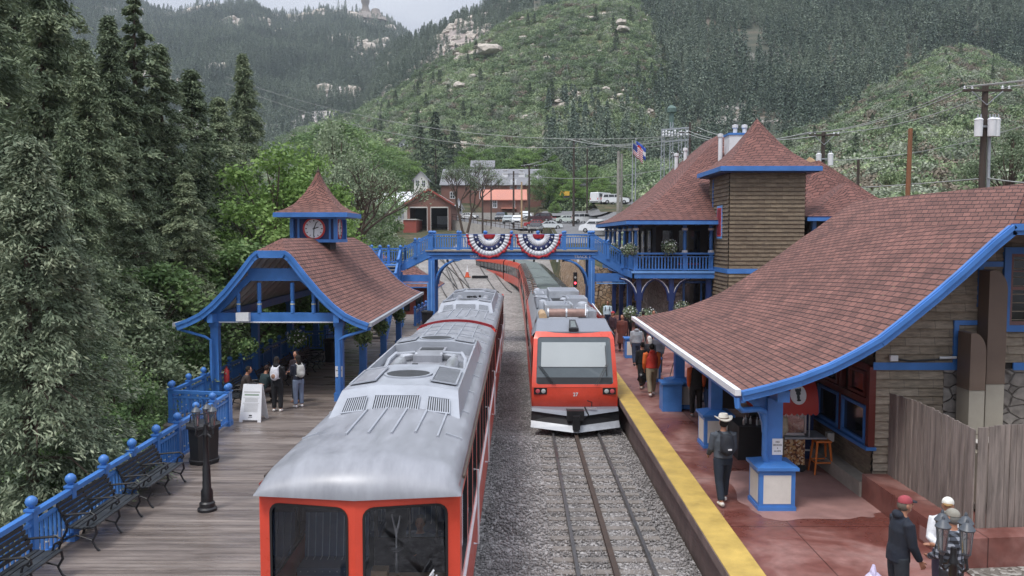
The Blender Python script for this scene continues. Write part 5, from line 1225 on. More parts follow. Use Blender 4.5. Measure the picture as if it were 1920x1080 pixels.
for y in np.arange(45.4, 62, .75): mb.box(5.95, 6.8, y-.05, y+.05, ZE-.30, ZE-.14)
for x in np.arange(6.1, 11, .75): mb.box(x-.05, x+.05, 45.06, 46, ZE-.30, ZE-.14)
mb.build('rafter_tails', M['blue_dark'], dp, smooth=None)
TX0, TX1, TY0, TY1 = 10.9, 14.75, 43.0, 47.4
mb = MB()
siding(mb, (TX0, TY0, 0), (TX1, TY0, 0), 4.8, 9.9, (0, -1, 0), course=.21, th=.06); siding(mb, (TX0, TY1, 0), (TX0, TY0, 0), 4.8, 9.9, (-1, 0, 0), course=.21, th=.06)
siding(mb, (TX0, TY0, 0), (TX1, TY0, 0), 1.0, 4.55, (0, -1, 0), course=.21, th=.06); siding(mb, (TX0, TY1, 0), (TX0, TY0, 0), 1.0, 4.55, (-1, 0, 0), course=.21, th=.06)
siding(mb, (TX1, TY0, 0), (TX1, TY1, 0), 1.0, 9.9, (1, 0, 0), course=.21, th=.06)
mb.build('tower_siding', M['shake_brown'], dp, smooth=None)
MB().box(TX0+.01, TX1-.01, TY0+.01, TY1, 1.0, 9.9).build('tower_core', M['darkwood'], dp, smooth=None)
mb = MB(); mb.box(TX0-.06, TX1+.06, TY0-.06, TY0, 4.55, 4.8); mb.box(TX0-.06, TX0, TY0, TY1, 4.55, 4.8); mb.box(TX0-.07, TX0+.04, TY1-1.0, TY1-.9, 1.0, 9.6); mb.build('tower_band', M['blue'], dp, smooth=None)
fo = MB().box(TX0-.07, TX0, 44.3, 45.4, 6.35, 8.1).build('tower_window', M['blue_light'], dp, smooth=None); MB().box(TX0-.085, TX0-.07, 44.42, 45.28, 6.47, 7.98).build('sash', M['clockred'], fo, smooth=None); MB().box(TX0-.09, TX0-.085, 44.52, 45.18, 6.55, 7.9).build('pane', mat('red_curtain', (.20, .02, .035), .5), fo, smooth=None)
tp = [(1.0, 10.02), (.80, 10.30), (.58, 10.78), (.36, 11.42), (.16, 12.15), (.01, 12.75)]
cx_, cy_ = 12.85, 45.2; hx, hy = 2.55, 2.75; mb = MB()
c4 = [(-1, -1), (1, -1), (1, 1), (-1, 1), (-1, -1)]
for k in range(4):
    (a0, b0), (a1, b1) = c4[k], c4[k+1]
    mb.sheet([[(cx_+lerp(a0, a1, t)*hx*d, cy_+lerp(b0, b1, t)*hy*d, z) for d, z in tp] for t in (0, .33, .66, 1)], .10, 0, 1, 1, flip=True)
mb.build('tower_roof', [M['roof_far'], M['blue']], dp, smooth=50)
mb = MB(); mb.box(cx_-hx-.03, cx_+hx+.03, cy_-hy-.03, cy_+hy+.03, 9.78, 10.0); mb.build('tower_eave', M['blue'], dp, smooth=None)
MB().box(cx_-hx+.1, cx_+hx-.1, cy_-hy+.1, cy_+hy-.1, 9.72, 9.78).build('tower_soffit', M['blue_dark'], dp, smooth=None)
mb = MB(); mb.box(6.45, 10.9, 46.0, 62, 4.28, 4.5); mb.box(6.35, 10.9, 45.9, 46.0, 4.15, 4.52); mb.box(6.35, 6.45, 45.9, 62, 4.15, 4.52); mb.build('balcony', M['blue'], dp, smooth=None)
MB().box(6.3, 10.9, 45.85, 45.9, 4.44, 4.56).build('balcony_lip', M['blue_light'], dp, smooth=None)
def bal_rail(a, b, z=4.52, h=1.0):
    a, b = Vector(a), Vector(b); mb = MB()
    for zz, w_, hh in ((z+h, .12, .10), (z+.12, .08, .08), (z+h-.18, .06, .05)): mb.beam((a.x, a.y, zz), (b.x, b.y, zz), w_, hh)
    m = int((b-a).length/.17)
    for j in range(m): c = a.lerp(b, (j+.5)/m); mb.beam((c.x, c.y, z+.12), (c.x, c.y, z+h-.15), .075, .04, up=(0, 1, 0))
    return mb.build('balcony_railing', M['blue'], dp, smooth=None)
bal_rail((6.5, 45.98, 0), (10.85, 45.98, 0)); bal_rail((6.5, 46, 0), (6.5, 50.2, 0)); bal_rail((6.5, 52.6, 0), (6.5, 61.8, 0))
def turned(x, y):
    mb = MB(); mb.box(x-.11, x+.11, y-.11, y+.11, 4.5, 5.6); mb.lathe((x, y, 5.6), [(.14, 0), (.07, .12), (.10, .3), (.10, 1.0), (.06, 1.1), (.15, 1.22), (.11, 1.3), (.11, 1.6)], 10)
    o = mb.build('balcony_column', M['blue'], dp); MB().lathe((x, y, 5.56), [(.165, 0), (.165, .14)], 10).build('pale_collar', M['white'], o); MB().lathe((x, y, 6.80), [(.165, 0), (.165, .12)], 10).build('pale_collar', M['white'], o)
for x, y in ((6.55, 46.1), (9.25, 46.1), (10.7, 46.1), (6.55, 48.4), (6.55, 50.9), (6.55, 53.4), (6.55, 56), (6.55, 58.6), (6.55, 61.4)): turned(x, y)
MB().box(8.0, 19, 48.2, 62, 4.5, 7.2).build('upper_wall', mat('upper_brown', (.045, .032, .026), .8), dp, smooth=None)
for x0, x1, c in ((8.3, 9.0, 0), (9.25, 10.6, 1)):
    f_ = MB().box(x0, x1, 48.13, 48.2, 4.9, 6.9).build('upper_window', M['darkwood'], dp, smooth=None); MB().box(x0+.08, x1-.08, 48.12, 48.13, 5.0, 6.8).build('pane', M['glass_dark'], f_, smooth=None)
    if c: MB().box(x0, x1, 48.1, 48.13, 4.82, 4.92).build('sill', M['clockred'], f_, smooth=None)
for y0 in (49.5, 52, 54.5, 57):
    f_ = MB().box(7.93, 8.0, y0, y0+1.3, 4.9, 6.9).build('upper_window', M['darkwood'], dp, smooth=None); MB().box(7.92, 7.93, y0+.1, y0+1.2, 5.0, 6.8).build('pane', M['glass_dark'], f_, smooth=None)
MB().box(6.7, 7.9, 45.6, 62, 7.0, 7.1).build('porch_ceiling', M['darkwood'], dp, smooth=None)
MB().box(8.6, 19, 47.8, 62, 1.0, 4.28).build('lower_wall', M['ashlar'], dp, smooth=None)
f_ = MB().box(9.5, 11.6, 47.72, 47.8, 1.6, 3.9).build('lower_window', M['blue'], dp, smooth=None)
MB().box(9.62, 10.5, 47.71, 47.72, 1.75, 3.78).build('pane', M['glass_dark'], f_, smooth=None); MB().box(10.6, 11.5, 47.71, 47.72, 1.75, 3.78).build('pane', M['glass_dark'], f_, smooth=None)
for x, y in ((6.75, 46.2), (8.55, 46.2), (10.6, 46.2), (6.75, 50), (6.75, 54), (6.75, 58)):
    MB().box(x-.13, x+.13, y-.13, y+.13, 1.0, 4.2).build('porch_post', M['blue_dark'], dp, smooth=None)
    for s in (-1, 1):
        if x < 7 and s < 0 and y > 47: continue
        if x > 10: continue
        arc = [(x+s*(.13+.95*(1-math.cos(a))), y, 2.9+1.25*math.sin(a)) for a in [R(q) for q in range(0, 91, 18)]]
        b_ = MB().tube(arc, .085, 6).build('arched_brace', M['blue_dark'], dp); MB().tube([(p[0]-s*.07, p[1]-.06, p[2]) for p in arc], .025, 5).build('pale_edge', M['white'], b_)
mb = MB(); hip(mb, 14.9, 22.4, 46.5, 54, 7.35, 10.9, 17.6, 49, 52, sw=.3); mb.build('wing_roof', [M['roof_far'], M['blue_dark'], M['blue']], dp, smooth=50)
mb = MB(); hip(mb, 15.0, 20.4, 43.2, 48, 7.5, 9.35, 17.7, 45.2, 46, sw=.2); mb.build('porch_roof', [M['roof_far'], M['blue_dark'], M['blue']], dp, smooth=50)
mb = MB(); mb.box(14.98, 20.42, 43.18, 43.28, 7.26, 7.44); mb.build('porch_eave', M['blue'], dp, smooth=None)
MB().box(15.4, 20, 44.2, 47.9, 1, 7.3).build('wing_wall', M['darkwood'], dp, smooth=None)
for x in (15.6, 16.5): MB().box(x-.1, x+.1, 43.9, 44.15, 4, 7.3).build('wing_post', M['blue'], dp, smooth=None)
ch = MB().box(12.35, 13.55, 49.0, 50.2, 11.0, 12.45).build('chimney', M['white'], dp, smooth=None); MB().box(12.3, 13.6, 48.95, 50.25, 12.36, 12.48).build('chimney_band', M['blue'], ch, smooth=None)
for x, y, z0, z1_ in ((12.75, 49.3, 12.4, 13.0), (13.3, 49.3, 12.4, 13.0), (11.95, 49.5, 10.5, 12.5), (10.6, 56, 10.4, 12.0), (11.2, 56, 10.9, 12.35)):
    MB().lathe((x, y, z0), [(.12, 0), (.12, z1_-z0-.25), (.17, z1_-z0-.2), (.17, z1_-z0-.03), (.05, z1_-z0)], 10).build('flue', M['white'], dp)
r = thing('rubble_wall', 'retaining wall of golden rubble stone along the track beyond the footbridge', 'wall', (5.3, 80, 0))
mb = MB(); mb.grid([[(5.35+.5*z_/4+float(fbm(y*1.1, z_*1.7, 3))*.12, y, z_*h_/4-.3) for z_ in np.linspace(0, 4, 9)] for y, h_ in [(y, np.interp(y, [58, 75, 110], [4.6, 4.6, 4.3])) for y in np.linspace(58.3, 112, 90)]])
mb.build('stone_face', M['goldstone'], r, smooth=None)
mb = MB(); mb.grid([[(x, 58.35+float(fbm(x*1.3, z_*1.7, 9))*.1, z_) for z_ in np.linspace(.98, 4.25, 8)] for x in np.linspace(5.3, 8.6, 16)]); mb.build('stone_end', M['goldstone'], r, smooth=None)
# ================================================================== TRAINS
def rrect(x0, x1, z0, z1, r, n=5):
    """rounded rectangle, counter-clockwise; n points per corner (odd)"""
    o = []
    for cx, cz, a0 in ((x1-r, z1-r, 0), (x0+r, z1-r, 90), (x0+r, z0+r, 180), (x1-r, z0+r, 270)):
        for k in range(n): a = R(a0+90*k/(n-1)); o.append((cx+r*math.cos(a), cz+r*math.sin(a)))
    return o
def holed(mb, F, X0, X1, Z0, Z1, x0, x1, z0, z1, r=.1, mat_=0, depth=None, matd=0):
    """panel X0..X1 x Z0..Z1 with a rounded hole; F(a, b) -> 3-D point; depth: vector of a reveal"""
    inn = rrect(x0, x1, z0, z1, r); n = len(inn); h = n//4; out_ = []
    for q, (cx, cz) in enumerate(((X1, Z1), (X0, Z1), (X0, Z0), (X1, Z0))):
        for k in range(h):
            px_, pz_ = inn[q*h+k]
            if k == h//2: out_.append((cx, cz))
            elif (k < h//2) == (q % 2 == 0): out_.append((cx, pz_))
            else: out_.append((px_, cz))
    vi = [F(*p) for p in inn]; vo = [F(*p) for p in out_]
    mb.add(vo+vi, [(i, (i+1) % n, n+(i+1) % n, n+i) for i in range(n)], mat_)
    if depth is not None:
        d = Vector(depth); vb = [tuple(Vector(p)+d) for p in vi]
        mb.add(vi+vb, [(i, (i+1) % n, n+(i+1) % n, n+i) for i in range(n)], matd)
    return vi
CX = -2.12; HW = 1.35; EZ = 3.16
def roof_pt(u, y, y0, y1, z_add=0):
    """u in -1..1 across"""
    e = min(1, max(0, (y-y0)/.55)); f = min(1, max(0, (y1-y)/.4)); k = math.sqrt(max(0, 1-(1-e)**2))*math.sqrt(max(0, 1-(1-f)**2))
    a = abs(u); zz = EZ+.10+.27*(1-a**2.2)
    edge = max(0, (a-.90)/.10); zz -= .16*edge**2; zz = lerp(EZ-.10, zz, k)
    return (CX+u*(HW+.03), y, zz+z_add)
def old_car(Ya, Yb, label, front, hood, hood_rev=False, flip=False):
    r = thing('rail_car', label, 'rail car', (CX, (Ya+Yb)/2, 0)); nose = .20 if front else .03
    us = [-1, -.985, -.96, -.92, -.87, -.8, -.65, -.5, -.25, 0, .25, .5, .65, .8, .87, .92, .96, .985, 1]
    ysr = [0, .01, .04, .09, .16, .25, .36, .48, .6, 1.0]+list(np.arange(2, Yb-Ya-1, 1.0))+[Yb-Ya-v for v in (.6, .4, .25, .12, .04, 0)]
    rows = []
    for dy in ysr:
        row = []
        for u in us:
            p = roof_pt(u, Ya+dy, Ya, Yb); sh = nose*(1-abs(u))*max(0, 1-dy/1.2); row.append((p[0], p[1]-sh-.05*max(0, 1-dy/1.2), p[2]))
        rows.append(row)
    mb = MB(); mb.grid(rows); mb.build('roof', M['silver'], r, smooth=60)
    mb = MB(); mb.beam((CX+HW+.03, Ya+.5, EZ), (CX+HW+.03, Yb-.1, EZ), .04, .04); mb.beam((CX-HW-.03, Ya+.5, EZ), (CX-HW-.03, Yb-.1, EZ), .04, .04); mb.build('roof_gutter', M['rust'], r)
    def seam(x0, ya, x1, yb_, w_=.03):
        pts = [roof_pt((lerp(x0, x1, t))/HW, lerp(ya, yb_, t), Ya, Yb, .012) for t in np.linspace(0, 1, 8)]
        mb = MB()
        for p, q in zip(pts[:-1], pts[1:]): mb.beam(p, q, w_, .03)
        mb.build('roof_seam', M['silver2'], r, smooth=None)
    if hood:
        for x in (-.45, -.12, .22, .55, .88): seam(x, Ya+1.5+(.2 if x > .3 else 0), x, hood[0]+.1)
        for x in (-.75, -.35, 0, .35, .75): seam(x, hood[1]-.1, x, Yb-.3)
        for y in np.arange(hood[1]+.8, Yb-.3, 1.1): seam(-.95, y, .95, y)
        for y in np.arange(Ya+4.3, hood[0], 1.1): seam(-.95, y, .95, y)
    for y in np.arange(Ya+2.0, Yb-1, 1.9): seam(.98, y, 1.22, y, .04); seam(-1.22, y, -.98, y, .04)
    zs0, zs1 = .55, EZ+.02
    for s in (-1, 1):
        mb = MB(); X = CX+s*HW; y = Ya+(.12 if front else 0); nwin = max(6, int((Yb-Ya-1.2)/1.32)); pitch = (Yb-Ya-.6)/nwin
        mb.add([(X, y, zs0), (X, Ya+.4, zs0), (X, Ya+.4, zs1), (X, y, zs1)], [(0, 1, 2, 3)])
        mb.add([(X, Yb-.2, zs0), (X, Yb, zs0), (X, Yb, zs1), (X, Yb-.2, zs1)], [(0, 1, 2, 3)])
        for k in range(nwin):
            y0 = Ya+.4+k*pitch; y1 = y0+pitch
            holed(mb, lambda a, b: (X, a, b), y0, y1, 1.55, zs1, y0+.10, y1-.10, 1.78, 2.88, .09, 0, (-s*.05, 0, 0), 1)
        mb.add([(X, Ya+.4, zs0), (X, Yb-.2, zs0), (X, Yb-.2, 1.55), (X, Ya+.4, 1.55)], [(0, 1, 2, 3)])
        mb.build('side_wall', [M['red'], M['rubber']], r, smooth=None)
        MB().box(X-s*.045, X-s*.035, Ya+.45, Yb-.3, 1.7, 2.95).build('side_glazing', M['glass'], r, smooth=None)
        MB().box(X, X+s*.035, Ya+.5, Yb-.3, 1.60, 1.66).build('pale_side_strip', M['white'], r, smooth=None)  # thin white strip along the car side, below the windows
        if s > 0:
            for y in np.arange(Ya+3.2, Yb, 5.2):
                mb = MB(); mb.tube([(X+.02, y, 1.2), (X+.10, y, 1.2), (X+.10, y, 2.5), (X+.02, y, 2.5)], .018, 6); mb.build('grab_rail', M['white'], r)
    mb = MB(); mb.box(CX-HW+.05, CX+HW-.05, Ya+.3, Yb-.05, .35, .62);
    for y in (Ya+2.6, Ya+4.2, Yb-4.2, Yb-2.6):
        for s in (-1, 1): mb.lathe((CX+s*.75, y, .42), [(.42, -.05), (.42, .05)], 16, 0, Matrix.Rotation(R(90), 3, 'Y'))
    mb.box(CX-1.1, CX+1.1, Ya+1.8, Ya+5, .12, .36); mb.box(CX-1.1, CX+1.1, Yb-5, Yb-1.8, .12, .36)
    mb.build('underframe', M['black'], r)
    it = MB(); it.box(CX-HW+.06, CX+HW-.06, Ya+.35, Yb-.1, .95, 1.0); it.box(CX-.9, CX+.9, Yb-.15, Yb-.1, 1.0, 3.0); it.build('floor', M['galv'], r, smooth=None)
    seat_m = MB(); y = Ya+1.45
    def seat_mb(x0, x1, y):
        m = MB(); m.box(x0, x1, y, y+.48, 1.35, 1.47); m.prism([(y+.46, 1.40), (y+.56, 1.40), (y+.66, 2.14), (y+.58, 2.14)], 'x', x0, x1)
        nst = 9
        for q in range(nst): xq = x0+(q+.5)*(x1-x0)/nst; m.beam((xq, y-.01, 1.42), (xq, y+.448, 1.478), .014, .014, 1); m.beam((xq, y+.455, 1.44), (xq, y+.575, 2.14), .014, .014, 1)
        m.box(x0+.02, x1-.02, y+.56, y+.67, 2.15, 2.30, 2); return m
    first = None; n_ = 0; ymax = Yb-1.2 if front else Ya+.1
    while y < ymax and n_ < 10:
        for x0 in (CX-1.22, CX+.22):
            if first is None: first = seat_mb(CX-1.22, CX-.22, Ya+1.45).build('seat', [M['seat'], M['seat_pipe'], M['seat_head']], r, smooth=None)
            elif not (x0 > CX and n_ < 1):
                c = first.copy(); COL.objects.link(c); c.parent = r; c.location = (x0-(CX-1.22), y-(Ya+1.45), 0)
        y += 1.62; n_ += 1
    if front:
        for s in (-1, 1):
            F = lambda a, b, s=s: (CX+s*a, Ya-nose*(1-a/HW)+.12*(a/HW)**4-(b-2.0)*.0, b)
            mb = MB(); holed(mb, F, 0, HW, 1.5, EZ-.03, .12, 1.17, 1.70, 2.93, .13, 0, (0, .05, 0), 1)
            mb.poly([F(0, .5), F(HW, .5), F(HW, 1.5), F(0, 1.5)])
            fw = mb.build('front_wall', [M['red'], M['rubber']], r, smooth=None)
            mb = MB(); o_ = rrect(.095, 1.195, 1.675, 2.955, .15); i_ = rrect(.13, 1.16, 1.71, 2.92, .12); n = len(o_)
            vo = [Vector(F(*p))+Vector((0, -.012, 0)) for p in o_]; vi = [Vector(F(*p))+Vector((0, -.012, 0)) for p in i_]
            mb.add(vo+vi, [(i, (i+1) % n, n+(i+1) % n, n+i) for i in range(n)]); mb.build('window_seal', M['rubber'], r, smooth=None)
            MB().poly([Vector(F(*p))+Vector((0, .03, 0)) for p in rrect(.11, 1.18, 1.69, 2.94, .14)]).build('windscreen', M['glass_front'], r, smooth=None)
        mb = MB(); mb.tube([(CX+.72, Ya-.13, 1.55), (CX+.84, Ya-.15, 1.78), (CX+1.02, Ya-.13, 2.05)], .012, 5); mb.tube([(CX+.78, Ya-.13, 1.55), (CX+.90, Ya-.15, 1.78), (CX+1.06, Ya-.13, 2.03)], .012, 5); mb.beam((CX+.86, Ya-.15, 1.86), (CX+1.02, Ya-.14, 2.1), .03, .02); mb.build('wiper', M['white'], r)
        dk = MB().box(CX+.05, CX+1.25, Ya+.25, Ya+.75, 1.55, 1.70).build('driver_desk', M['cardboard'], r, smooth=None)
        dp_ = MB().box(CX-1.25, CX-.05, Ya+.2, Ya+.3, 1.0, 1.66).build('front_ledge', M['silver2'], r, smooth=None)
        mb = MB(); mb.box(CX-.02, CX+.03, Ya+1.3, Ya+1.35, 1.0, 3.0); mb.box(CX+.03, CX+1.25, Ya+1.3, Ya+1.34, 1.0, 2.0); mb.box(CX+.5, CX+.53, Ya+1.3, Ya+1.34, 2.0, 3.1); mb.box(CX+.9, CX+.93, Ya+1.3, Ya+1.34, 2.0, 3.1)
        mb.build('cab_partition', M['black_mat'], r, smooth=None)
        mb = MB(); mb.lathe((CX+.42, Ya+.6, 1.7), [(.02, 0), (.02, .35), (.10, .4), (.015, .42), (.015, .7)], 8); mb.tube([(CX+.42, Ya+.6, 2.3), (CX+.36, Ya+.6, 2.6)], .015, 5); mb.tube([(CX+.42, Ya+.6, 2.3), (CX+.48, Ya+.6, 2.58)], .015, 5); mb.build('control_levers', M['chrome'], r)
    else:
        for s in (0,):
            MB().box(CX-HW, CX+HW, Ya+.0, Ya+.05, .5, EZ+.1).build('end_wall', M['red'], r, smooth=None)
    MB().box(CX-HW, CX+HW, Yb-.06, Yb-.01, .5, EZ+.12).build('end_wall', M['red'], r, smooth=None)
    mb = MB(); pts = [roof_pt(u, Ya+.45, Ya, Yb, .02) for u in np.linspace(-1, 1, 21)]
    if not front:
        pts = [(p[0], Ya-.04, p[2]) for p in pts]
        for p, q in zip(pts[:-1], pts[1:]): mb.beam(p, q, .10, .09)
        mb.build('joint_arch', M['darkred'], r)
    if hood: build_hood(r, hood[0], hood[1], hood_rev)
    return r
M['seat'] = mat('blue_seat_cloth', (.10, .15, .24), .8); M['seat_pipe'] = mat('seat_piping', (.42, .5, .58), .6); M['seat_head'] = mat('seat_headrest', (.05, .065, .10), .6)
M['glass_front'] = glassmat('front_glass', (.92, .94, .96), .03, .03)
def build_hood(r, ya, yb, rev=False):
    """faceted equipment housing: three facets across, sloped ends with grilles, an open well in the middle"""
    zb = 3.38; zt = 3.80; za = 3.70; w0, w1 = 1.14, 1.05; xi = .44; sl = .85; flip = (lambda y: ya+yb-y) if rev else (lambda y: y)
    sec = lambda y, top: [(CX-(w1 if top else w0), flip(y), za if top else zb-.06), (CX-xi, flip(y), zt if top else zb+.02), (CX+xi, flip(y), zt if top else zb+.02), (CX+(w1 if top else w0), flip(y), za if top else zb-.06)]
    A0, A1 = sec(ya, False), sec(ya+sl, True); wl0, wl1 = ya+sl+2.45, yb-sl-1.2
    mb = MB(); mb.grid([A0, A1]); mb.grid([A1, sec(wl0, True)]); mb.grid([sec(wl1, True), sec(yb-sl, True)]); mb.grid([sec(yb-sl, True), sec(yb, False)])
    for s in (-1, 1):
        pts = [(CX+s*w0, flip(ya), zb-.07), (CX+s*w1, flip(ya+sl), za), (CX+s*w1, flip(yb-sl), za), (CX+s*w0, flip(yb), zb-.07), (CX+s*(w0+.03), flip(yb-sl), zb-.12), (CX+s*(w0+.03), flip(ya+sl), zb-.12)]
        mb.poly(pts)
        mb.poly([(CX+s*(w1-.04), flip(wl0), za), (CX+s*(w1-.04), flip(wl1), za), (CX+s*(w1-.04), flip(wl1), zb-.1), (CX+s*(w1-.04), flip(wl0), zb-.1)]); mb.poly([(CX+s*(w1-.04), flip(wl0), za), (CX+s*(w1-.04), flip(wl1), za), (CX+s*w1, flip(wl1), za), (CX+s*w1, flip(wl0), za)])
    for yy in (wl0, wl1): P_ = sec(yy, True); mb.poly(P_+[(P_[3][0], P_[3][1], zb-.1), (P_[0][0], P_[0][1], zb-.1)])
    hd = mb.build('equipment_housing', M['silver2'], r, smooth=None)
    for P_ in (A0, sec(yb, False)):
        for p, q in zip(P_[:-1], P_[1:]): MB().beam((p[0], p[1]-.02, p[2]+.0), (q[0], q[1]-.02, q[2]), .05, .04).build('housing_rim', M['silver2'], hd, smooth=None)
    def quadpatch(P00, P10, P11, P01, a0, a1, b0, b1):
        P00, P10, P11, P01 = map(Vector, (P00, P10, P11, P01)); f = lambda a, b: (P00.lerp(P10, a)).lerp(P01.lerp(P11, a), b)
        n = (P10-P00).cross(P01-P00).normalized()
        if n.z < 0: n = -n
        return [f(a, b)+n*.03 for a, b in ((a0, b0), (a1, b0), (a1, b1), (a0, b1))], n
    for k, (a0, a1) in enumerate(((.30, .86), (.05, .95), (.16, .74))):
        for P_, Q_ in ((A0, A1), (sec(yb, False), sec(yb-sl, True))):
            Q, n = quadpatch(P_[k], P_[k+1], Q_[k+1], Q_[k], a0, a1, .16, .62)
            g_ = MB().poly(Q).build('grille', M['grille'], hd, smooth=None); mb = MB(); m_ = max(6, int((Q[1]-Q[0]).length/.038))
            for j in range(m_+1):
                t = j/m_; p = Q[0].lerp(Q[1], t)+n*.01; q = Q[3].lerp(Q[2], t)+n*.01; mb.beam(p, q, .018, .012, up=tuple(n))
            for p, q in ((Q[0], Q[1]), (Q[3], Q[2])): mb.beam(p+n*.012, q+n*.012, .03, .02, up=tuple(n))
            mb.build('slats', M['silver2'], g_, smooth=None)
    for yc, rr in ((ya+sl+1.15, .42), (yb-sl-.6, .40)):
        mb = MB(); mb.lathe((CX, flip(yc), zt), [(rr+.05, 0), (rr+.05, .03), (rr, .03), (rr, .01)], 28); fr_ = mb.build('fan_ring', M['silver2'], hd)
        mb = MB(); mb.lathe((CX, flip(yc), zt+.012), [(rr, 0), (rr, .008)], 28); mb.build('fan_grille', M['grille'], fr_)
    for s, nm in ((1, 'slat_hatch'), (-1, 'plain_hatch')):
        for y0, y1 in ((ya+sl+.35, ya+sl+2.0), (wl1+.2, yb-sl-.15)):
            P00, P10, P11, P01 = (CX+s*xi, flip(y0), zt), (CX+s*w1, flip(y0), za), (CX+s*w1, flip(y1), za), (CX+s*xi, flip(y1), zt)
            Q, n = quadpatch(P00, P10, P11, P01, .12, .88, .02, .98); g_ = MB().poly(Q).build(nm, M['grille'] if s > 0 and y0 < wl0 else M['silver'], hd, smooth=None)
            mb = MB()
            for p, q in zip(Q, Q[1:]+Q[:1]): mb.beam(p+n*.01, q+n*.01, .035, .025, up=tuple(n))
            if s > 0 and y0 < wl0:
                for j in range(1, 18): t = j/18; mb.beam(Q[0].lerp(Q[3], t)+n*.004, Q[1].lerp(Q[2], t)+n*.004, .03, .004, up=tuple(n))
            mb.build('hatch_frame', M['silver2'], g_, smooth=None)
    mb = MB(); ym = (wl0+wl1)/2
    mb.box(CX-.62, CX+.62, flip(wl0+.3), flip(wl0+.9), zb, zb+.12)
    mb.build('radiator', M['black'], hd, smooth=None)
    mb = MB(); mb.box(CX-.34, CX+.34, flip(ym+.2), flip(wl1-.15), zb, zb+.30); mb.build('filter_box', M['silver'], hd, smooth=None)
    MB().box(CX-.28, CX+.28, flip(wl1-.75), flip(wl1-.3), zb+.30, zb+.31).build('filter_opening', M['grille'], hd, smooth=None)
    for s in (-1, 1):
        mb = MB(); mb.tube([(CX+s*.62, flip(wl0+.5), zb+.15), (CX+s*.62, flip(ym+.1), zb+.15)], .15, 12); mb.tube([(CX+s*.62, flip(ym), zb+.16), (CX+s*.62, flip(ym+.4), zb+.22), (CX+s*.3, flip(ym+.6), zb+.24)], .09, 10); mb.build('intake_pipe', M['chrome'], hd)
        mb = MB(); mb.beam((CX+s*.34, flip(ym+.6), zb+.33), (CX+s*.78, flip(ym+.55), zb+.30), .22, .03); mb.tube([(CX+s*.78, flip(ym+.6), zb+.30), (CX+s*.9, flip(ym+.2), zb+.2), (CX+s*.92, flip(ym-.4), zb+.05)], .05, 8); mb.build('bracket_strap', M['silver2'], hd)
    mb = MB();
    for j in range(9): mb.cbox((CX+rnd.uniform(-.35, .35), flip(wl0+rnd.uniform(.1, 1.2)), zb+.2), (rnd.uniform(.05, .2), rnd.uniform(.05, .2), rnd.uniform(.05, .15)))
    mb.build('fittings', M['black'], hd, smooth=None)
old_car(10.85, 28.75, 'red rail car with silver roof, nearest the camera, its two front windows facing it', True, (14.05, 23.2))
old_car(28.95, 46.0, 'red rail car with silver roof coupled behind the nearest one, beside the pavilion', False, (33.6, 43.4), True)
t = tag(MB().cbox((CX+.22, 11.25, 1.80), (.22, .2, .2)).build('cardboard_box', M['cardboard'], None, smooth=None), 'taller cardboard box behind the front window of the nearest rail car', 'box')
t = tag(MB().cbox((CX+.42, 11.18, 1.765), (.15, .15, .13)).build('cardboard_box', M['cardboard'], None, smooth=None), 'smaller cardboard box beside the taller one behind the front window', 'box')

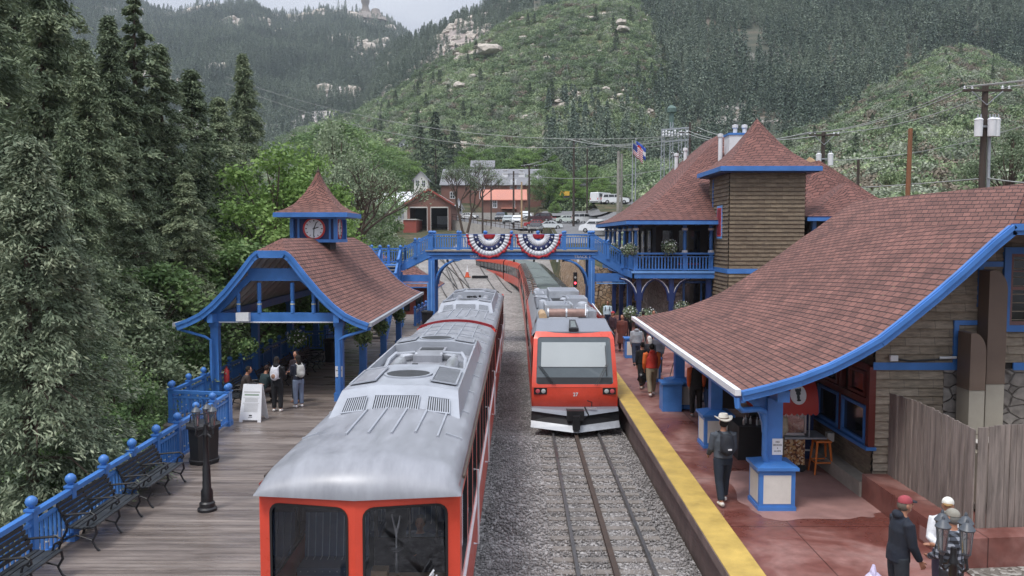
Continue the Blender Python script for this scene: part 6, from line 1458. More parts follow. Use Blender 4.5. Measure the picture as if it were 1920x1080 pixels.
CT = 1.93; TW = 1.44
def new_front():
    r = thing('cog_train', 'red cog train numbered 27 with broad windscreen and snow plough, front car', 'train', (CT, 36, 0)); Yf = 27.6
    def F(u, b):
        """u -1..1 across, b height -> front surface point"""
        y = Yf+np.interp(b, [.75, 1.0, 1.45, 3.0, 3.2], [.10, .0, .0, .55, .75]); wx = np.interp(b, [.7, 1.6, 3.0, 3.25], [TW, TW, TW-.07, TW-.15])
        return (CT+u*wx, y+.10*u*u, b)
    mb = MB()
    vi = holed(mb, F, -1, 1, 1.42, 3.22, -.90, .90, 1.52, 3.05, .07, 0, (0, .03, 0), 1)
    mb.grid([[F(u, b) for b in (.76, 1.0, 1.2, 1.42)] for u in np.linspace(-1, 1, 9)])
    mb.build('front_mask', [M['red'], M['rubber']], r, smooth=40)
    ws = MB().poly([Vector(p)+Vector((0, .02, 0)) for p in [F(*q) for q in rrect(-.90, .90, 1.52, 3.05, .07)]]).build('windscreen', M['screen'], r, smooth=None)
    MB().poly([Vector(F(a, b))+Vector((0, .005, 0)) for a, b in ((-.80, 2.08), (.78, 2.08), (.78, 2.88), (-.80, 2.88))]).build('sun_blind', M['blind'], ws, smooth=None)
    MB().poly([Vector(F(a, b))+Vector((0, .001, 0)) for a, b in ((-.88, 1.54), (.88, 1.54), (.88, 1.74), (-.88, 1.74))]).build('screen_border', M['black'], ws, smooth=None)
    for pts in ([(-.50, 1.50), (-.66, 1.78), (-.86, 2.12)], [(.46, 1.50), (.62, 1.85), (.76, 2.18)]):
        mb = MB()
        for o in (0, .05): mb.tube([tuple(Vector(F(a+o, b))+Vector((0, -.05, 0))) for a, b in pts], .011, 5)
        mb.build('wiper', M['black'], r)
    MB().tube([tuple(Vector(F(.76, b))+Vector((0, -.05, 0))) for b in (1.8, 2.3, 2.78)], .012, 5).build('wiper_blade', M['black'], r)
    mb = MB(); mb.sheet([[(CT-u*1.29, Yf+.76+.10*u*u, 3.22), (CT-u*1.22, Yf+1.9, 3.52), (CT-u*1.2, Yf+2.2, 3.54)] for u in (1, .5, 0, -.5, -1)], .05)
    mb.poly([(CT-1.44, Yf+.86, 3.05), (CT-1.29, Yf+.86, 3.22), (CT-1.2, Yf+2.2, 3.53), (CT-1.42, Yf+2.2, 3.1)]); mb.poly([(CT+1.44, Yf+.86, 3.05), (CT+1.29, Yf+.86, 3.22), (CT+1.2, Yf+2.2, 3.53), (CT+1.42, Yf+2.2, 3.1)])
    mb.build('brow_roof', M['greyroof'], r, smooth=None)
    mb = MB(); mb.add([(CT-.17, Yf+.74, 3.24), (CT+.17, Yf+.74, 3.24), (CT+.11, Yf+1.5, 3.50), (CT-.11, Yf+1.5, 3.50), (CT-.17, Yf+.74, 3.34), (CT+.17, Yf+.74, 3.34), (CT+.11, Yf+1.5, 3.56), (CT-.11, Yf+1.5, 3.56)], [(0, 1, 5, 4), (1, 2, 6, 5), (2, 3, 7, 6), (3, 0, 4, 7), (4, 5, 6, 7)]); lp = mb.build('top_lamp', M['black'], r, smooth=None)
    MB().poly([(CT-.10, Yf+.82, 3.37), (CT+.10, Yf+.82, 3.37), (CT+.07, Yf+1.38, 3.53), (CT-.07, Yf+1.38, 3.53)]).build('lens', M['greyroof2'], lp, smooth=None)
    for s in (-1, 1):
        c = Vector(F(s*.80, 1.30)); hb = MB(); hb.cbox(c+Vector((0, .02, 0)), (.44, .10, .22)); h_ = hb.build('headlight', M['black'], r, smooth=None)
        for dx, mt in ((-.09, 'lamp_red' if s > 0 else 'lamp_white'), (.10, 'lamp_white' if s > 0 else 'lamp_red')):
            k = dx if s < 0 else dx
            mt2 = M['lamp_red'] if (s < 0 and dx < 0) or (s > 0 and dx > 0) else M['lamp_white']
            MB().lathe(c+Vector((dx, -.03, 0)), [(.075, 0), (.075, .02), (.05, .03)], 14, 0, Matrix.Rotation(R(90), 3, 'X')).build('lamp', mt2, h_)
    text_part('number', '27', .17, (CT+.02, Yf-.012, 1.19), M['white'], r, bold=True, depth=.004)
    mb = MB();
    for s in (-1, 1):
        mb.add([(CT, Yf-.42, .70), (CT+s*1.45, Yf-.02, .74), (CT+s*1.47, Yf-.10, .34), (CT, Yf-.62, .26)], [(0, 1, 2, 3)], 0)
        mb.add([(CT, Yf-.43, .70), (CT, Yf-.62, .56), (CT+s*1.45, Yf-.12, .66), (CT+s*1.45, Yf-.02, .745)], [(0, 1, 2, 3)], 1)
        mb.add([(CT, Yf-.62, .26), (CT+s*1.47, Yf-.10, .34), (CT+s*1.49, Yf-.25, .14), (CT, Yf-.82, .08)], [(0, 1, 2, 3)], 2)
        mb.add([(CT, Yf-.43, .70), (CT+s*1.45, Yf-.02, .745), (CT+s*1.45, Yf+.2, .76), (CT, Yf+.1, .76)], [(0, 1, 2, 3)], 1)
    pl = mb.build('snow_plough', [M['black'], M['greyroof'], M['galv']], r, smooth=None)
    mb = MB(); mb.box(CT-.30, CT+.26, Yf-.62, Yf-.1, .42, .76); mb.box(CT-.12, CT+.12, Yf-.86, Yf-.5, .18, .62); mb.tube([(CT+.3, Yf-.35, .85), (CT+.42, Yf-.45, .6), (CT+.2, Yf-.5, .45)], .03, 6); mb.tube([(CT+.42, Yf-.03, 1.0), (CT+.42, Yf-.10, 1.0), (CT+.56, Yf-.10, .95), (CT+.56, Yf-.03, .8)], .018, 5); mb.tube([(CT-.3, Yf-.3, .78), (CT+.7, Yf-.3, .78)], .025, 5, 1)
    mb.build('coupler', [M['black'], M['chrome']], r)
    return r, Yf
M['screen'] = mat('tinted_screen', (.055, .075, .082), .06, var=.1, spec=.9, coat=.6); M['blind'] = mat('pale_blind', (.42, .46, .47), .35, var=.05, vs=.8)
M['lamp_red'] = mat('red_lens', (.55, .10, .12), .15); M['lamp_white'] = mat('clear_lens', (.45, .47, .47), .12)
def car_body(r, path, Ya, Yb, xf, roofkind, glassroof=True, n=None):
    """body sides and roof following xf(y) -> centre line; kept as parts of r"""
    ys_ = np.linspace(Ya, Yb, n or max(2, int((Yb-Ya)/3)+1))
    for s in (-1, 1):
        mb = MB(); mb.grid([[xf(y, s*TW, .55), xf(y, s*TW, 1.55)] for y in ys_], 0); mb.grid([[xf(y, s*TW, 2.62), xf(y, s*(TW-.03), 3.02), xf(y, s*(TW-.22), 3.28)] for y in ys_], 0)
        mb.build('side_panel', M['red'], r, smooth=40)
        L_ = Yb-Ya; k = max(2, int(L_/1.75)); mb = MB(); gb = MB()
        for j in range(k+1):
            y = Ya+L_*j/k; mb.add([xf(max(Ya, y-.09), s*TW, 1.55), xf(min(Yb, y+.09), s*TW, 1.55), xf(min(Yb, y+.09), s*TW, 2.62), xf(max(Ya, y-.09), s*TW, 2.62)], [(0, 1, 2, 3)])
        mb.build('window_pillars', M['black'] if roofkind != 'curve' else M['rust'], r, smooth=None)
        gb.grid([[xf(y, s*(TW-.03), 1.54), xf(y, s*(TW-.03), 2.63)] for y in ys_]); gb.build('side_glazing', M['glass_dark'], r, smooth=None)
    mb = MB(); mb.grid([[xf(y, u*(TW-.22), 3.28+.10*(1-u*u)) for u in (-1, -.5, 0, .5, 1)] for y in ys_], 0); mb.build('roof_deck', M['greyroof2'] if roofkind != 'equip' else M['galv'], r, smooth=60)
    mb = MB(); mb.grid([[xf(y, -1.2, .45), xf(y, 1.2, .45)] for y in ys_]); mb.grid([[xf(y, -1.3, .56), xf(y, -1.2, .2)] for y in ys_]); mb.grid([[xf(y, 1.3, .56), xf(y, 1.2, .2)] for y in ys_]); mb.build('underframe', M['black'], r, smooth=None)
    for ye in (Ya, Yb): MB().poly([xf(ye, -TW, .5), xf(ye, TW, .5), xf(ye, TW, 3.0), xf(ye, TW-.25, 3.3), xf(ye, -TW+.25, 3.3), xf(ye, -TW, 3.0)]).build('end_wall', M['black'], r, smooth=None)
    if roofkind == 'glass':
        k = int((Yb-Ya)/1.9); proto_w = None
        for s in (-1, 1):
            for j in range(k):
                y0 = Ya+.3+j*(Yb-Ya-.4)/k; y1 = y0+1.15
                w_ = MB(); w_.grid([[xf(y, s*(TW-.01), 3.03), xf(y, s*(TW-.19), 3.31), xf(y, s*.72, 3.40)] for y in (y0, y1)]); w_.build('roof_window', M['glass_dark'], r, smooth=None)
        mb = MB(); mb.grid([[xf(y, u*.68, 3.405+.03*(1-u*u)) for u in (-1, 0, 1)] for y in ys_]); mb.build('roof_walkway', M['greyroof2'], r, smooth=60)
straight = lambda y, x, z: (CT+x-.00022*max(0, y-45)**2*.6, y, z)
fr, Yf = new_front()
car_body(fr, None, 29.7, 45.0, straight, 'equip')
mb = MB()
for s in (-1, 1): mb.add([(CT+s*TW, 27.7, .72), (CT+s*TW, 29.75, .56), (CT+s*TW, 29.75, 3.0), (CT+s*(TW-.07), 28.3, 3.0), (CT+s*TW, 27.72, 1.5)], [(0, 1, 2, 3, 4)])
mb.build('cab_side', M['red'], fr, smooth=None)
for s in (-1, 1): MB().add([(CT+s*(TW+.006), 28.35, 1.6), (CT+s*(TW+.006), 29.4, 1.6), (CT+s*(TW+.006), 29.4, 2.7), (CT+s*(TW+.006), 28.7, 2.7)], [(0, 1, 2, 3)]).build('cab_window', M['glass_dark'], fr, smooth=None)
for s in (-1, 1):
    MB().add([(CT+s*1.38, 30.0, 3.05), (CT+s*1.38, 44.6, 3.05), (CT+s*1.18, 44.4, 3.62), (CT+s*1.18, 31.0, 3.62)], [(0, 1, 2, 3)]).build('side_screen', M['galv'] if s < 0 else M['red'], fr, smooth=None)
eq = lambda nm, m_, mt: m_.build(nm, M[mt], fr)
mb = MB(); mb.tube([(CT-.75, 31.0, 3.62), (CT+.65, 31.0, 3.62)], .16, 14); e_ = mb.build('exhaust_silencer', mat('rusty_silencer', (.30, .19, .16), .5, metal=.3, var=.3, vs=4), fr)
for x in (-.78, -.1, .66): MB().lathe((CT+x, 31.0, 3.62), [(.185, -.03), (.185, .03)], 14, 0, Matrix.Rotation(R(90), 3, 'Y')).build('clamp', M['chrome'], e_)
mb = MB(); mb.tube([(CT-.98, 30.6, 3.5), (CT-.98, 32.2, 3.5)], .15, 12); mb.build('exhaust_pipe', M['cardboard'], fr)
for (x0, x1, y0, y1, z1, nm, mt) in ((-.85, .25, 32.2, 34.4, 3.80, 'condenser_box', 'galv'), (.38, 1.05, 31.2, 33.0, 3.66, 'battery_box', 'galv'), (-.45, .95, 38.6, 41.6, 3.92, 'cooling_unit', 'galv'), (-1.1, -.6, 36.2, 38, 3.78, 'relay_box', 'silver2'), (-1.1, -.65, 39, 41, 3.78, 'relay_box', 'silver2'), (.2, 1.05, 35.2, 37.2, 3.84, 'pump_unit', 'silver2'), (-.5, .15, 35.4, 37.2, 3.7, 'duct_box', 'greyroof'), (-.9, .9, 42.4, 43.8, 3.7, 'resistor_box', 'galv')):
    o = MB().box(CT+x0, CT+x1, y0, y1, 3.36, z1).build(nm, M[mt], fr, smooth=None); m_ = MB(); nn = int((y1-y0)/.22)
    for j in range(nn): m_.box(CT+x0+.08, CT+x1-.08, y0+.1+j*.22, y0+.2+j*.22, z1, z1+.012)
    m_.build('louvres', M['grille'] if mt == 'greyroof' else M['silver2'], o, smooth=None)
for x, y, rr in ((.75, 34.2, .26), (-.85, 35.2, .2), (-.9, 43, .2), (.1, 36.4, .2), (.6, 37.6, .22)):
    MB().lathe((CT+x, y, 3.4), [(rr, 0), (rr, .24), (rr*.8, .34), (rr*.3, .4)], 14).build('ventilator', M['silver2'], fr)
for k in range(10):
    x, y = rnd.uniform(-1, .9), rnd.uniform(30.8, 44); mb = MB(); mb.tube([(CT+x, y, 3.4), (CT+x, y, 3.8), (CT+x+rnd.uniform(-.6, .6), y+rnd.uniform(.2, 1.2), 3.82), (CT+x+.2, y+1.3, 3.4)], .035, 6); mb.build('roof_pipe', M['chrome' if k % 2 else 'silver2'], fr)
mb = MB(); mb.tube([(CT+.55, 30.2, 3.6), (CT+.62, 30.9, 3.95), (CT+1.15, 31.6, 3.6)], .02, 5); mb.tube([(CT+1.15, 30.4, 3.6), (CT+.9, 31.2, 3.95)], .02, 5); mb.build('antenna', M['white'], fr)
for k, (ya, yb) in enumerate(((45.4, 61.5), (61.9, 78), (78.4, 94.5))):
    rc = thing('panorama_car', ['red panorama car directly behind the front car, under the footbridge', 'red panorama car beyond the footbridge, middle of the train', 'red panorama car farthest back before the track curves left'][k], 'rail car', (CT, (ya+yb)/2, 0), 'panorama cars of the red train')
    car_body(rc, None, ya, yb, straight, 'glass')
def curved_xf(y, x, z):
    t = y-95.0; xc = straight(95, 0, 0)[0]-.0048*t*t*(1 if t > 0 else 0)-.06*max(t, 0); sl = -.0096*max(t, 0)-.06; n = Vector((1, -sl, 0)).normalized()
    return (xc+x*n.x, y+x*n.y, z+.02*max(0, t)*.2)
for k, (ya, yb) in enumerate(((95.4, 110), (110.5, 126))):
    rc = thing('panorama_car', ['red car on the curve seen left of the train under the bunting', 'last red car at the far left end of the curve'][k], 'rail car', (0, ya, 0), 'panorama cars of the red train')
    car_body(rc, None, ya, yb, curved_xf, 'curve', n=8)
# ================================================================== PEOPLE
_cl = {}
def cloth(h, nm='cloth'):
    if h not in _cl: _cl[h] = mat(nm, srgb(h), .85, var=.22, vs=6, bump=.35, bs=9)
    return _cl[h]
def remeshed(mb, name, mt, parent, vox, extra=None, smooth_it=6):
    me = bpy.data.meshes.new('tmp'); me.from_pydata([tuple(v) for v in mb.v], [], mb.f)
    bm = bmesh.new(); bm.from_mesh(me); bmesh.ops.recalc_face_normals(bm, faces=bm.faces[:]); bm.to_mesh(me); bm.free()
    o = bpy.data.objects.new('tmp', me); COL.objects.link(o)
    md = o.modifiers.new('r', 'REMESH'); md.mode = 'VOXEL'; md.voxel_size = vox
    sm = o.modifiers.new('s', 'SMOOTH'); sm.iterations = smooth_it; sm.factor = .5
    dg = bpy.context.evaluated_depsgraph_get(); m2 = bpy.data.meshes.new_from_object(o.evaluated_get(dg)); bpy.data.objects.remove(o); bpy.data.meshes.remove(me)
    if extra is not None:
        bm = bmesh.new(); bm.from_mesh(m2); em = bpy.data.meshes.new('e'); em.from_pydata([tuple(v) for v in extra.v], [], extra.f); bm.from_mesh(em); bm.to_mesh(m2); bm.free()
    m2.name = name; m2.materials.clear(); m2.materials.append(mt); m2.polygons.foreach_set('use_smooth', [True]*len(m2.polygons))
    r = bpy.data.objects.new(name, m2); COL.objects.link(r); r.parent = parent; return r
def person(label, loc, face, h=1.75, top='#333333', legs='#22252c', shoes='#cccccc', hair='#1a1410', pose='stand', stride=.0, skin='#a87860', hat=None, hairlen=0, pack=None, top2=None,
           arms=((.0, .0), (.0, .0)), hood=False, coat=0, headturn=0, lean=0, bulk=1.0, near=False, skirt=False, group='passengers and visitors at the station'):
    """arms: (forward swing of the elbow, bend at the elbow) in radians for left, right; faces +Y before turning by FACE degrees"""
    k = h/1.75; r = thing('person', label, 'person', (0, 0, 0), group); V_ = Vector
    sit = pose == 'sit'; hipz = .48 if sit else .93
    pel = V_((0, 0, hipz)); ln = R(lean)
    def up(p, dz, dx=0, dy=0): return V_((p.x+dx, p.y+dy+math.sin(ln)*dz, p.z+math.cos(ln)*dz))
    waist = up(pel, .16); chest = up(pel, .36); sh = up(pel, .50); nb = up(pel, .545); neck = up(pel, .60); hc = up(pel, .715, 0, .015+.25*math.sin(ln)*.2)
    hips = [V_((s*.095, 0, hipz-.02)) for s in (-1, 1)]; knees = []; ank = []
    for i, s in enumerate((-1, 1)):
        if sit: kn_ = hips[i]+V_((s*.05, .42, .02)); an = kn_+V_((s*.0, .05-.08*(i), -.40))
        else:
            a = stride*s; kn_ = hips[i]+V_((s*.01, math.sin(a)*.43+.02, -math.cos(a)*.43)); b = a*.9 if a > 0 else a*1.5
            an = kn_+V_((0, math.sin(b)*.40-.02, -math.cos(b)*.40)); an.z = max(.085, an.z)
        knees.append(kn_); ank.append(an)
    shs = [sh+V_((s*.185*bulk, 0, -.02)) for s in (-1, 1)]; elb = []; wr = []
    for i, s in enumerate((-1, 1)):
        a, b = arms[i]; e = shs[i]+V_((s*.035, math.sin(a)*.29, -math.cos(a)*.29)); w_ = e+V_((-s*.02-(s*.10 if b > .8 else 0), math.sin(a+b)*.25, -math.cos(a+b)*.25)); elb.append(e); wr.append(w_)
    body = MB(); n = 10
    body.tube([hips[0].lerp(hips[1], .5)+V_((0, 0, -.07)), pel, waist, chest, sh, nb, neck, hc+V_((0, 0, -.05))], [(.12, .09), (.155, .11), (.135, .10), (.16, .115), (.14, .09), (.065, .06), (.055, .055), (.055, .055)], 14)
    body.ball(hc, (.076, .096, .118), 16); body.ball(hc+V_((0, .02, -.055)), (.055, .07, .07), 12)
    body.ball(hc+V_((0, .100, -.015)), (.014, .022, .024), 8)
    for s in (-1, 1): body.ball(hc+V_((s*.078, -.005, -.01)), (.012, .022, .032), 8)
    for i in range(2):
        body.tube([hips[i]+V_((0, 0, .04)), hips[i].lerp(knees[i], .5), knees[i], knees[i].lerp(ank[i], .4), ank[i]], [.088, .078, .056, .054, .038], n)
        f = ank[i]; body.tube([f+V_((0, -.05, -.03)), f+V_((0, .04, -.035)), f+V_((0, .15, -.055))], [(.036, .04), (.042, .04), (.036, .025)], 8)
        body.tube([shs[i]+V_((-(-1, 1)[i]*.04, 0, .0)), shs[i], elb[i], wr[i]], [.055, .055, .040, .027], n)
        d = (wr[i]-elb[i]).normalized(); body.tube([wr[i], wr[i]+d*.04, wr[i]+d*.09], [(.024, .022), (.022, .040), (.018, .040)], 8)
    fin = MB()
    for i, s in enumerate((-1, 1)):
        d = (wr[i]-elb[i]).normalized(); fw = V_((0, 1, 0))-d*d.y; fw = fw.normalized() if fw.length > .1 else V_((0, 0, 1)); iw = V_((-s, 0, 0))
        base = wr[i]+d*.085
        for q, (o_, l_) in enumerate(((.030, .060), (.011, .070), (-.009, .066), (-.028, .052))):
            p = base+fw*o_; fin.tube([p-d*.01, p+d*l_*.5+iw*.006, p+d*l_*.85+iw*.024, p+d*l_*.95+iw*.040], [.0095, .009, .008, .006], 6)
        p = wr[i]+d*.03+fw*.028; fin.tube([p, p+d*.025+fw*.022, p+d*.055+fw*.03+iw*.012], [.012, .0105, .008], 6)
    vx = .014 if near else .02
    bo = remeshed(body, 'body', _skin(skin), r, vx, fin, 4)
    fm = MB()
    for s in (-1, 1): fm.ball(hc+V_((s*.030, .088, .012)), (.011, .007, .007), 6)
    fm.build('eyes', M['black_mat'], bo); MB().ball(hc+V_((0, .089, -.055)), (.024, .008, .007), 8).build('lips', mat('lips', (.30, .10, .09)) if 'lips' not in _cl else _cl['lips'], bo)
    ex = .018
    tb = MB(); tb.tube([hips[0].lerp(hips[1], .5)+V_((0, 0, -.10)), pel+V_((0, 0, -.02)), pel+V_((0, 0, .11))], [(.135+ex, .105+ex), (.16+ex, .115+ex), (.145+ex, .105+ex)], 14)
    if skirt: tb.tube([pel+V_((0, 0, .1)), pel+V_((0, 0, -.2)), pel+V_((0, .02, -.55))], [(.15, .12), (.19, .17), (.24, .22)], 16)
    for i in range(2):
        e_ = ank[i]+(knees[i]-ank[i]).normalized()*.03
        tb.tube([hips[i]+V_((0, 0, .02)), hips[i].lerp(knees[i], .5), knees[i], knees[i].lerp(e_, .5), e_], [.088+ex, .082+ex, .064+ex, .060+ex, .055+ex], n)
    remeshed(tb, 'trousers' if not skirt else 'skirt', cloth(legs, 'trousers'), r, vx)
    jb = MB(); zl = .02-coat; ex = .026*bulk
    jb.tube([pel+V_((0, 0, zl)), pel+V_((0, 0, .06)), waist, chest, sh+V_((0, 0, -.02)), nb+V_((0, 0, .005))], [(.165+ex, .125+ex), (.160+ex, .12+ex), (.145+ex*1.2, .11+ex), (.168+ex, .125+ex), (.150+ex*.8, .10+ex*.8), (.075, .072)], 16)
    if hood: jb.ball(nb+V_((0, -.07, .03)), (.11, .075, .065), 10)
    for i, s in enumerate((-1, 1)):
        c_ = wr[i]+(elb[i]-wr[i]).normalized()*.01; jb.tube([shs[i]+V_((-s*.06, 0, .005)), shs[i]+V_((0, 0, .003)), shs[i].lerp(elb[i], .55), elb[i], elb[i].lerp(c_, .6), c_], [.064+ex*.6, .066+ex*.6, .060+ex*.5, .052+ex*.5, .046+ex*.4, .040+ex*.3], n)
    if top2:
        sl = MB()
        for i, s in enumerate((-1, 1)):
            c_ = wr[i]+(elb[i]-wr[i]).normalized()*.01; sl.tube([shs[i]+V_((-s*.06, 0, .02)), shs[i]+V_((0, 0, .012)), shs[i].lerp(elb[i], .55), elb[i], elb[i].lerp(c_, .6), c_], [.075+ex*.6, .078+ex*.6, .068+ex*.5, .058+ex*.5, .052+ex*.4, .042+ex*.3], n)
        remeshed(sl, 'sleeves', cloth(top2, 'sleeves'), r, vx)
    remeshed(jb, 'jacket' if coat or hood else 'top', cloth(top, 'top'), r, vx)
    sb = MB()
    for i in range(2):
        f = ank[i]; sb.tube([f+V_((0, -.07, -.045)), f+V_((0, -.01, -.03)), f+V_((0, .08, -.045)), f+V_((0, .17, -.06))], [(.040, .040), (.046, .052), (.046, .040), (.036, .024)], 10)
    remeshed(sb, 'shoes', cloth(shoes, 'shoes'), r, vx, None, 3)
    if hat: MB().ball(hc+V_((0, -.022, -.012)), (.083, .088, .088), 14).build('hair', cloth(hair, 'hair'), r)
    if hat is None or hairlen:
        hb = MB(); hb.ball(hc+V_((0, -.018, .022)), (.090, .100, .112), 14)
        if hairlen: hb.tube([hc+V_((0, -.04, .02)), hc+V_((0, -.075, -.08)), hc+V_((0, -.09, -.08-hairlen))], [(.088, .07), (.085, .05), (.06, .03)], 12)
        for q in range(len(hb.v)):
            v = V_(hb.v[q]);
            if v.y > hc.y+.045 and v.z < hc.z+.07: v.y = hc.y+.04
            hb.v[q] = tuple(v)
        remeshed(hb, 'hair', cloth(hair, 'hair'), r, vx, None, 3)
    if hat == 'brim':
        m_ = MB(); c = hc+V_((0, -.005, .065)); m_.lathe(c, [(.085, -.01), (.17, .0), (.178, .02), (.172, .028), (.10, .012), (.097, .02), (.092, .085), (.075, .115), (.02, .105)], 22)
        for q in range(len(m_.v)):
            v = V_(m_.v[q]); d = v-c; rr_ = math.hypot(d.x, d.y)
            if rr_ > .12: v.z += .045*abs(d.x/rr_)**2-.02*abs(d.y/rr_)
            m_.v[q] = tuple(v)
        hto = m_.build('hat', M['hatw'], r); MB().lathe(c, [(.100, .018), (.0985, .04)], 22).build('hat_band', M['brownduct'], hto)
    if hat and hat.startswith('cap'):
        m_ = MB(); c = hc+V_((0, -.005, .045)); m_.ball(c, (.088, .102, .085), 16); m_.v = [(x, y, max(z, c.z-.01)) for x, y, z in m_.v]; co = m_.build('cap', cloth(hat.split(':')[1], 'cap'), r)
        v_ = MB(); v_.prism([(math.sin(a)*.07, .0+math.cos(a)*.075) for a in [R(q) for q in range(-90, 91, 20)]], 'z', 0, .012); v_.v = [(c.x+x, c.y+.085+y*1.1, c.z-.005+z-y*.12) for x, y, z in v_.v]; v_.build('visor', cloth(hat.split(':')[2], 'visor'), co)
    if pack:
        m_ = MB(); b_ = chest+V_((0, -.205, -.05)); m_.ball(b_, (.15, .10, .225), 14); m_.ball(b_+V_((0, -.06, -.09)), (.11, .07, .11), 12); m_.cbox(b_+V_((0, .03, .02)), (.25, .10, .36))
        pk = remeshed(m_, 'backpack', cloth(pack[0], 'backpack'), r, .018, None, 8)
        for s in (-1, 1):
            m_ = MB(); m_.tube([b_+V_((s*.08, .03, .19)), sh+V_((s*.10, -.03, .06)), sh+V_((s*.11, .09, -.02)), chest+V_((s*.12, .145, -.04)), waist+V_((s*.15, .05, .03)), b_+V_((s*.11, .05, -.16))], [(.022, .008)]*6, 6); m_.build('strap', cloth(pack[0], 'strap'), pk)
        if pack[1]: MB().cbox(b_+V_((.0, -.135, -.06)), (.075, .01, .03)).build('reflective_patch', M['white'], pk)
        if len(pack) > 2: MB().ball(b_+V_((0, -.09, -.07)), (.075, .05, .085), 10).build('patterned_pocket', cloth(pack[2], 'pocket'), pk)
    r.scale = (k*bulk**.3, k*bulk**.3, k); r.location = loc; r.rotation_euler = (0, 0, R(face)); r['hands'] = [tuple(wr[0]), tuple(wr[1])]; del r['hands']
    return r, wr
_sk = {}
def _skin(h):
    if h not in _sk: _sk[h] = mat('skin', srgb(h), .5, var=.08, vs=8)
    return _sk[h]
_cl['lips'] = mat('lips', (.30, .10, .09), .5)
M['hatw'] = mat('cream_felt', (.62, .60, .54), .8, var=.06)
def plaidmat():
    m, t, b = newmat('plaid_flannel'); lk = t.links.new; o = N(t, 'ShaderNodeTexCoord').outputs['Object']; sx = N(t, 'ShaderNodeSeparateXYZ'); lk(o, sx.inputs[0]); outs = []
    ad0 = N(t, 'ShaderNodeMath', operation='ADD'); lk(sx.outputs[0], ad0.inputs[0]); lk(sx.outputs[1], ad0.inputs[1])
    for src in (ad0.outputs[0], sx.outputs[2]):
        f = N(t, 'ShaderNodeMath', operation='MULTIPLY'); f.inputs[1].default_value = 11; lk(src, f.inputs[0]); g = N(t, 'ShaderNodeMath', operation='FRACT'); lk(f.outputs[0], g.inputs[0])
        q = N(t, 'ShaderNodeMath', operation='GREATER_THAN'); q.inputs[1].default_value = .5; lk(g.outputs[0], q.inputs[0]); outs.append(q.outputs[0])
    a = N(t, 'ShaderNodeMath', operation='ADD'); lk(outs[0], a.inputs[0]); lk(outs[1], a.inputs[1]); d = N(t, 'ShaderNodeMath', operation='DIVIDE'); d.inputs[1].default_value = 2; lk(a.outputs[0], d.inputs[0])
    rp = ramp(t, [(0, (.30, .33, .38)), (.5, (.06, .07, .09)), (1, (.008, .009, .012))]); rp.color_ramp.interpolation = 'CONSTANT'; rp.color_ramp.elements[1].position = .4; rp.color_ramp.elements[2].position = .9
    lk(d.outputs[0], rp.inputs[0]); lk(rp.outputs[0], b.inputs['Base Color']); b.inputs['Roughness'].default_value = .9; return m
def groceries(label, c, h_, cols, s=1.0):
    m_ = MB(); m_.ball((c[0], c[1], c[2]-h_*.5), (.14*s, .10*s, h_*.5), 12); m_.tube([(c[0], c[1], c[2]-h_*.15), (c[0], c[1], c[2]+.10)], [.06*s, .02], 8)
    for q in range(len(m_.v)): x, y, z = m_.v[q]; d = 1+.12*math.sin(x*90+z*50)+.1*math.cos(y*80+z*70); m_.v[q] = (c[0]+(x-c[0])*d, c[1]+(y-c[1])*d, z)
    return tag(m_.build('plastic_bag', mat('bag_film', srgb(cols), .35, var=.3, vs=14), None), label, 'bag')
def ppos(px, pyfeet, zf=1.0):
    Y = (CAMZ-zf)*FPX/(pyfeet-HOR); return (PX(px, Y), Y, zf)
person('man in cream brimmed hat with grey backpack walking away along the platform', ppos(1361, 952), 8, 1.80, '#4a5058', '#1f2733', '#d8d4cc', pose='stand', stride=.22, hat='brim', pack=('#23262e', True), arms=((.15, .7), (.1, .6)), near=True, bulk=1.05)
p1, w1 = person('man in dark navy hooded jacket and red cap at the lower right, facing right', (5.46, 11.7, 1.0), -88, 1.78, '#1d232f', '#262c33', '#b8b4ac', hair='#60584f', hat='cap:96424a:1c1f28', hood=True, coat=.10, arms=((.05, .25), (.15, .35)), near=True, bulk=1.04, lean=5)
groceries('white and lilac plastic shopping bag held by the man in navy jacket', (5.08, 11.62, 1.72), .32, '#c9c2e0')
p2, w2 = person('person in black and grey plaid shirt behind the lamp at the lower right corner', (6.02, 11.3, 1.0), 25, 1.72, '#30343a', '#2a2c30', '#b0b0b0', hair='#6a6a66', hat='cap:8d8a80:7a776e', coat=.08, arms=((.2, .9), (.3, 1.2)), near=True, bulk=1.0)
for o in p2.children:
    if o.name.startswith('jacket') or o.name.startswith('top'): o.data.materials.clear(); o.data.materials.append(plaidmat())
person('person in white top half hidden behind the plaid shirt at the lower right', (6.28, 11.95, 1.0), 150, 1.68, '#d8dade', '#4a4658', '#b0b0b0', hair='#7a5a38', hat='cap:d9d7cf:8a6a40', arms=((.1, .3), (.4, 1.1)), near=True)
person('man in red jacket with orange hood and khaki trousers walking away', ppos(1224, 744), 5, 1.78, '#b6362c', '#857a66', '#e0ddd8', stride=.26, hood=True, top2='#d0682e', arms=((.1, .3), (.15, .3)), near=True, bulk=1.12)
person('person in black clothes just left of the man in red jacket', ppos(1206, 730), 12, 1.66, '#16171a', '#1b1c20', '#b9b6b0', stride=.2, arms=((.0, .2), (.1, .2)))
groceries('black carrier bag held beside the man in red jacket', (4.36, 28.9, 1.72), .40, '#17181c', 1.1)
person('person in pale grey hoodie and jeans walking away near the station end of the gutter', ppos(1194, 686), 3, 1.76, '#8f959c', '#2a3548', '#2a2a2c', stride=.18, hood=True, arms=((.0, .2), (.0, .3)))
person('person with white headscarf between the grey hoodie and the red jacket', ppos(1219, 716), 10, 1.70, '#2a2a30', '#24262c', '#999999', hair='#d6d3cf', hairlen=.12)
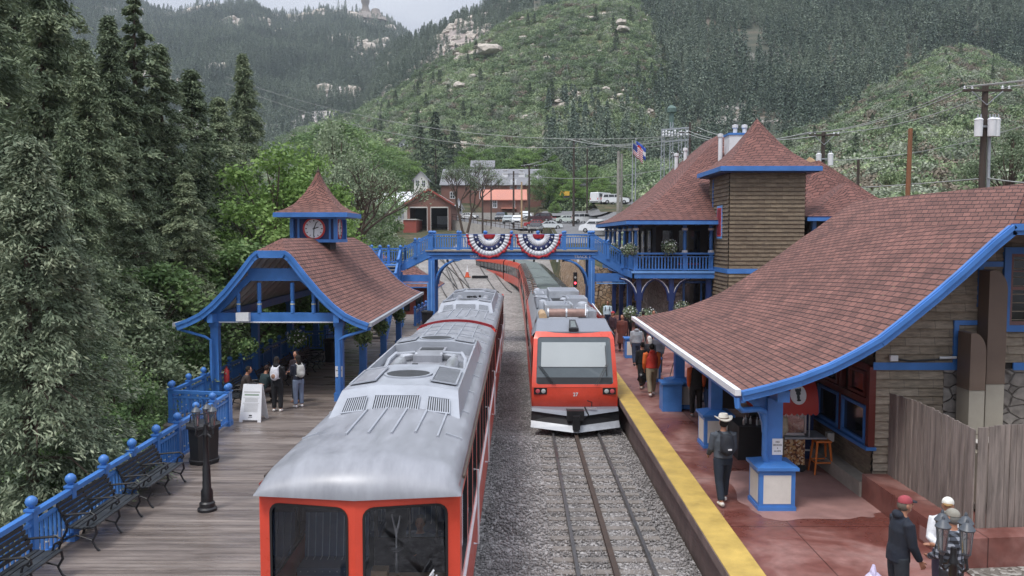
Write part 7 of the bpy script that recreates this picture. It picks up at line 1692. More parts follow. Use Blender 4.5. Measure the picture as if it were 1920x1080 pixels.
person('person in grey sweater half hidden under the gutter behind the headscarf', ppos(1235, 705), -20, 1.72, '#4a4c55', '#2a2c36', '#777777')
person('man in black waistcoat with orange sleeves standing by the second pillar', ppos(1308, 784), -5, 1.80, '#1a1816', '#1e1a1a', '#8a8580', top2='#b0522f', arms=((-.2, .5), (-.2, .5)), near=True)
person('person in dark coat and blue jeans beside the orange sleeved man', ppos(1332, 782), 20, 1.72, '#1f2026', '#34486b', '#7a2f2a', stride=.15, coat=.1)
person('person in long brown dress standing at the side of the red train', (5.0, 39.5, 1.0), 160, 1.74, '#5a2c24', '#4a241e', '#222222', hair='#1d1210', hairlen=.2, skirt=True, coat=.2)
person('person with red cap behind the brown dress at the train side', (4.75, 41.2, 1.0), 120, 1.74, '#35202a', '#2a2026', '#222222', hat='cap:a8343a:5a2020')
person('person in white and blue jacket by the right post of the footbridge', (5.25, 48.2, 1.0), 170, 1.72, '#b9cdd8', '#1f2840', '#333333', pack=('#101216', False))
for i, (x, y, c, lb) in enumerate(((6.3, 41.5, '#14161c', 'dark figure left of the flower basket under the depot'), (6.9, 42.0, '#1c1e28', 'dark figure under the middle of the depot porch'), (7.5, 41.2, '#20222c', 'dark figure nearest the shop roof under the depot porch'), (5.9, 44.0, '#3a3440', 'grey clad figure deep under the depot porch'))):
    person(lb, (x, y, 1.0), [0, 180, 30, 200][i], 1.72, c, '#1c1e26', '#333333')
person('woman in red shirt behind the black counter', (6.35, 21.9, 1.0), 170, 1.68, '#a03026', '#22201f', '#222222', hair='#2a1a14', hairlen=.1, arms=((.3, 1.2), (.3, 1.1)))
person('person in white apron and black cap serving at the popcorn stand', (6.75, 21.2, 1.0), 190, 1.70, '#d0cec8', '#26262a', '#333333', hat='cap:1a1a1e:1a1a1e', arms=((.3, 1.3), (.3, 1.2)))
person('person in pale cardigan with fair hair behind the near pillar', (5.95, 18.9, 1.0), 165, 1.66, '#a89c88', '#7a6f60', '#886644', hair='#8a6a48', hairlen=.22, arms=((.2, 1.0), (.2, .9)))
person('person in black hoodie with white backpack standing at the white sign board', (-7.52, 25.75, 1.0), -5, 1.72, '#15161b', '#1a1b1f', '#e6e4e0', hood=True, pack=('#c9c9cf', False, '#8a6a58'), arms=((.2, .9), (.2, .9)), near=True, hairlen=.12)
person('person in navy shirt and pale jeans with white grey rucksack, right of the pavilion group', (-7.02, 26.4, 1.0), 40, 1.68, '#1c2030', '#6f7c93', '#e4e2e2', pack=('#a9a9a6', False), arms=((.2, 1.1), (.2, 1.0)), near=True, hairlen=.15)
person('dark clad person hidden between the two standing rucksack wearers', (-7.3, 27.2, 1.0), 150, 1.70, '#231820', '#1b1a20', '#806050', hairlen=.2, arms=((.3, 1.2), (.2, .8)))
person('man with dark hair in brown sweater sitting at the left end of the pavilion bench', (-8.85, 26.6, 1.0), -75, 1.74, '#3a3230', '#232328', '#222222', pose='sit', arms=((.5, 1.0), (.4, .9)), lean=12, near=True)
person('person in dark teal jacket sitting beside the man in brown sweater', (-8.35, 26.95, 1.0), -40, 1.70, '#23363a', '#3a302e', '#333333', pose='sit', arms=((.5, 1.1), (.5, 1.0)), lean=14, hair='#2a1812')
person('person with fair hair sitting inside the nearest rail car behind the right window', (CX+.62, 12.6, .93), 180, 1.68, '#8a8f98', '#2a2c36', '#333333', pose='sit', hair='#6a6560', arms=((.3, .8), (.4, 1.6)))

# ================================================================== FURNITURE
def bench_mesh(r, L_=1.86, mt='benchwood'):
    """seat faces +X, length along Y, centred on the origin, ground z=0"""
    sl = MB()
    for k in range(5): sl.box(-.02+k*.095, .06+k*.095, -L_/2, L_/2, .425-.008*k*(k < 3), .45-.008*k*(k < 3))
    sl.build('seat', M[mt], r, smooth=None)
    bk = MB()
    for k in range(5): x = -.05-.035*k; z = .52+k*.075; bk.beam((x, -L_/2, z), (x, L_/2, z), .022, .062)
    bk.build('backrest', M[mt], r, smooth=None)
    for y in (-L_/2+.05, 0, L_/2-.05):
        mb = MB()
        mb.tube([(-.24, y, .90), (-.12, y, .62), (-.04, y, .46), (-.06, y, .36), (-.16, y, .18), (-.22, y, .0)], [.020, .022, .024, .022, .020, .026], 6)
        mb.tube([(.44, y, .44), (.46, y, .32), (.38, y, .18), (.44, y, .06), (.50, y, .0)], [.022, .022, .02, .02, .026], 6)
        mb.tube([(-.04, y, .43), (.2, y, .40), (.44, y, .43)], .022, 6)
        mb.tube([(-.10, y, .64), (.10, y, .66), (.36, y, .68), (.44, y, .65), (.46, y, .58), (.42, y, .54), (.38, y, .58)], .020, 6); mb.tube([(.30, y, .45), (.33, y, .55), (.42, y, .60)], .018, 6)
        mb.tube([(-.14, y, .2), (.1, y, .28), (.38, y, .2)], .016, 6)
        mb.build('iron_frame', M['black'], r)
    return r
b0 = thing('park_bench', 'black slatted bench at the lower left corner, cut by the bottom edge', 'bench', (0, 0, 0), 'black iron benches on the boardwalk'); bench_mesh(b0)
rz = R(1.3); b0.location = (-7.75, 12.15, 1); b0.rotation_euler = (0, 0, rz)
copy_tree(b0, None, (-7.82, 15.05, 1), rz, 'black slatted bench in the middle of the row along the near railing')
copy_tree(b0, None, (-7.88, 17.35, 1), rz, 'black slatted bench nearest the bin along the near railing')
copy_tree(b0, None, (-9.05, 26.7, 1), rz, 'bench under the pavilion with two people sitting on it')
copy_tree(b0, None, (-8.85, 29.3, 1), rz, 'empty bench under the pavilion just behind the standing people')
copy_tree(b0, None, (-8.75, 31.7, 1), rz, 'empty bench in the middle of the pavilion row')
copy_tree(b0, None, (-8.65, 34.1, 1), rz, 'empty bench farthest under the pavilion, beside the bin')
def bin_(label, x, y, h=.98, w_=.31, group='black litter bins'):
    r = thing('litter_bin', label, 'bin', (0, 0, 0), group); mb = MB(); mb.lathe((0, 0, 0), [(w_*1.12, 0), (w_*1.22, .10), (w_*1.10, .12), (w_*1.22, h-.12), (w_*1.38, h-.1), (w_*1.38, h-.03), (w_*1.2, h)], 8); mb.build('bin_body', M['black_mat'], r, smooth=20)
    mb = MB(); mb.lathe((0, 0, h), [(w_*1.15, 0), (w_*.95, .03), (w_*.6, .035)], 8); li = mb.build('lid', M['black'], r, smooth=20)
    mb = MB(); mb.tube([(-w_, 0, h-.04), (-w_*.9, 0, h+.20), (w_*.9, 0, h+.20), (w_, 0, h-.04)], .022, 6); mb.build('handle', M['black'], r); r.location = (x, y, 1.0); r.rotation_euler = (0, 0, R(22)); return r
bin_('big black litter bin beside the lamp post and railing corner', -7.62, 19.9)
bin_('black litter bin under the far end of the pavilion', -8.1, 36.2); bin_('black litter bin below the left end of the footbridge', -5.4, 50.0)
def lamp_post(label, x, y, z, H, n=3, rz=0, sc_=1.0):
    r = thing('lamp_post', label, 'street lamp', (x, y, z)); mb = MB()
    mb.lathe((x, y, z), [(.19, 0), (.19, .05), (.155, .08), (.15, .16), (.12, .19), (.115, .40), (.085, .46), (.075, .9), (.055, .95), (.05, 1.5), (.062, 1.52), (.062, 1.56), (.04, 1.6), (.035, H-.55)], 12); mb.build('post', M['black'], r)
    for k in range(n):
        a = R(rz+k*360/n); d = Vector((math.cos(a), math.sin(a), 0)); rr = .18; c = Vector((x, y, z+H-.62))+d*rr
        MB().tube([(x, y, z+H-.72), Vector((x, y, z+H-.80))+d*.14, Vector((x, y, z+H-.74))+d*(rr+.02), c], .02, 6).build('arm', M['black'], r)
        ln = MB(); ln.lathe(c, [(.02, 0), (.035, .03), (.052, .05), (.056, .06)], 8); ln.lathe(c+Vector((0, 0, .34)), [(.09, 0), (.095, .015), (.07, .045), (.05, .075), (.02, .10), (.02, .12), (.01, .14)], 10)
        for q in range(6): b = R(60*q); ln.tube([c+Vector((.052*math.cos(b), .052*math.sin(b), .05)), c+Vector((.08*math.cos(b), .08*math.sin(b), .35))], .006, 4)
        lo = ln.build('lantern', M['lampgrey'], r); MB().lathe(c, [(.046, .06), (.073, .34)], 8).build('lantern_glass', M['lampglass'], lo); MB().lathe(c, [(.015, .06), (.03, .12), (.03, .2), (.01, .24)], 8).build('bulb', M['white'], lo)
    return r
M['lampgrey'] = mat('grey_lamp_metal', (.07, .08, .095), .45); M['lampglass'] = glassmat('lamp_glass', (.75, .75, .7), .25, .1)
lamp_post('black iron lamp post with three lanterns on the boardwalk', -6.22, 16.35, 1.0, 2.30, 3, 100)
lamp_post('grey iron lamp with four lanterns at the lower right corner', 5.29, 9.9, 1.0, 2.28, 4, 20)
def sandwich(label, x, y, rz, w_=.66, h=1.08, white=True, text=None):
    r = thing('sandwich_board', label, 'sign', (0, 0, 0)); mt = M['white'] if white else M['fence_wood']; t = .28
    for s in (-1, 1):
        mb = MB(); F = lambda a, b, o=0: (a, s*(t*(1-b/h)+.015)+s*o, b)
        mb.add([F(-w_/2, .06), F(w_/2, .06), F(w_/2*.86, h), F(-w_/2*.86, h), F(-w_/2, .06, .025), F(w_/2, .06, .025), F(w_/2*.86, h, .025), F(-w_/2*.86, h, .025)], [(0, 1, 2, 3), (7, 6, 5, 4), (0, 4, 5, 1), (1, 5, 6, 2), (2, 6, 7, 3), (3, 7, 4, 0)])
        for a in (-w_/2+.05, w_/2-.05): mb.add([F(a-.05, 0), F(a+.05, 0), F(a+.05, .07), F(a-.05, .07), F(a-.05, 0, .025), F(a+.05, 0, .025), F(a+.05, .07, .025), F(a-.05, .07, .025)], [(0, 1, 2, 3), (7, 6, 5, 4), (0, 4, 5, 1), (1, 5, 6, 2), (2, 6, 7, 3), (3, 7, 4, 0)])
        p = mb.build('panel', mt, r, smooth=None)
        if s < 0 and white:
            mb = MB(); F2 = lambda a, b: (a, -(t*(1-b/h)+.015)-.028, b)
            def blk(a0, a1, b0, b1, m=0): mb.poly([F2(a0, b0), F2(a1, b0), F2(a1, b1), F2(a0, b1)], m)
            blk(-.24, .24, .845, .875, 2); blk(-.22, .22, .76, .80, 1)
            for q in range(4): blk(-.20, .20, .66-q*.028, .672-q*.028, 2)
            for q in range(7): blk(-.21, .21, .50-q*.034, .512-q*.034, 2)
            blk(-.04, .05, .17, .21, 0); blk(-.06, .06, .13, .145, 0)
            blk(-.25, .25, .535, .545, 2); blk(-.25, .25, .69, .70, 2)
            mb.build('printed_lines', [M['black'], mat('green_print', (.20, .28, .20)), mat('grey_print', (.38, .38, .37))], p, smooth=None)
    MB().tube([(-.1, 0, h-.03), (-.1, 0, h+.05), (.1, 0, h+.05), (.1, 0, h-.03)], .016, 5).build('handle', M['black'], r)
    r.location = (x, y, 1.0); r.rotation_euler = (0, 0, R(rz)); return r
sb_ = sandwich('white plastic sandwich board with printed notices on the boardwalk', -7.88, 24.55, -4)
sandwich('pale easel board standing sideways behind the third pillar', 5.35, 28.2, 78, .5, 1.15, False)
sandwich('white easel board beside the blue pedestal near the train', 5.55, 36.8, 80, .5, 1.2, False)
def notice(label, x, y, z, w_, h, par_mark=True):
    r = thing('notice', label, 'sign', (x, y, z)); MB().box(x-w_/2, x+w_/2, y, y+.012, z-h/2, z+h/2).build('plate', M['white'], r, smooth=None)
    mb = MB()
    for q, (ww, hh) in enumerate(((.3, .05), (.0, .0), (.12, .03), (.62, .035), (.12, .03), (.55, .035))):
        zz = z+h*.36-q*h*.14; mb.box(x-w_*ww/2, x+w_*ww/2, y-.004, y, zz-h*hh/2, zz+h*hh/2)
    mb.build('lettering_blocks', M['black'], r, smooth=None); return r
def textnotice(label, x, y, z, w_, h, lines):
    r = thing('notice', label, 'sign', (x, y, z)); MB().box(x-w_/2, x+w_/2, y, y+.012, z-h/2, z+h/2).build('plate', M['white'], r, smooth=None)
    for q, (s, sz) in enumerate(lines): text_part('lettering', s, sz, (x, y-.003, z+h*.30-q*h*.19), M['black'], r, depth=.001, bold=True)
    return r
textnotice('small white notice on the near right pillar', 5.25, 16.585, 2.25, .21, .33, [('NO', .05), ('SMOKING', .04), ('&', .035), ('NO PETS', .035)])
textnotice('small white notice on the front right post of the pavilion', -5.92, 27.35, 2.0, .24, .36, [('NO', .055), ('SMOKING', .044), ('', .03), ('AREA', .04)])
r = tag(MB().lathe((-9.8, 27.75, 1.55), [(.02, 0), (.09, .02), (.09, .42), (.05, .48), (.02, .5), (.02, .56)], 10).build('fire_extinguisher', M['clockred']), 'red fire extinguisher hanging by the left pavilion railing', 'fire extinguisher')
def basket(label, x, y, z, s=.42, flowers=True, zc=3.6, seed=1, mt='l_mid', group='hanging flower baskets'):
    r = thing('hanging_basket', label, 'plant', (x, y, z), group); g = np.random.default_rng(seed); n = 620
    d = unit(g.normal(0, 1, (n, 3))); C = d*(s*g.uniform(.5, 1.0, (n, 1)))*np.array([1, 1, .85]); C[:, 2] -= np.where(g.random(n) < .25, g.uniform(0, s*.6, n), 0)
    D = unit(g.normal(0, 1, (n, 3))+np.array([0, 0, -.6])); U = unit(np.cross(D, d+g.normal(0, .4, (n, 3)))); V, F = leafquads(C, D, U, g.uniform(.07, .13, n), g.uniform(.05, .09, n)); facesmesh('foliage', V, F, M[mt], r, g.random(n))
    if flowers:
        n = 70; d = unit(g.normal(0, 1, (n, 3))); C = d*s*.98*np.array([1, 1, .8])+np.array([0, 0, s*.12]); D = unit(g.normal(0, 1, (n, 3))); U = unit(np.cross(D, d)); V, F = leafquads(C, D, U, np.full(n, .07), np.full(n, .06)); facesmesh('blossoms', V, F, M['white'], r)
    MB().lathe((x, y, z-.18), [(.06, 0), (.16, .08), (.20, .2)], 10).build('pot', M['black'], r); MB().tube([(x, y, z), (x, y, zc)], .008, 4).build('chain', M['black'], r)
for i, (x, y, lb, fl) in enumerate(((-9.0, 27.6, 'dark trailing basket hanging at the left front of the pavilion', False), (-7.9, 29.5, 'basket with white blossoms hanging in the middle of the pavilion', True), (-7.3, 33.6, 'basket hanging near the back of the pavilion middle', False), (-5.62, 30.1, 'basket hanging outside the pavilion right eave, nearest the camera', False), (-5.55, 33.6, 'basket hanging outside the pavilion right eave, second from the camera', False), (-5.5, 38.4, 'basket hanging outside the pavilion right eave, farthest', False))):
    basket(lb, x, y, 2.85, .36, fl, 3.65, 20+i)
for i, (x, y, z, s, lb) in enumerate(((6.3, 46.0, 5.75, .42, 'flower basket at the left corner of the depot balcony'), (6.4, 48.6, 5.7, .4, 'flower basket on the side of the depot balcony'), (8.35, 45.8, 5.9, .48, 'big white flowered basket in the middle of the depot balcony'), (6.0, 52, 5.7, .4, 'flower basket farthest along the side of the depot balcony'))):
    basket(lb, x, y, z, s, True, z+1.2, 30+i, 'l_grey')
for i, (x, y, z, s, lb) in enumerate(((6.75, 42.9, 2.35, .52, 'white petunia basket under the depot porch beside the dark figures'), (9.1, 45.9, 2.5, .5, 'white petunia basket hanging beside the lower depot window'), (5.9, 43.4, 2.5, .4, 'small green basket left of the petunias under the depot'))):
    basket(lb, x, y, z, s, True, 4.15, 40+i, 'l_grey')
for i, (x, y, lb) in enumerate(((5.1, 31.4, 'blue panelled box by the fourth pillar'), (5.15, 37.5, 'blue panelled box beside the red train'), (4.85, 26.1, 'blue bin box touching the third pillar'))):
    r = thing('panelled_box', lb, 'box', (x, y, 1)); h_ = .85; MB().box(x-.3, x+.3, y-.3, y+.3, 1, 1+h_).build('case', M['blue'], r, smooth=None); MB().box(x-.34, x+.34, y-.34, y+.34, 1+h_, 1.06+h_).build('lid', M['blue'], r, smooth=None)
    if i < 2: MB().box(x-.22, x+.22, y-.306, y-.3, 1.14, 1+h_-.1).build('panel', M['cream'], r, smooth=None)
M['awn'] = mat('red_awning', (.42, .035, .028), .55, var=.12, vs=3)
def popmat():
    m, t, b = newmat('popcorn_print'); lk = t.links.new; P = N(t, 'ShaderNodeNewGeometry').outputs['Position']; v = N(t, 'ShaderNodeTexVoronoi', i_Scale=22.0); lk(P, v.inputs['Vector']); sx = N(t, 'ShaderNodeSeparateColor'); lk(v.outputs['Color'], sx.inputs[0])
    rp = ramp(t, [(0, (.05, .02, .015)), (.35, (.30, .10, .04)), (.65, (.50, .28, .10)), (1, (.70, .60, .45))]); lk(sx.outputs[0], rp.inputs[0]); lk(rp.outputs[0], b.inputs['Base Color']); b.inputs['Roughness'].default_value = .5; return m
M['pop'] = popmat()
r = thing('popcorn_cart', 'popcorn stand with red scalloped awning and round white emblem', 'cart', (6.35, 19.3, 1))
x0, x1, y0, y1 = 6.10, 6.78, 19.1, 19.7
MB().box(x0+.0, x1-.1, y0, y1, 1.18, 1.80).build('cart_body', M['pop'], r, smooth=None); MB().box(x0-.12, x1+.38, y0-.08, y1+.05, 1.80, 1.84).build('counter', M['galv'], r, smooth=None)
for x in (x0+.05, x1-.15): MB().lathe((x, y0+.05, 1.1), [(.10, -.02), (.10, .02)], 14, 0, Matrix.Rotation(R(90), 3, 'X')).build('wheel', M['black'], r)
cs = MB(); X0, X1, Z0, Z1 = 6.20, 6.72, 1.86, 2.56
for a, b, c, d in ((X0, X1, Z0, Z0+.05), (X0, X1, Z1-.05, Z1), (X0, X0+.035, Z0, Z1), (X1-.035, X1, Z0, Z1)): cs.box(a, b, y0+.05, y0+.09, c, d)
cs.box(X0, X1, y0+.09, y1-.05, Z1-.04, Z1); cs.box(X0, X1, y0+.09, y1-.05, Z0, Z0+.04); cs.box(X0, X0+.03, y1-.09, y1-.05, Z0, Z1); cs.box(X1-.03, X1, y1-.09, y1-.05, Z0, Z1)
co = cs.build('glass_case', M['chrome'], r, smooth=None); MB().box(X0+.02, X1-.02, y0+.075, y1-.06, Z0+.04, Z1-.04).build('case_glass', M['glass'], co, smooth=None)
MB().box(X0+.04, X1-.04, y0+.12, y1-.1, Z0+.05, Z0+.30).build('popcorn', M['pop'], co, smooth=None); MB().lathe(((X0+X1)/2, y0+.3, Z1-.25), [(.10, 0), (.12, .14), (.02, .16)], 12).build('kettle', M['chrome'], co)
for x in (x0+.03, x1+.0): MB().tube([(x, y0+.02, 1.84), (x, y0+.02, 2.7)], .018, 6).build('awning_pole', M['galv'], r)
aw = MB(); n = 16; xa_, xb_ = x0-.06, x1+.12
rows = [[(x, y0-.22+.9*(1-math.cos(a))*.6, 2.58+.62*math.sin(a)) for a in [R(q) for q in range(0, 91, 10)]] for x in np.linspace(xa_, xb_, 9)]; aw.grid(rows)
for x in (xa_, xb_): aw.poly([(x, y0-.22+.9*(1-math.cos(a))*.6, 2.58+.62*math.sin(a)) for a in [R(q) for q in range(0, 91, 10)]]+[(x, y0+.32, 2.58)])
for k in range(7):
    xa2 = lerp(xa_, xb_, k/7); xb2 = lerp(xa_, xb_, (k+1)/7); aw.poly([(xa2, y0-.22, 2.59), (xa2, y0-.225, 2.44)]+[(lerp(xa2, xb2, t), y0-.23, 2.44-.05*math.sin(math.pi*t)) for t in (.25, .5, .75)]+[(xb2, y0-.225, 2.44), (xb2, y0-.22, 2.59)])
ao = aw.build('awning', M['awn'], r, smooth=30)
c = Vector(((xa_+xb_)/2-.03, y0-.17, 2.86)); dk = MB().lathe(c, [(.20, 0), (.20, .02), (.01, .021)], 24, 0, Matrix.Rotation(R(72), 3, 'X')@Matrix.Diagonal((.92, 1.15, 1))).build('emblem_disc', M['white'], ao)
fg = MB(); up2 = Vector((0, math.cos(R(72)), math.sin(R(72)))); nn = Vector((0, -math.sin(R(72)), math.cos(R(72))))
for dx, dz, rx_, rz_ in ((0, .10, .045, .04), (0, .03, .055, .055), (-.005, -.06, .035, .07), (.05, .11, .02, .05), (-.05, .10, .02, .04), (.0, -.13, .05, .025)):
    q = c+Vector((dx, 0, 0))+up2*dz+nn*.026; fg.lathe(q, [(1, 0), (.9, .004), (.01, .005)], 12, 0, Matrix.Rotation(R(72), 3, 'X')@Matrix.Diagonal((rx_, rz_, 1)))
fg.build('emblem_figure', M['black'], dk)
r = thing('bar_stool', 'orange metal stool standing beside the shop wall', 'stool', (7.02, 19.25, 1)); x, y = 7.06, 19.1
MB().box(x-.18, x+.18, y-.18, y+.18, 1.74, 1.78).build('seat', M['orange'], r, smooth=None)
for sx_ in (-1, 1):
    for sy_ in (-1, 1): MB().tube([(x+sx_*.14, y+sy_*.14, 1.74), (x+sx_*.21, y+sy_*.21, 1.0)], [.03, .02], 6).build('leg', M['orange'], r)
mb = MB()
for a, b in (((-1, -1), (1, -1)), ((1, -1), (1, 1)), ((1, 1), (-1, 1)), ((-1, 1), (-1, -1))): mb.beam((x+a[0]*.19, y+a[1]*.19, 1.28), (x+b[0]*.19, y+b[1]*.19, 1.28), .02, .03)
mb.build('foot_ring', M['orange'], r)
r = thing('counter_table', 'table under a long black cloth by the near pillar', 'table', (5.95, 20.6, 1)); mb = MB();
mb.add([(5.45, 20.2, 1.82), (6.55, 20.2, 1.82), (6.55, 21.3, 1.82), (5.45, 21.3, 1.82), (5.42, 20.17, 1.0), (6.58, 20.17, 1.0), (6.58, 21.33, 1.0), (5.42, 21.33, 1.0)], [(0, 1, 2, 3), (0, 4, 5, 1), (1, 5, 6, 2), (2, 6, 7, 3), (3, 7, 4, 0)]); mb.build('tablecloth', M['black_mat'], r, smooth=None)
for k in range(9): tag(MB().lathe((5.6+k*.105+rnd.uniform(-.02, .02), 20.35+rnd.uniform(0, .3), 1.825), [(.03, 0), (.035, .12), (.012, .15), (.012, .2)], 8).build('bottle', M['galv' if k % 2 else 'chrome']), 'small bottle on the black cloth of the counter', 'bottle', 'bottles on the black counter')
r = thing('postcard_rack', 'dark wire rack beside the second pillar', 'rack', (6.0, 24.0, 1)); MB().lathe((6.1, 24.0, 1), [(.25, 0), (.25, .04), (.02, .05), (.02, 1.6)], 10).build('stand', M['black'], r); MB().box(5.9, 6.3, 23.85, 24.15, 1.5, 2.6).build('rack_body', M['darkwood'], r, smooth=None)
r = thing('umbrella_table', 'dark folded umbrella and table deep under the shop eave', 'umbrella', (6.4, 27.6, 1)); MB().lathe((6.3, 27.6, 1.0), [(.3, 0), (.3, .05), (.03, .08), (.03, 2.2), (.35, 1.9), (.1, 2.35)], 10).build('umbrella', M['black_mat'], r); MB().lathe((6.3, 27.6, 1.7), [(.5, 0), (.5, .04)], 16).build('table_top', M['black'], r)
r = thing('drinks_fridge', 'dark blue cabinet behind the popcorn stand', 'cabinet', (6.9, 20.6, 1)); MB().box(6.75, 7.3, 20.3, 20.9, 1.0, 2.9).build('cabinet', M['blue_dark'], r, smooth=None); MB().box(6.8, 7.25, 20.28, 20.3, 1.2, 1.24).build('handle_bar', M['white'], r, smooth=None)
# ================================================================== BACKGROUND BUILDINGS
def zs(x, y): return float(gz(x, y))
def window_on(par, F, a0, a1, b0, b1, mt='glass_dark', fr='white', t=.12, name='window'):
    m = MB(); m.poly([F(a0, b0, .03), F(a1, b0, .03), F(a1, b1, .03), F(a0, b1, .03)]); o = m.build(name, M[mt], par, smooth=None); m = MB()
    for c in ((a0-t, a1+t, b0-t, b0), (a0-t, a1+t, b1, b1+t), (a0-t, a0, b0, b1), (a1, a1+t, b0, b1), ((a0+a1)/2-t/3, (a0+a1)/2+t/3, b0, b1), (a0, a1, (b0+b1)/2-t/3, (b0+b1)/2+t/3)): m.poly([F(c[0], c[2], .06), F(c[1], c[2], .06), F(c[1], c[3], .06), F(c[0], c[3], .06)])
    m.build('frame', M[fr], o, smooth=None); return o
def gabled(name, label, cat, x0, x1, y0, y1, zb, ze, zr, along='x', wall='brick', roof='slate', ov=.5, rs=.5):
    """roof ridge along x or y"""
    r = thing(name, label, cat, ((x0+x1)/2, (y0+y1)/2, zb)); mb = MB()
    if along == 'x':
        ym = lerp(y0, y1, rs); mb.prism([(y0, zb-3), (y1, zb-3), (y1, ze), (ym, zr-.1), (y0, ze)], 'x', x0, x1); mb.build('walls', M[wall], r, smooth=None)
        mb = MB(); sl = (zr-ze)/(ym-y0)
        mb.sheet([[(x, y0-ov, ze-ov*sl), (x, ym, zr)] for x in (x0-ov, x1+ov)], .18); mb.sheet([[(x, y1+ov, ze-ov*sl), (x, ym, zr)] for x in (x0-ov, x1+ov)], .18, flip=True)
    else:
        xm = (x0+x1)/2; mb.prism([(x0, zb-3), (x1, zb-3), (x1, ze), (xm, zr-.1), (x0, ze)], 'y', y0, y1)
        mb.build('walls', M[wall], r, smooth=None); mb = MB(); sl = (zr-ze)/(xm-x0)
        mb.sheet([[(x0-ov, y, ze-ov*sl), (xm, y, zr)] for y in (y0-ov, y1+ov)], .18, flip=True); mb.sheet([[(x1+ov, y, ze-ov*sl), (xm, y, zr)] for y in (y0-ov, y1+ov)], .18)
    mb.build('roof', M[roof], r, smooth=None); return r
Ys = 186.0; X0, X1 = PX(765, Ys), PX(845, Ys); zb, ze, zr = PZ(434, Ys), PZ(379, Ys), PZ(355, Ys); zlin = PZ(388, Ys)
r = thing('engine_shed', 'red gabled engine shed with two tall open doorways', 'building', ((X0+X1)/2, Ys, zb)); xm = (X0+X1)/2
mb = MB(); W_ = X1-X0
for a, b, c, d in ((X0-.1, X0+.5, zb-2, zlin), (xm-.35, xm+.35, zb-2, zlin), (X1-.5, X1+.1, zb-2, zlin)): mb.box(a, b, Ys-.2, Ys+.2, c, d)
mb.prism([(X0-.1, zlin), (X1+.1, zlin), (X1+.1, ze), (xm, zr-.2), (X0-.1, ze)], 'y', Ys-.2, Ys+.2); mb.box(X0-.1, X0+.1, Ys+.2, Ys+26, zb-2, ze); mb.box(X1-.1, X1+.1, Ys+.2, Ys+26, zb-2, ze); mb.box(X0, X1, Ys+25.8, Ys+26, zb-2, ze); mb.build('walls', M['brick'], r, smooth=None)
mb = MB(); mb.sheet([[(X0-1, y, ze-.7), (xm, y, zr)] for y in (Ys-.8, Ys+27)], .2, flip=True); mb.sheet([[(X1+1, y, ze-.7), (xm, y, zr)] for y in (Ys-.8, Ys+27)], .2); mb.build('roof', M['white'], r, smooth=None)
mb = MB(); mb.beam((X0-1, Ys-.85, ze-.75), (xm, Ys-.85, zr-.05), .15, .4); mb.beam((X1+1, Ys-.85, ze-.75), (xm, Ys-.85, zr-.05), .15, .4); mb.build('bargeboard', M['brick_red'], r, smooth=None)
mb = MB(); mb.box(X0+.5, xm-.35, Ys-.25, Ys-.2, zlin-.25, zlin); mb.box(xm+.35, X1-.5, Ys-.25, Ys-.2, zlin-.25, zlin);
for x in (xm-.45, xm+.35, X1-.6): mb.box(x, x+.12, Ys-.26, Ys-.2, zb, zlin)
mb.build('pale_trim', M['cream'], r, smooth=None)
MB().box(xm+1.0, X1-.6, Ys+8, Ys+9, zb-1, zb+3.6).build('inner_tank', M['galv'], r, smooth=None)
MB().box(X0+.3, X1-.3, Ys+12, Ys+12.3, zb-2, zlin).build('black_inner_sheet', M['black_mat'], r, smooth=None)  # black sheet across the inside of the shed, behind both doorways
Yb_ = 184.0; mb = MB(); r = thing('low_shed', 'low bright red shed wall left of the engine shed', 'building', (PX(775, Yb_), Yb_, PZ(455, Yb_))); mb.box(PX(760, Yb_), PX(784, Yb_), Yb_-3, Yb_+8, PZ(475, Yb_), PZ(413, Yb_)); mb.build('walls', M['brick_red'], r, smooth=None); MB().box(PX(759, Yb_), PX(785, Yb_), Yb_-3.2, Yb_+8, PZ(413, Yb_), PZ(412, Yb_)+.1).build('roof', M['cream'], r, smooth=None)
Yg = 200.0; r = gabled('garage', 'pale roofed garage half hidden by the tree left of the engine shed', 'building', PX(680, Yg), PX(765, Yg), Yg, Yg+14, PZ(420, Yg), PZ(382, Yg), PZ(357, Yg), 'x', 'cream', 'white')
for a in (690, 715, 740): MB().box(PX(a, Yg), PX(a+18, Yg), Yg-.05, Yg, PZ(412, Yg), PZ(390, Yg)).build('garage_door', M['galv'], r, smooth=None)
Yl = 245.0; xl0, xl1 = PX(828, Yl), PX(1026, Yl)
r = gabled('brown_hall', 'long brown hall with grey metal roof and four white roof ventilators', 'building', xl0, xl1, Yl, Yl+24, PZ(400, Yl), PZ(346, Yl), PZ(318, Yl+12), 'x', 'brick', 'slate')
F = lambda a, b, o: (a, Yl-o, b)
for px in (895, 903, 957, 970): window_on(r, F, PX(px, Yl), PX(px+5.5, Yl), PZ(357, Yl), PZ(350, Yl), t=.12)
for px in (845, 900): window_on(r, F, PX(px, Yl), PX(px+8, Yl), PZ(372, Yl), PZ(361, Yl), t=.15)
for px in (915, 947, 978, 1008):
    x = PX(px, Yl+6); z = lerp(PZ(346, Yl), PZ(318, Yl+12), .55); mb = MB(); mb.box(x-.9, x+.9, Yl+5.4, Yl+7.2, z-1, z+.7); mb.box(x-.55, x+.55, Yl+5.7, Yl+6.9, z+.7, z+1.5); mb.box(x-1.0, x+1.0, Yl+5.3, Yl+7.3, z+1.5, z+1.75); mb.build('roof_ventilator', M['white'], r, smooth=None)
Yc = 222.0; xc0, xc1 = PX(905, Yc), PX(984, Yc)
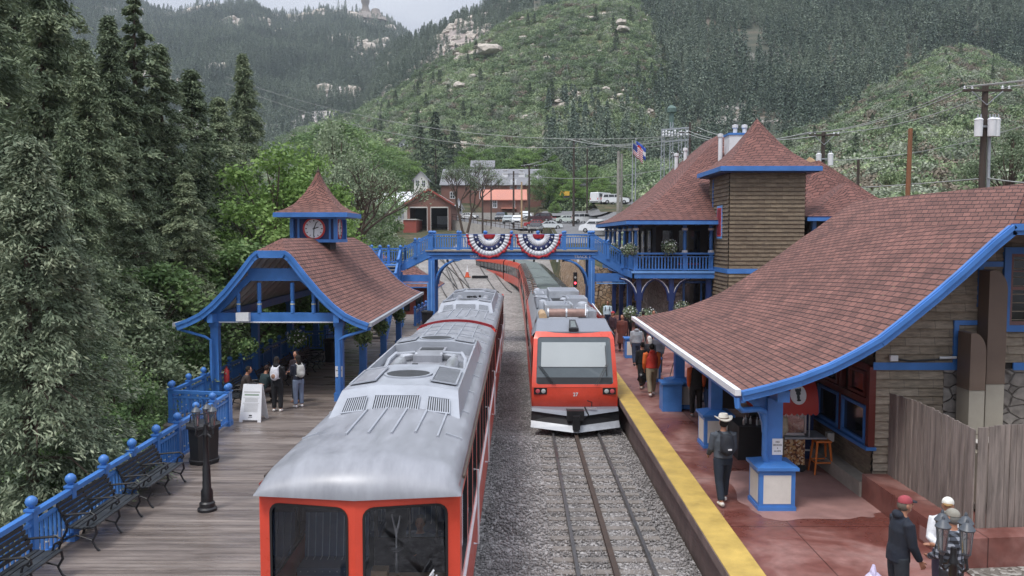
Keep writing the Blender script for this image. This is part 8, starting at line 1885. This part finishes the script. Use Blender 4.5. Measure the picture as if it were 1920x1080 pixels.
r = gabled('coral_roof_house', 'red brown building with coral pink roof beside the car park', 'building', xc0, xc1, Yc, Yc+12, PZ(402, Yc), PZ(373, Yc), PZ(356, Yc+6), 'x', 'brick', 'pinkroof', .6)
F = lambda a, b, o: (a, Yc-o, b)
window_on(r, F, PX(925, Yc), PX(931, Yc), PZ(389, Yc), PZ(376, Yc), t=.2); window_on(r, F, PX(962, Yc), PX(965, Yc), PZ(392, Yc), PZ(377, Yc), t=.12)
MB().box(PX(940, Yc), PX(968, Yc), Yc-2.5, Yc, PZ(390, Yc)-.3, PZ(390, Yc)).build('porch_roof', M['pinkroof'], r, smooth=None)
MB().box(PX(905, Yc)-4, PX(1000, Yc), Yc-3.2, Yc-2.9, PZ(412, Yc-3), PZ(399, Yc-3)).build('pale_base_wall', M['concrete'], r, smooth=None)
def house(label, px, py, pb, wpx, Y, wall, roof, al='y'):
    w_ = wpx*Y/FPX; x = PX(px, Y); r = gabled('hillside_house', label, 'house', x-w_/2, x+w_/2, Y, Y+w_*1.1, PZ(pb, Y), lerp(PZ(pb, Y), PZ(py, Y), .62), PZ(py, Y), al, wall, roof, .5)
    F = lambda a, b, o: (x+a, Y-o, b); zb_ = PZ(pb, Y)
    for q in (-.25, .2): window_on(r, F, w_*q-.4, w_*q+.4, zb_+1.2, zb_+2.6, t=.1)
    return r
_c = [(abs(HOR-(float(zC(np.array([-.135]), np.array([y_]))[0])-CAMZ)/y_*FPX-283), y_) for y_ in np.arange(262, 470, 4.0)]
house('small white gabled house high on the slope behind the trees', 759, 262, 284, 17, min(_c)[1], 'white', 'slate')
house('grey blue clapboard house behind the bare tree', 905, 300, 334, 40, 262, 'silver2', 'slate', 'x')
house('tall pale house behind the shed roof among the trees', 790, 322, 358, 26, 215, 'cream', 'slate')
house('white church like house between the shed and the forked tree', 860, 372, 406, 13, 205, 'white', 'slate')
house('small pale building behind the car park trees at the right', 1083, 338, 360, 22, 240, 'galv', 'slate', 'x')
structure(gridmesh('road', *np.meshgrid(np.linspace(-19, 34, 30), np.linspace(196, 218, 14), indexing='ij')[:2], 0*np.zeros((30, 14)), M['asphalt']) if False else MB().grid([[(x, y, max(zs(x, y), zs(x, 196))+.25) for y in np.linspace(190, 219, 14)] for x in np.linspace(-20, 36, 40)]).build('road', M['asphalt'], smooth=60))
structure(MB().grid([[(x, y, zs(x, y)+.12) for y in np.linspace(118, 192, 30)] for x in np.linspace(5.9, 26, 16)]).build('parking_lot', M['asphalt'], smooth=60))
r = thing('concrete_wall', 'long grey concrete retaining wall below the road with a railing on top', 'wall', (PX(880, 186), 186, 7)); mb = MB(); P0, P1 = (PX(848, 188), 188), (PX(1000, 172), 172)
mb.add([(P0[0], P0[1], 4), (P1[0], P1[1], 4), (P1[0], P1[1], PZ(437, 172)), (P0[0], P0[1], PZ(412, 188)), (P0[0], P0[1]+.4, 4), (P1[0], P1[1]+.4, 4), (P1[0], P1[1]+.4, PZ(437, 172)), (P0[0], P0[1]+.4, PZ(412, 188))], [(0, 1, 2, 3), (3, 2, 6, 7), (4, 7, 6, 5), (0, 3, 7, 4), (1, 5, 6, 2)]); mb.build('wall_face', M['concrete'], r, smooth=None)
mb = MB(); a, b = Vector((P0[0], P0[1], PZ(412, 188))), Vector((P1[0], P1[1], PZ(437, 172)))
for k in range(19): c = a.lerp(b, k/18); mb.beam(c, c+Vector((0, 0, 1.3)), .10, .10)
for h_ in (.7, 1.25): mb.beam(a+Vector((0, 0, h_)), b+Vector((0, 0, h_)), .08, .1)
mb.build('railing', M['rust'], r, smooth=None)

# ================================================================== VEHICLES
carm = {}
def carpaint(h):
    if h not in carm: carm[h] = mat('car_paint', srgb(h), .3, var=.05, coat=.6)
    return carm[h]
VK = {'sedan': (4.6, 1.8, [(-2.3, .5), (-2.28, .85), (-1.5, .95), (-.75, 1.40), (.65, 1.43), (1.35, .98), (2.2, .90), (2.3, .55)], (-1.35, -.72, .60, 1.25, .97, 1.40)),
      'suv': (4.8, 1.9, [(-2.4, .5), (-2.38, 1.05), (-2.2, 1.70), (.45, 1.76), (1.15, 1.15), (2.2, 1.02), (2.4, .6)], (-2.25, -2.12, .40, 1.05, 1.15, 1.70)),
      'van': (5.4, 2.0, [(-2.7, .5), (-2.7, 2.0), (-2.6, 2.1), (1.0, 2.1), (1.7, 1.35), (2.5, 1.2), (2.7, .6)], (-2.5, -2.5, .9, 1.6, 1.35, 2.0)),
      'pickup': (5.4, 1.95, [(-2.7, .6), (-2.7, 1.1), (-.6, 1.12), (-.45, 1.75), (.7, 1.78), (1.3, 1.18), (2.5, 1.08), (2.7, .6)], (-.42, -.36, .62, 1.2, 1.18, 1.74))}
def vehicle(kind, label, px, pyb, Y, rz, col, z=None, group='vehicles parked behind the station', name=None):
    L_, W_, prof_, gl = VK[kind]; r = thing(name or {'sedan': 'parked_car', 'suv': 'parked_car', 'van': 'parked_van', 'pickup': 'pickup_truck'}[kind], label, {'van': 'van', 'pickup': 'pickup'}.get(kind, 'car'), (0, 0, 0), group)
    rows = []; bot = [(prof_[0][0], .32)]+prof_+[(prof_[-1][0], .32)]
    mb = MB(); S_ = [(-1, 0), (-.97, .0), (-.80, 1), (.80, 1), (.97, 0), (1, 0)]
    def P(i, s): x, z_ = bot[i]; t = max(0, (z_-gl[4])/(gl[5]-gl[4])) if z_ > gl[4] else 0; return (x, s*W_/2*(1-.16*min(1, t)), z_)
    n = len(bot); mb.add([P(i, -1) for i in range(n)]+[P(i, 1) for i in range(n)], [tuple(range(n)), tuple(range(2*n-1, n-1, -1))]+[(i, i+n, (i+1) % n+n, (i+1) % n) for i in range(n)]); bd = mb.build('body', carpaint(col), r, smooth=25)
    for s in (-1, 1):
        a0, a1, b1_, b0_, z0, z1 = gl; q = lambda x, zz: (x, s*(W_/2*(1-.16*max(0, (zz-gl[4])/(gl[5]-gl[4])))+.012), zz)
        m = MB(); zt = z1-.07; zb2 = z0+.02; m.poly([q(a0+.12, zb2), q(b0_-.12, zb2), q(b1_-.05, zt), q(a1+.15, zt)]); sw = m.build('side_window', M['glass_dark'], r, smooth=None); m = MB()
        for x in (lerp(a1, b1_, .36), lerp(a1, b1_, .75)): m.poly([q(x-.03, zb2), q(x+.03, zb2), q(x+.03, zt), q(x-.03, zt)])
        m.v = [(x, y+s*.008, z_) for x, y, z_ in m.v]; m.build('window_pillar', carpaint(col), sw, smooth=None)
    def scr(x0_, z0_, x1_, z1_, o, nm):
        w0 = W_/2*.90; w1 = W_/2*.78; MB().poly([(x0_+o, -w0, z0_), (x0_+o, w0, z0_), (x1_+o, w1, z1_), (x1_+o, -w1, z1_)]).build(nm, M['glass_dark'], r, smooth=None)
    scr(gl[3]+.02, gl[4]+.06, gl[2]+.08, gl[5]-.06, .05, 'windscreen'); scr(gl[0]-.04, gl[4]+.08, gl[1]-.02 if kind != 'pickup' else gl[1], gl[5]-.08, -.10 if kind in ('suv', 'van') else -.04, 'rear_window')
    for x in (-L_*.30, L_*.31):
        for s in (-1, 1):
            w_ = MB().lathe((x, s*(W_/2-.1), .34), [(.34, -.11), (.36, -.08), (.36, .08), (.34, .11)], 16, 0, Matrix.Rotation(R(90), 3, 'X')).build('wheel', M['rubber'], r); MB().lathe((x, s*(W_/2+.012), .34), [(.20, -.01), (.18, .01), (.05, .015)], 12, 0, Matrix.Rotation(R(90), 3, 'X')).build('rim', M['chrome'], w_)
    for s in (-1, 1):
        MB().cbox((L_/2-.02, s*W_*.36, .78), (.08, .34, .16)).build('headlight', M['lamp_white'], r, smooth=None); MB().cbox((-L_/2+.0, s*W_*.40, .95), (.06, .16, .3)).build('tail_light', M['clockred'], r, smooth=None)
    mb = MB(); mb.cbox((L_/2-.02, 0, .62), (.08, W_*.5, .18)); mb.cbox((L_/2, 0, .42), (.06, W_*.9, .14)); mb.cbox((-L_/2, 0, .45), (.06, W_*.9, .14)); mb.build('grille_and_bumper', M['black'], r, smooth=None)
    x = PX(px, Y); zz = PZ(pyb, Y) if z is None else z; r.location = (x, Y, zz); r.rotation_euler = (0, 0, R(rz)); return r
vehicle('suv', 'white car among the trees left of the near railing', 238, 690, 46, 15, '#b9bcc0', z=-2.35, group=None)
def pk(kind, label, px, Y, rz, col): x = PX(px, Y); return vehicle(kind, label, px, 0, Y, rz, col, z=zs(x, Y)+.14)
vehicle('suv', 'white off road car facing the camera, front and centre in the car park', 970, 421, 160, -92, '#e2e4e6')
vehicle('suv', 'silver car directly left of the white off road car', 953, 420, 166, -95, '#9aa3a8'); vehicle('suv', 'dark blue car at the left end of the car park row', 940, 414, 172, -100, '#2a3446')
vehicle('sedan', 'white sedan on the road by the concrete wall railing', 878, 411, 190, -20, '#dfe1e2'); vehicle('suv', 'white car just behind the white off road car', 985, 412, 174, -80, '#d6dadc')
vehicle('sedan', 'red sedan right of the centre of the car park', 1006, 427, 150, 175, '#9c2a2c'); vehicle('suv', 'maroon car behind the red sedan', 1012, 416, 165, 170, '#3d1c24')
vehicle('suv', 'black car low behind the bunting, below the red sedan', 1004, 437, 140, -100, '#1e1f24'); vehicle('sedan', 'pale green white car in the shrubs of the car park', 1062, 418, 158, 10, '#c6d0c8')
vehicle('suv', 'white suv at the right end of the car park row', 1096, 418, 156, 5, '#dde0e2'); vehicle('sedan', 'pale car half hidden by shrubs, lower row', 1030, 430, 146, 0, '#cdd2d4'); vehicle('van', 'white van close to the depot roof corner', 1118, 436, 130, 170, '#e3e5e8')
vehicle('sedan', 'silver sedan right of the pale green white car', 1078, 420, 162, 5, '#b4b9bc')
vehicle('van', 'white van with dark rear windows on the upper terrace', 1130, 384, 150, 48, '#e4e6e8'); vehicle('suv', 'white car parked right behind the van on the upper terrace', 1152, 383, 147, 0, '#dcdfe2')
structure(MB().grid([[(x, y, PZ(384, 140)-.05-.15*max(0, 138-y)) for y in np.linspace(128, 158, 10)] for x in np.linspace(PX(1112, 140), PX(1230, 150), 12)]).build('upper_terrace', M['ground'], smooth=60))
M['excav'] = mat('machine_yellow', (.60, .36, .04), .5)
r = thing('small_excavator', 'small yellow digger on the slope above the car park', 'digger', (PX(1062, 190), 190, PZ(370, 190))); x, z = PX(1062, 190), PZ(371, 190)
MB().box(x-.7, x+.7, 189.2, 191, z, z+.4).build('tracks', M['black'], r, smooth=None); MB().box(x-.5, x+.6, 189.4, 190.8, z+.4, z+1.4).build('cab', M['excav'], r, smooth=None); MB().tube([(x-.4, 190, z+.8), (x-1.2, 190, z+1.5), (x-1.5, 190, z+.5)], [.14, .11, .09], 6).build('arm', M['excav'], r)

# ================================================================== POLES, WIRES, FLAGS
def pole(label, px, pyt, Y, zb, rad=.16, arm=2.4, armz=.35, tf=0, mt='pole', name='utility_pole', lean=0):
    x = PX(px, Y); zt = PZ(pyt, Y); r = thing(name, label, 'utility pole', (x, Y, zb)); MB().tube([(x, Y, zb), (x+lean, Y, zt)], [rad, rad*.75], 10).build('pole', M[mt], r)
    if arm:
        za = zt-armz; MB().beam((x-arm/2, Y-.15, za), (x+arm/2, Y-.15, za), .10, .12).build('crossarm', M[mt], r)
        MB().tube([(x-arm*.32, Y-.2, za-.05), (x, Y-.2, za-.75), (x+arm*.32, Y-.2, za-.05)], .03, 5).build('brace', M['galv'], r)
        for q in (-.46, -.30, .32, .46): MB().lathe((x+arm*q, Y-.15, za+.06), [(.04, 0), (.07, .03), (.04, .08), (.06, .12), (.02, .18)], 8).build('insulator', M['white'], r)
    for k in range(tf):
        dx = (-.42, .20, .48)[k] if tf == 3 else (-.42, .46)[k]; t_ = MB().lathe((x+dx, Y-.25-.12*(k == 1), zt-2.75), [(.03, 0), (.2, .02), (.21, .85), (.23, .87), (.18, .95), (.03, 1.0)], 12).build('transformer', M['white'], r)
        for q in (-.08, .08): MB().lathe((x+dx+q, Y-.3, zt-1.8), [(.03, 0), (.045, .08), (.02, .22)], 6).build('bushing', M['galv'], t_)
    if tf: MB().beam((x-.5, Y-.2, zt-2.2), (x+.6, Y-.2, zt-2.2), .06, .1).build('hanger', M['galv'], r)
    return Vector((x, Y-.15, zt-armz+.2))
pA = pole('tall dark pole with three white transformers behind the shop roof', 1833, 163, 44, 2, .20, 2.5, .35, 3); MB_ = MB().tube([(PX(1846, 44), 44, 4), (PX(1843, 44), 44, PZ(225, 44))], .09, 8).build('cable_riser_pipe', M['galv']); tag(MB_, 'grey conduit pipe running up beside the tall transformer pole', 'pipe')
pB = pole('pole with two white transformers behind the tower roof', 1537, 248, 66, 3, .2, 2.4, .35, 2)
pole('plain reddish brown wooden pole standing alone above the shop roof', 1694, 244, 50, 3, .17, 0, mt='pole_brown', lean=.12)
pole('short dark leaning pole by the bare dirt cut', 1603, 300, 70, 5, .15, 0)
pC = pole('tall dark pole right of the brown hall with two lamps', 1075, 262, 150, 8, .22, 3, .3)
pD = pole('dark pole in front of the brown hall beside the pale one', 992, 308, 158, 8, .22, 3.0, .5); pole('yellowish bare pole in the middle of the car park', 978, 342, 150, 8, .18, 0, mt='cardboard')
pE = pole('dark pole carrying two white transformer cans before the coral roof', 963, 322, 172, 8, .22, 4.2, .6, 2); pole('thin pole left of the coral roof', 921, 336, 180, 8, .16, 2, .3); pole('dark pole rising from the concrete wall by the forked tree', 905, 345, 180, 7, .22, 0)
pF = pole('thick grey pole left of the flagpoles', 1158, 285, 100, 5, .22, 0, mt='bark_pale'); pole('second thick grey pole touching the first one left of the flagpoles', 1164, 290, 101, 5, .16, 0, mt='bark_pale'); pole('dark pole among the trees above the upper terrace', 1100, 280, 190, 10, .2, 0)
pG = pole('dark pole beside the substation frame', 1290, 232, 130, 8, .2, 3.5, 1.6); pole('dark pole behind the left flue pipes', 1268, 285, 120, 8, .2, 2, .4)
def wire(label, a, b, sag, rad=.028, n=14, seg=None):
    a, b = Vector(a), Vector(b); pts = [a.lerp(b, t)-Vector((0, 0, sag*4*t*(1-t))) for t in [k/n for k in range(n+1)]]
    return tag(MB().tube(pts, rad, 4, caps=False).build('power_line', M['wire']), label, 'cable', 'overhead cables')
for k, dx in enumerate((-1.15, -.75, 1.15)):
    wire(['outermost left wire between the two transformer poles', 'second wire between the two transformer poles', 'right hand wire between the two transformer poles'][k], pA+Vector((dx, 0, 0)), pB+Vector((dx, 0, 0)), .5)
    wire(['outermost left wire leaving the upper right corner', 'second wire leaving the upper right corner', 'right hand wire leaving the upper right corner'][k], pA+Vector((dx, 0, 0)), (pA.x+dx+6, 20, pA.z-.9), .4)
    wire(['outermost wire dropping from the transformer pole towards the flagpoles', 'second wire dropping from the transformer pole towards the flagpoles', 'third wire dropping from the transformer pole towards the flagpoles'][k], pB+Vector((dx, 0, 0)), pG+Vector((dx, 0, .3*k)), 1.2, .05)
    wire(['upper wire from the substation pole to the car park pole', 'middle wire from the substation pole to the car park pole', 'lower wire from the substation pole to the car park pole'][k], pG+Vector((dx, 0, -.5*k)), pC+Vector((dx, 0, 0)), 1.5, .045)
    wire(['upper wire of the bundle down to the brown hall pole', 'middle wire of the bundle down to the brown hall pole', 'lower wire of the bundle down to the brown hall pole'][k], pC+Vector((dx, 0, -.2*k)), pD+Vector((dx, 0, 0)), 1.0, .045)
wire('low cable skimming over the shop roof between the poles', (PX(1843, 44), 44, PZ(335, 44)), (PX(1440, 70), 70, PZ(358, 70)), .15, .03); wire('low cable from the tall pole to the right edge', (PX(1843, 44), 44, PZ(335, 44)), (PX(1990, 36), 36, PZ(345, 36)), .1, .03)
wire('cable from the second transformer pole to the right across the slope', (PX(1537, 66), 66, PZ(303, 66)), (PX(2000, 60), 60, PZ(205, 60)), .9, .03)
wire('upper long cable crossing the bushy hill from the left', (PX(430, 150), 150, PZ(148, 150)), pG+Vector((0, 0, -.6)), 4.2, .045, 24); wire('lower long cable crossing the bushy hill from the left', (PX(430, 152), 152, PZ(160, 152)), pG+Vector((-1, 0, -1.2)), 5.2, .045, 24)
wire('cable between the car park poles at mid height', pD+Vector((0, 0, -2)), (PX(1400, 120), 120, PZ(278, 120)), 2.0, .04)
r = thing('substation_frame', 'grey lattice steel frames of a substation on the hillside', 'steel frame', (PX(1265, 175), 175, 20)); mb = MB()
for px in (1240, 1256, 1272, 1284):
    x = PX(px, 175); zt = PZ(232 if px == 1256 else 244, 175); mb.tube([(x-.4, 175, 14), (x-.25, 175, zt)], .09, 4); mb.tube([(x+.4, 175, 14), (x+.25, 175, zt)], .09, 4); z = 20
    while z < zt-1.2: mb.tube([(x-.4, 175, z), (x+.4, 175, z+1.2)], .05, 4); z += 1.2
mb.build('lattice_column', M['galv'], r); mb = MB()
for py in (246, 256, 268): mb.beam((PX(1238, 175), 175, PZ(py, 175)), (PX(1288, 175), 175, PZ(py-4, 175)), .2, .3)
mb.build('beam', M['galv'], r)
for k in range(9): x = PX(1240+k*5.5, 175); MB().lathe((x, 174.6, PZ(252-rnd.uniform(0, 6), 175)), [(.12, -1.2), (.25, -.9), (.12, -.6), (.25, -.3), (.12, 0)], 6).build('insulator', M['white'], r)
tag(MB().lathe((PX(1259, 176), 178, PZ(214, 176)), [(.5, -3), (.5, 0), (1.0, .3), (1.05, 1.1), (.6, 1.6), (.1, 1.8)], 12).build('dome_tank', mat('green_tank', (.10, .16, .14))), 'small green domed tank on a post above the substation', 'tank')
M['stripes'] = None
def flagmat(kind):
    m, t, b = newmat('flag_cloth_'+kind); lk = t.links.new; uv = N(t, 'ShaderNodeTexCoord').outputs['UV']; sx = N(t, 'ShaderNodeSeparateXYZ'); lk(uv, sx.inputs[0])
    def M1(op, a, b_): q = N(t, 'ShaderNodeMath', operation=op); (lk(a, q.inputs[0]) if not isinstance(a, (int, float)) else setattr(q.inputs[0], 'default_value', a)); (lk(b_, q.inputs[1]) if not isinstance(b_, (int, float)) else setattr(q.inputs[1], 'default_value', b_)); return q.outputs[0]
    U_, V_ = sx.outputs[0], sx.outputs[1]
    if kind == 'us':
        st = M1('LESS_THAN', M1('FRACT', M1('MULTIPLY', V_, 6.5), 0), .5); c1 = N(t, 'ShaderNodeMix', data_type='RGBA'); lk(st, c1.inputs[0]); c1.inputs[6].default_value = (.75, .75, .77, 1); c1.inputs[7].default_value = (.45, .03, .05, 1)
        can = M1('MULTIPLY', M1('LESS_THAN', U_, .42), M1('GREATER_THAN', V_, .46)); c2 = N(t, 'ShaderNodeMix', data_type='RGBA'); lk(can, c2.inputs[0]); lk(c1.outputs[2], c2.inputs[6]); c2.inputs[7].default_value = (.03, .05, .22, 1)
    else:
        mid = M1('MULTIPLY', M1('GREATER_THAN', V_, .33), M1('LESS_THAN', V_, .67)); c1 = N(t, 'ShaderNodeMix', data_type='RGBA'); lk(mid, c1.inputs[0]); c1.inputs[6].default_value = (.03, .08, .40, 1); c1.inputs[7].default_value = (.75, .75, .77, 1)
        d = M1('SQRT', M1('ADD', M1('POWER', M1('SUBTRACT', M1('MULTIPLY', U_, 1.5), .5), 2), M1('POWER', M1('SUBTRACT', V_, .5), 2)), 0); rg = M1('MULTIPLY', M1('LESS_THAN', d, .30), M1('GREATER_THAN', d, .16))
        c2 = N(t, 'ShaderNodeMix', data_type='RGBA'); lk(rg, c2.inputs[0]); lk(c1.outputs[2], c2.inputs[6]); c2.inputs[7].default_value = (.50, .03, .03, 1)
        c3 = N(t, 'ShaderNodeMix', data_type='RGBA'); lk(M1('LESS_THAN', d, .16), c3.inputs[0]); lk(c2.outputs[2], c3.inputs[6]); c3.inputs[7].default_value = (.75, .50, .05, 1); c2 = c3
    lk(c2.outputs[2], b.inputs['Base Color']); b.inputs['Roughness'].default_value = .8; return m
def flag(label, px, pyt, Y, kind):
    x = PX(px, Y); zt = PZ(pyt, Y); r = thing('flag_pole', 'grey flagpole carrying the '+label, 'flagpole', (x, Y, 5)); MB().tube([(x, Y, 5), (x, Y, zt)], [.09, .05], 8).build('pole', M['galv'], r); MB().ball((x, Y, zt+.06), .08, 8).build('finial', M['chrome'], r)
    P = []; uvs = []
    for i in range(15):
        a = i/14; row = []; ur = []
        for j in range(7): bb = j/6; row.append((x+.06+a*1.15, Y+.22*math.sin(a*9+bb), zt-.15-1.25*(1-bb)-a*1.15*(1-.25*bb)+.05*math.sin(a*12))); ur.append((a, bb))
        P.append(row); uvs.append(ur)
    f = MB().grid(P, 0, uvs).build('flag', flagmat(kind), None, smooth=60); tag(f, label, 'flag'); s = f.modifiers.new('thickness', 'SOLIDIFY'); s.thickness = .01
flag('starred and striped flag drooping left of the depot roof', 1184, 268, 98, 'us'); flag('blue and white flag with red ring drooping on the right flagpole', 1190, 264, 102, 'co')
cx_, cy_ = PX(876, 112), 112; zc_ = zs(-5, 112)+.15; r = thing('traffic_cone', 'orange traffic cone with pale top in the yard left of the curved train', 'cone', (cx_, cy_, zc_)); MB().box(cx_-.45, cx_+.45, cy_-.45, cy_+.45, zc_, zc_+.06).build('base', M['orange'], r, smooth=None); MB().lathe((cx_, cy_, zc_+.06), [(.32, 0), (.16, .65)], 12).build('cone_body', mat('cone_orange', (.65, .10, .04)), r); MB().lathe((cx_, cy_, zc_+.71), [(.155, 0), (.08, .4), (.05, .45), (.04, .9)], 12).build('pale_tip', M['white'], r)
r = thing('track_signal', 'small red signal light on a black box by the rubble wall', 'signal', (4.6, 66, .0)); MB().box(4.45, 4.75, 66, 66.2, 2.4, 3.6).build('signal_box', M['black'], r, smooth=None); MB().tube([(4.6, 66.1, -.2), (4.6, 66.1, 2.4)], .06, 6).build('post', M['black'], r)
lm_, lt_, lb_ = newmat('red_signal_light'); lb_.inputs['Emission Color'].default_value = (1, .05, .08, 1); lb_.inputs['Emission Strength'].default_value = 3; lb_.inputs['Base Color'].default_value = (.5, .02, .02, 1)
for z in (2.75, 3.2): MB().lathe((4.6, 65.99, z), [(.09, 0), (.09, .02)], 12, 0, Matrix.Rotation(R(90), 3, 'X')).build('signal_lamp', lm_ if z < 3 else M['lamp_white'], r)
tag(MB().box(PX(885, 111), PX(915, 111), 110.8, 111.1, zs(-5, 111)+.15, zs(-5, 111)+.5).build('rail_stop_bar', M['black'], smooth=None), 'black bar lying in the yard right of the traffic cone', 'bar')
g_ = MB().grid([[(PX(lerp(1535, 1600, i/9), 74), 74+j*1.6+float(fbm(i*.7, j*.9, 3)), lerp(PZ(395, 74), PZ(300, 84), j/7)+float(fbm(i*.5, j*.6, 8))*.7) for j in range(8)] for i in range(10)]).build('earth_cut', mat('raw_earth', (.30, .185, .10), .95, var=.3, vs=.5, bump=.6, bs=2), smooth=60); structure(g_)
# ================================================================== AIR
def haze_box():
    m = bpy.data.materials.new('haze_air'); m.use_nodes = True; t = m.node_tree; t.nodes.remove(t.nodes['Principled BSDF']); v = t.nodes.new('ShaderNodeVolumePrincipled')
    v.inputs['Color'].default_value = (.80, .87, .97, 1); v.inputs['Density'].default_value = .00019; v.inputs['Anisotropy'].default_value = .2
    t.links.new(v.outputs[0], t.nodes['Material Output'].inputs['Volume']); m.cycles.homogeneous_volume = True if hasattr(m.cycles, 'homogeneous_volume') else True
    o = MB().box(-1500, 1700, -60, 2100, -420, 900).build('haze', m, smooth=None); o['kind'] = 'stuff'; o['label'] = 'thin pale mountain haze'
haze_box()
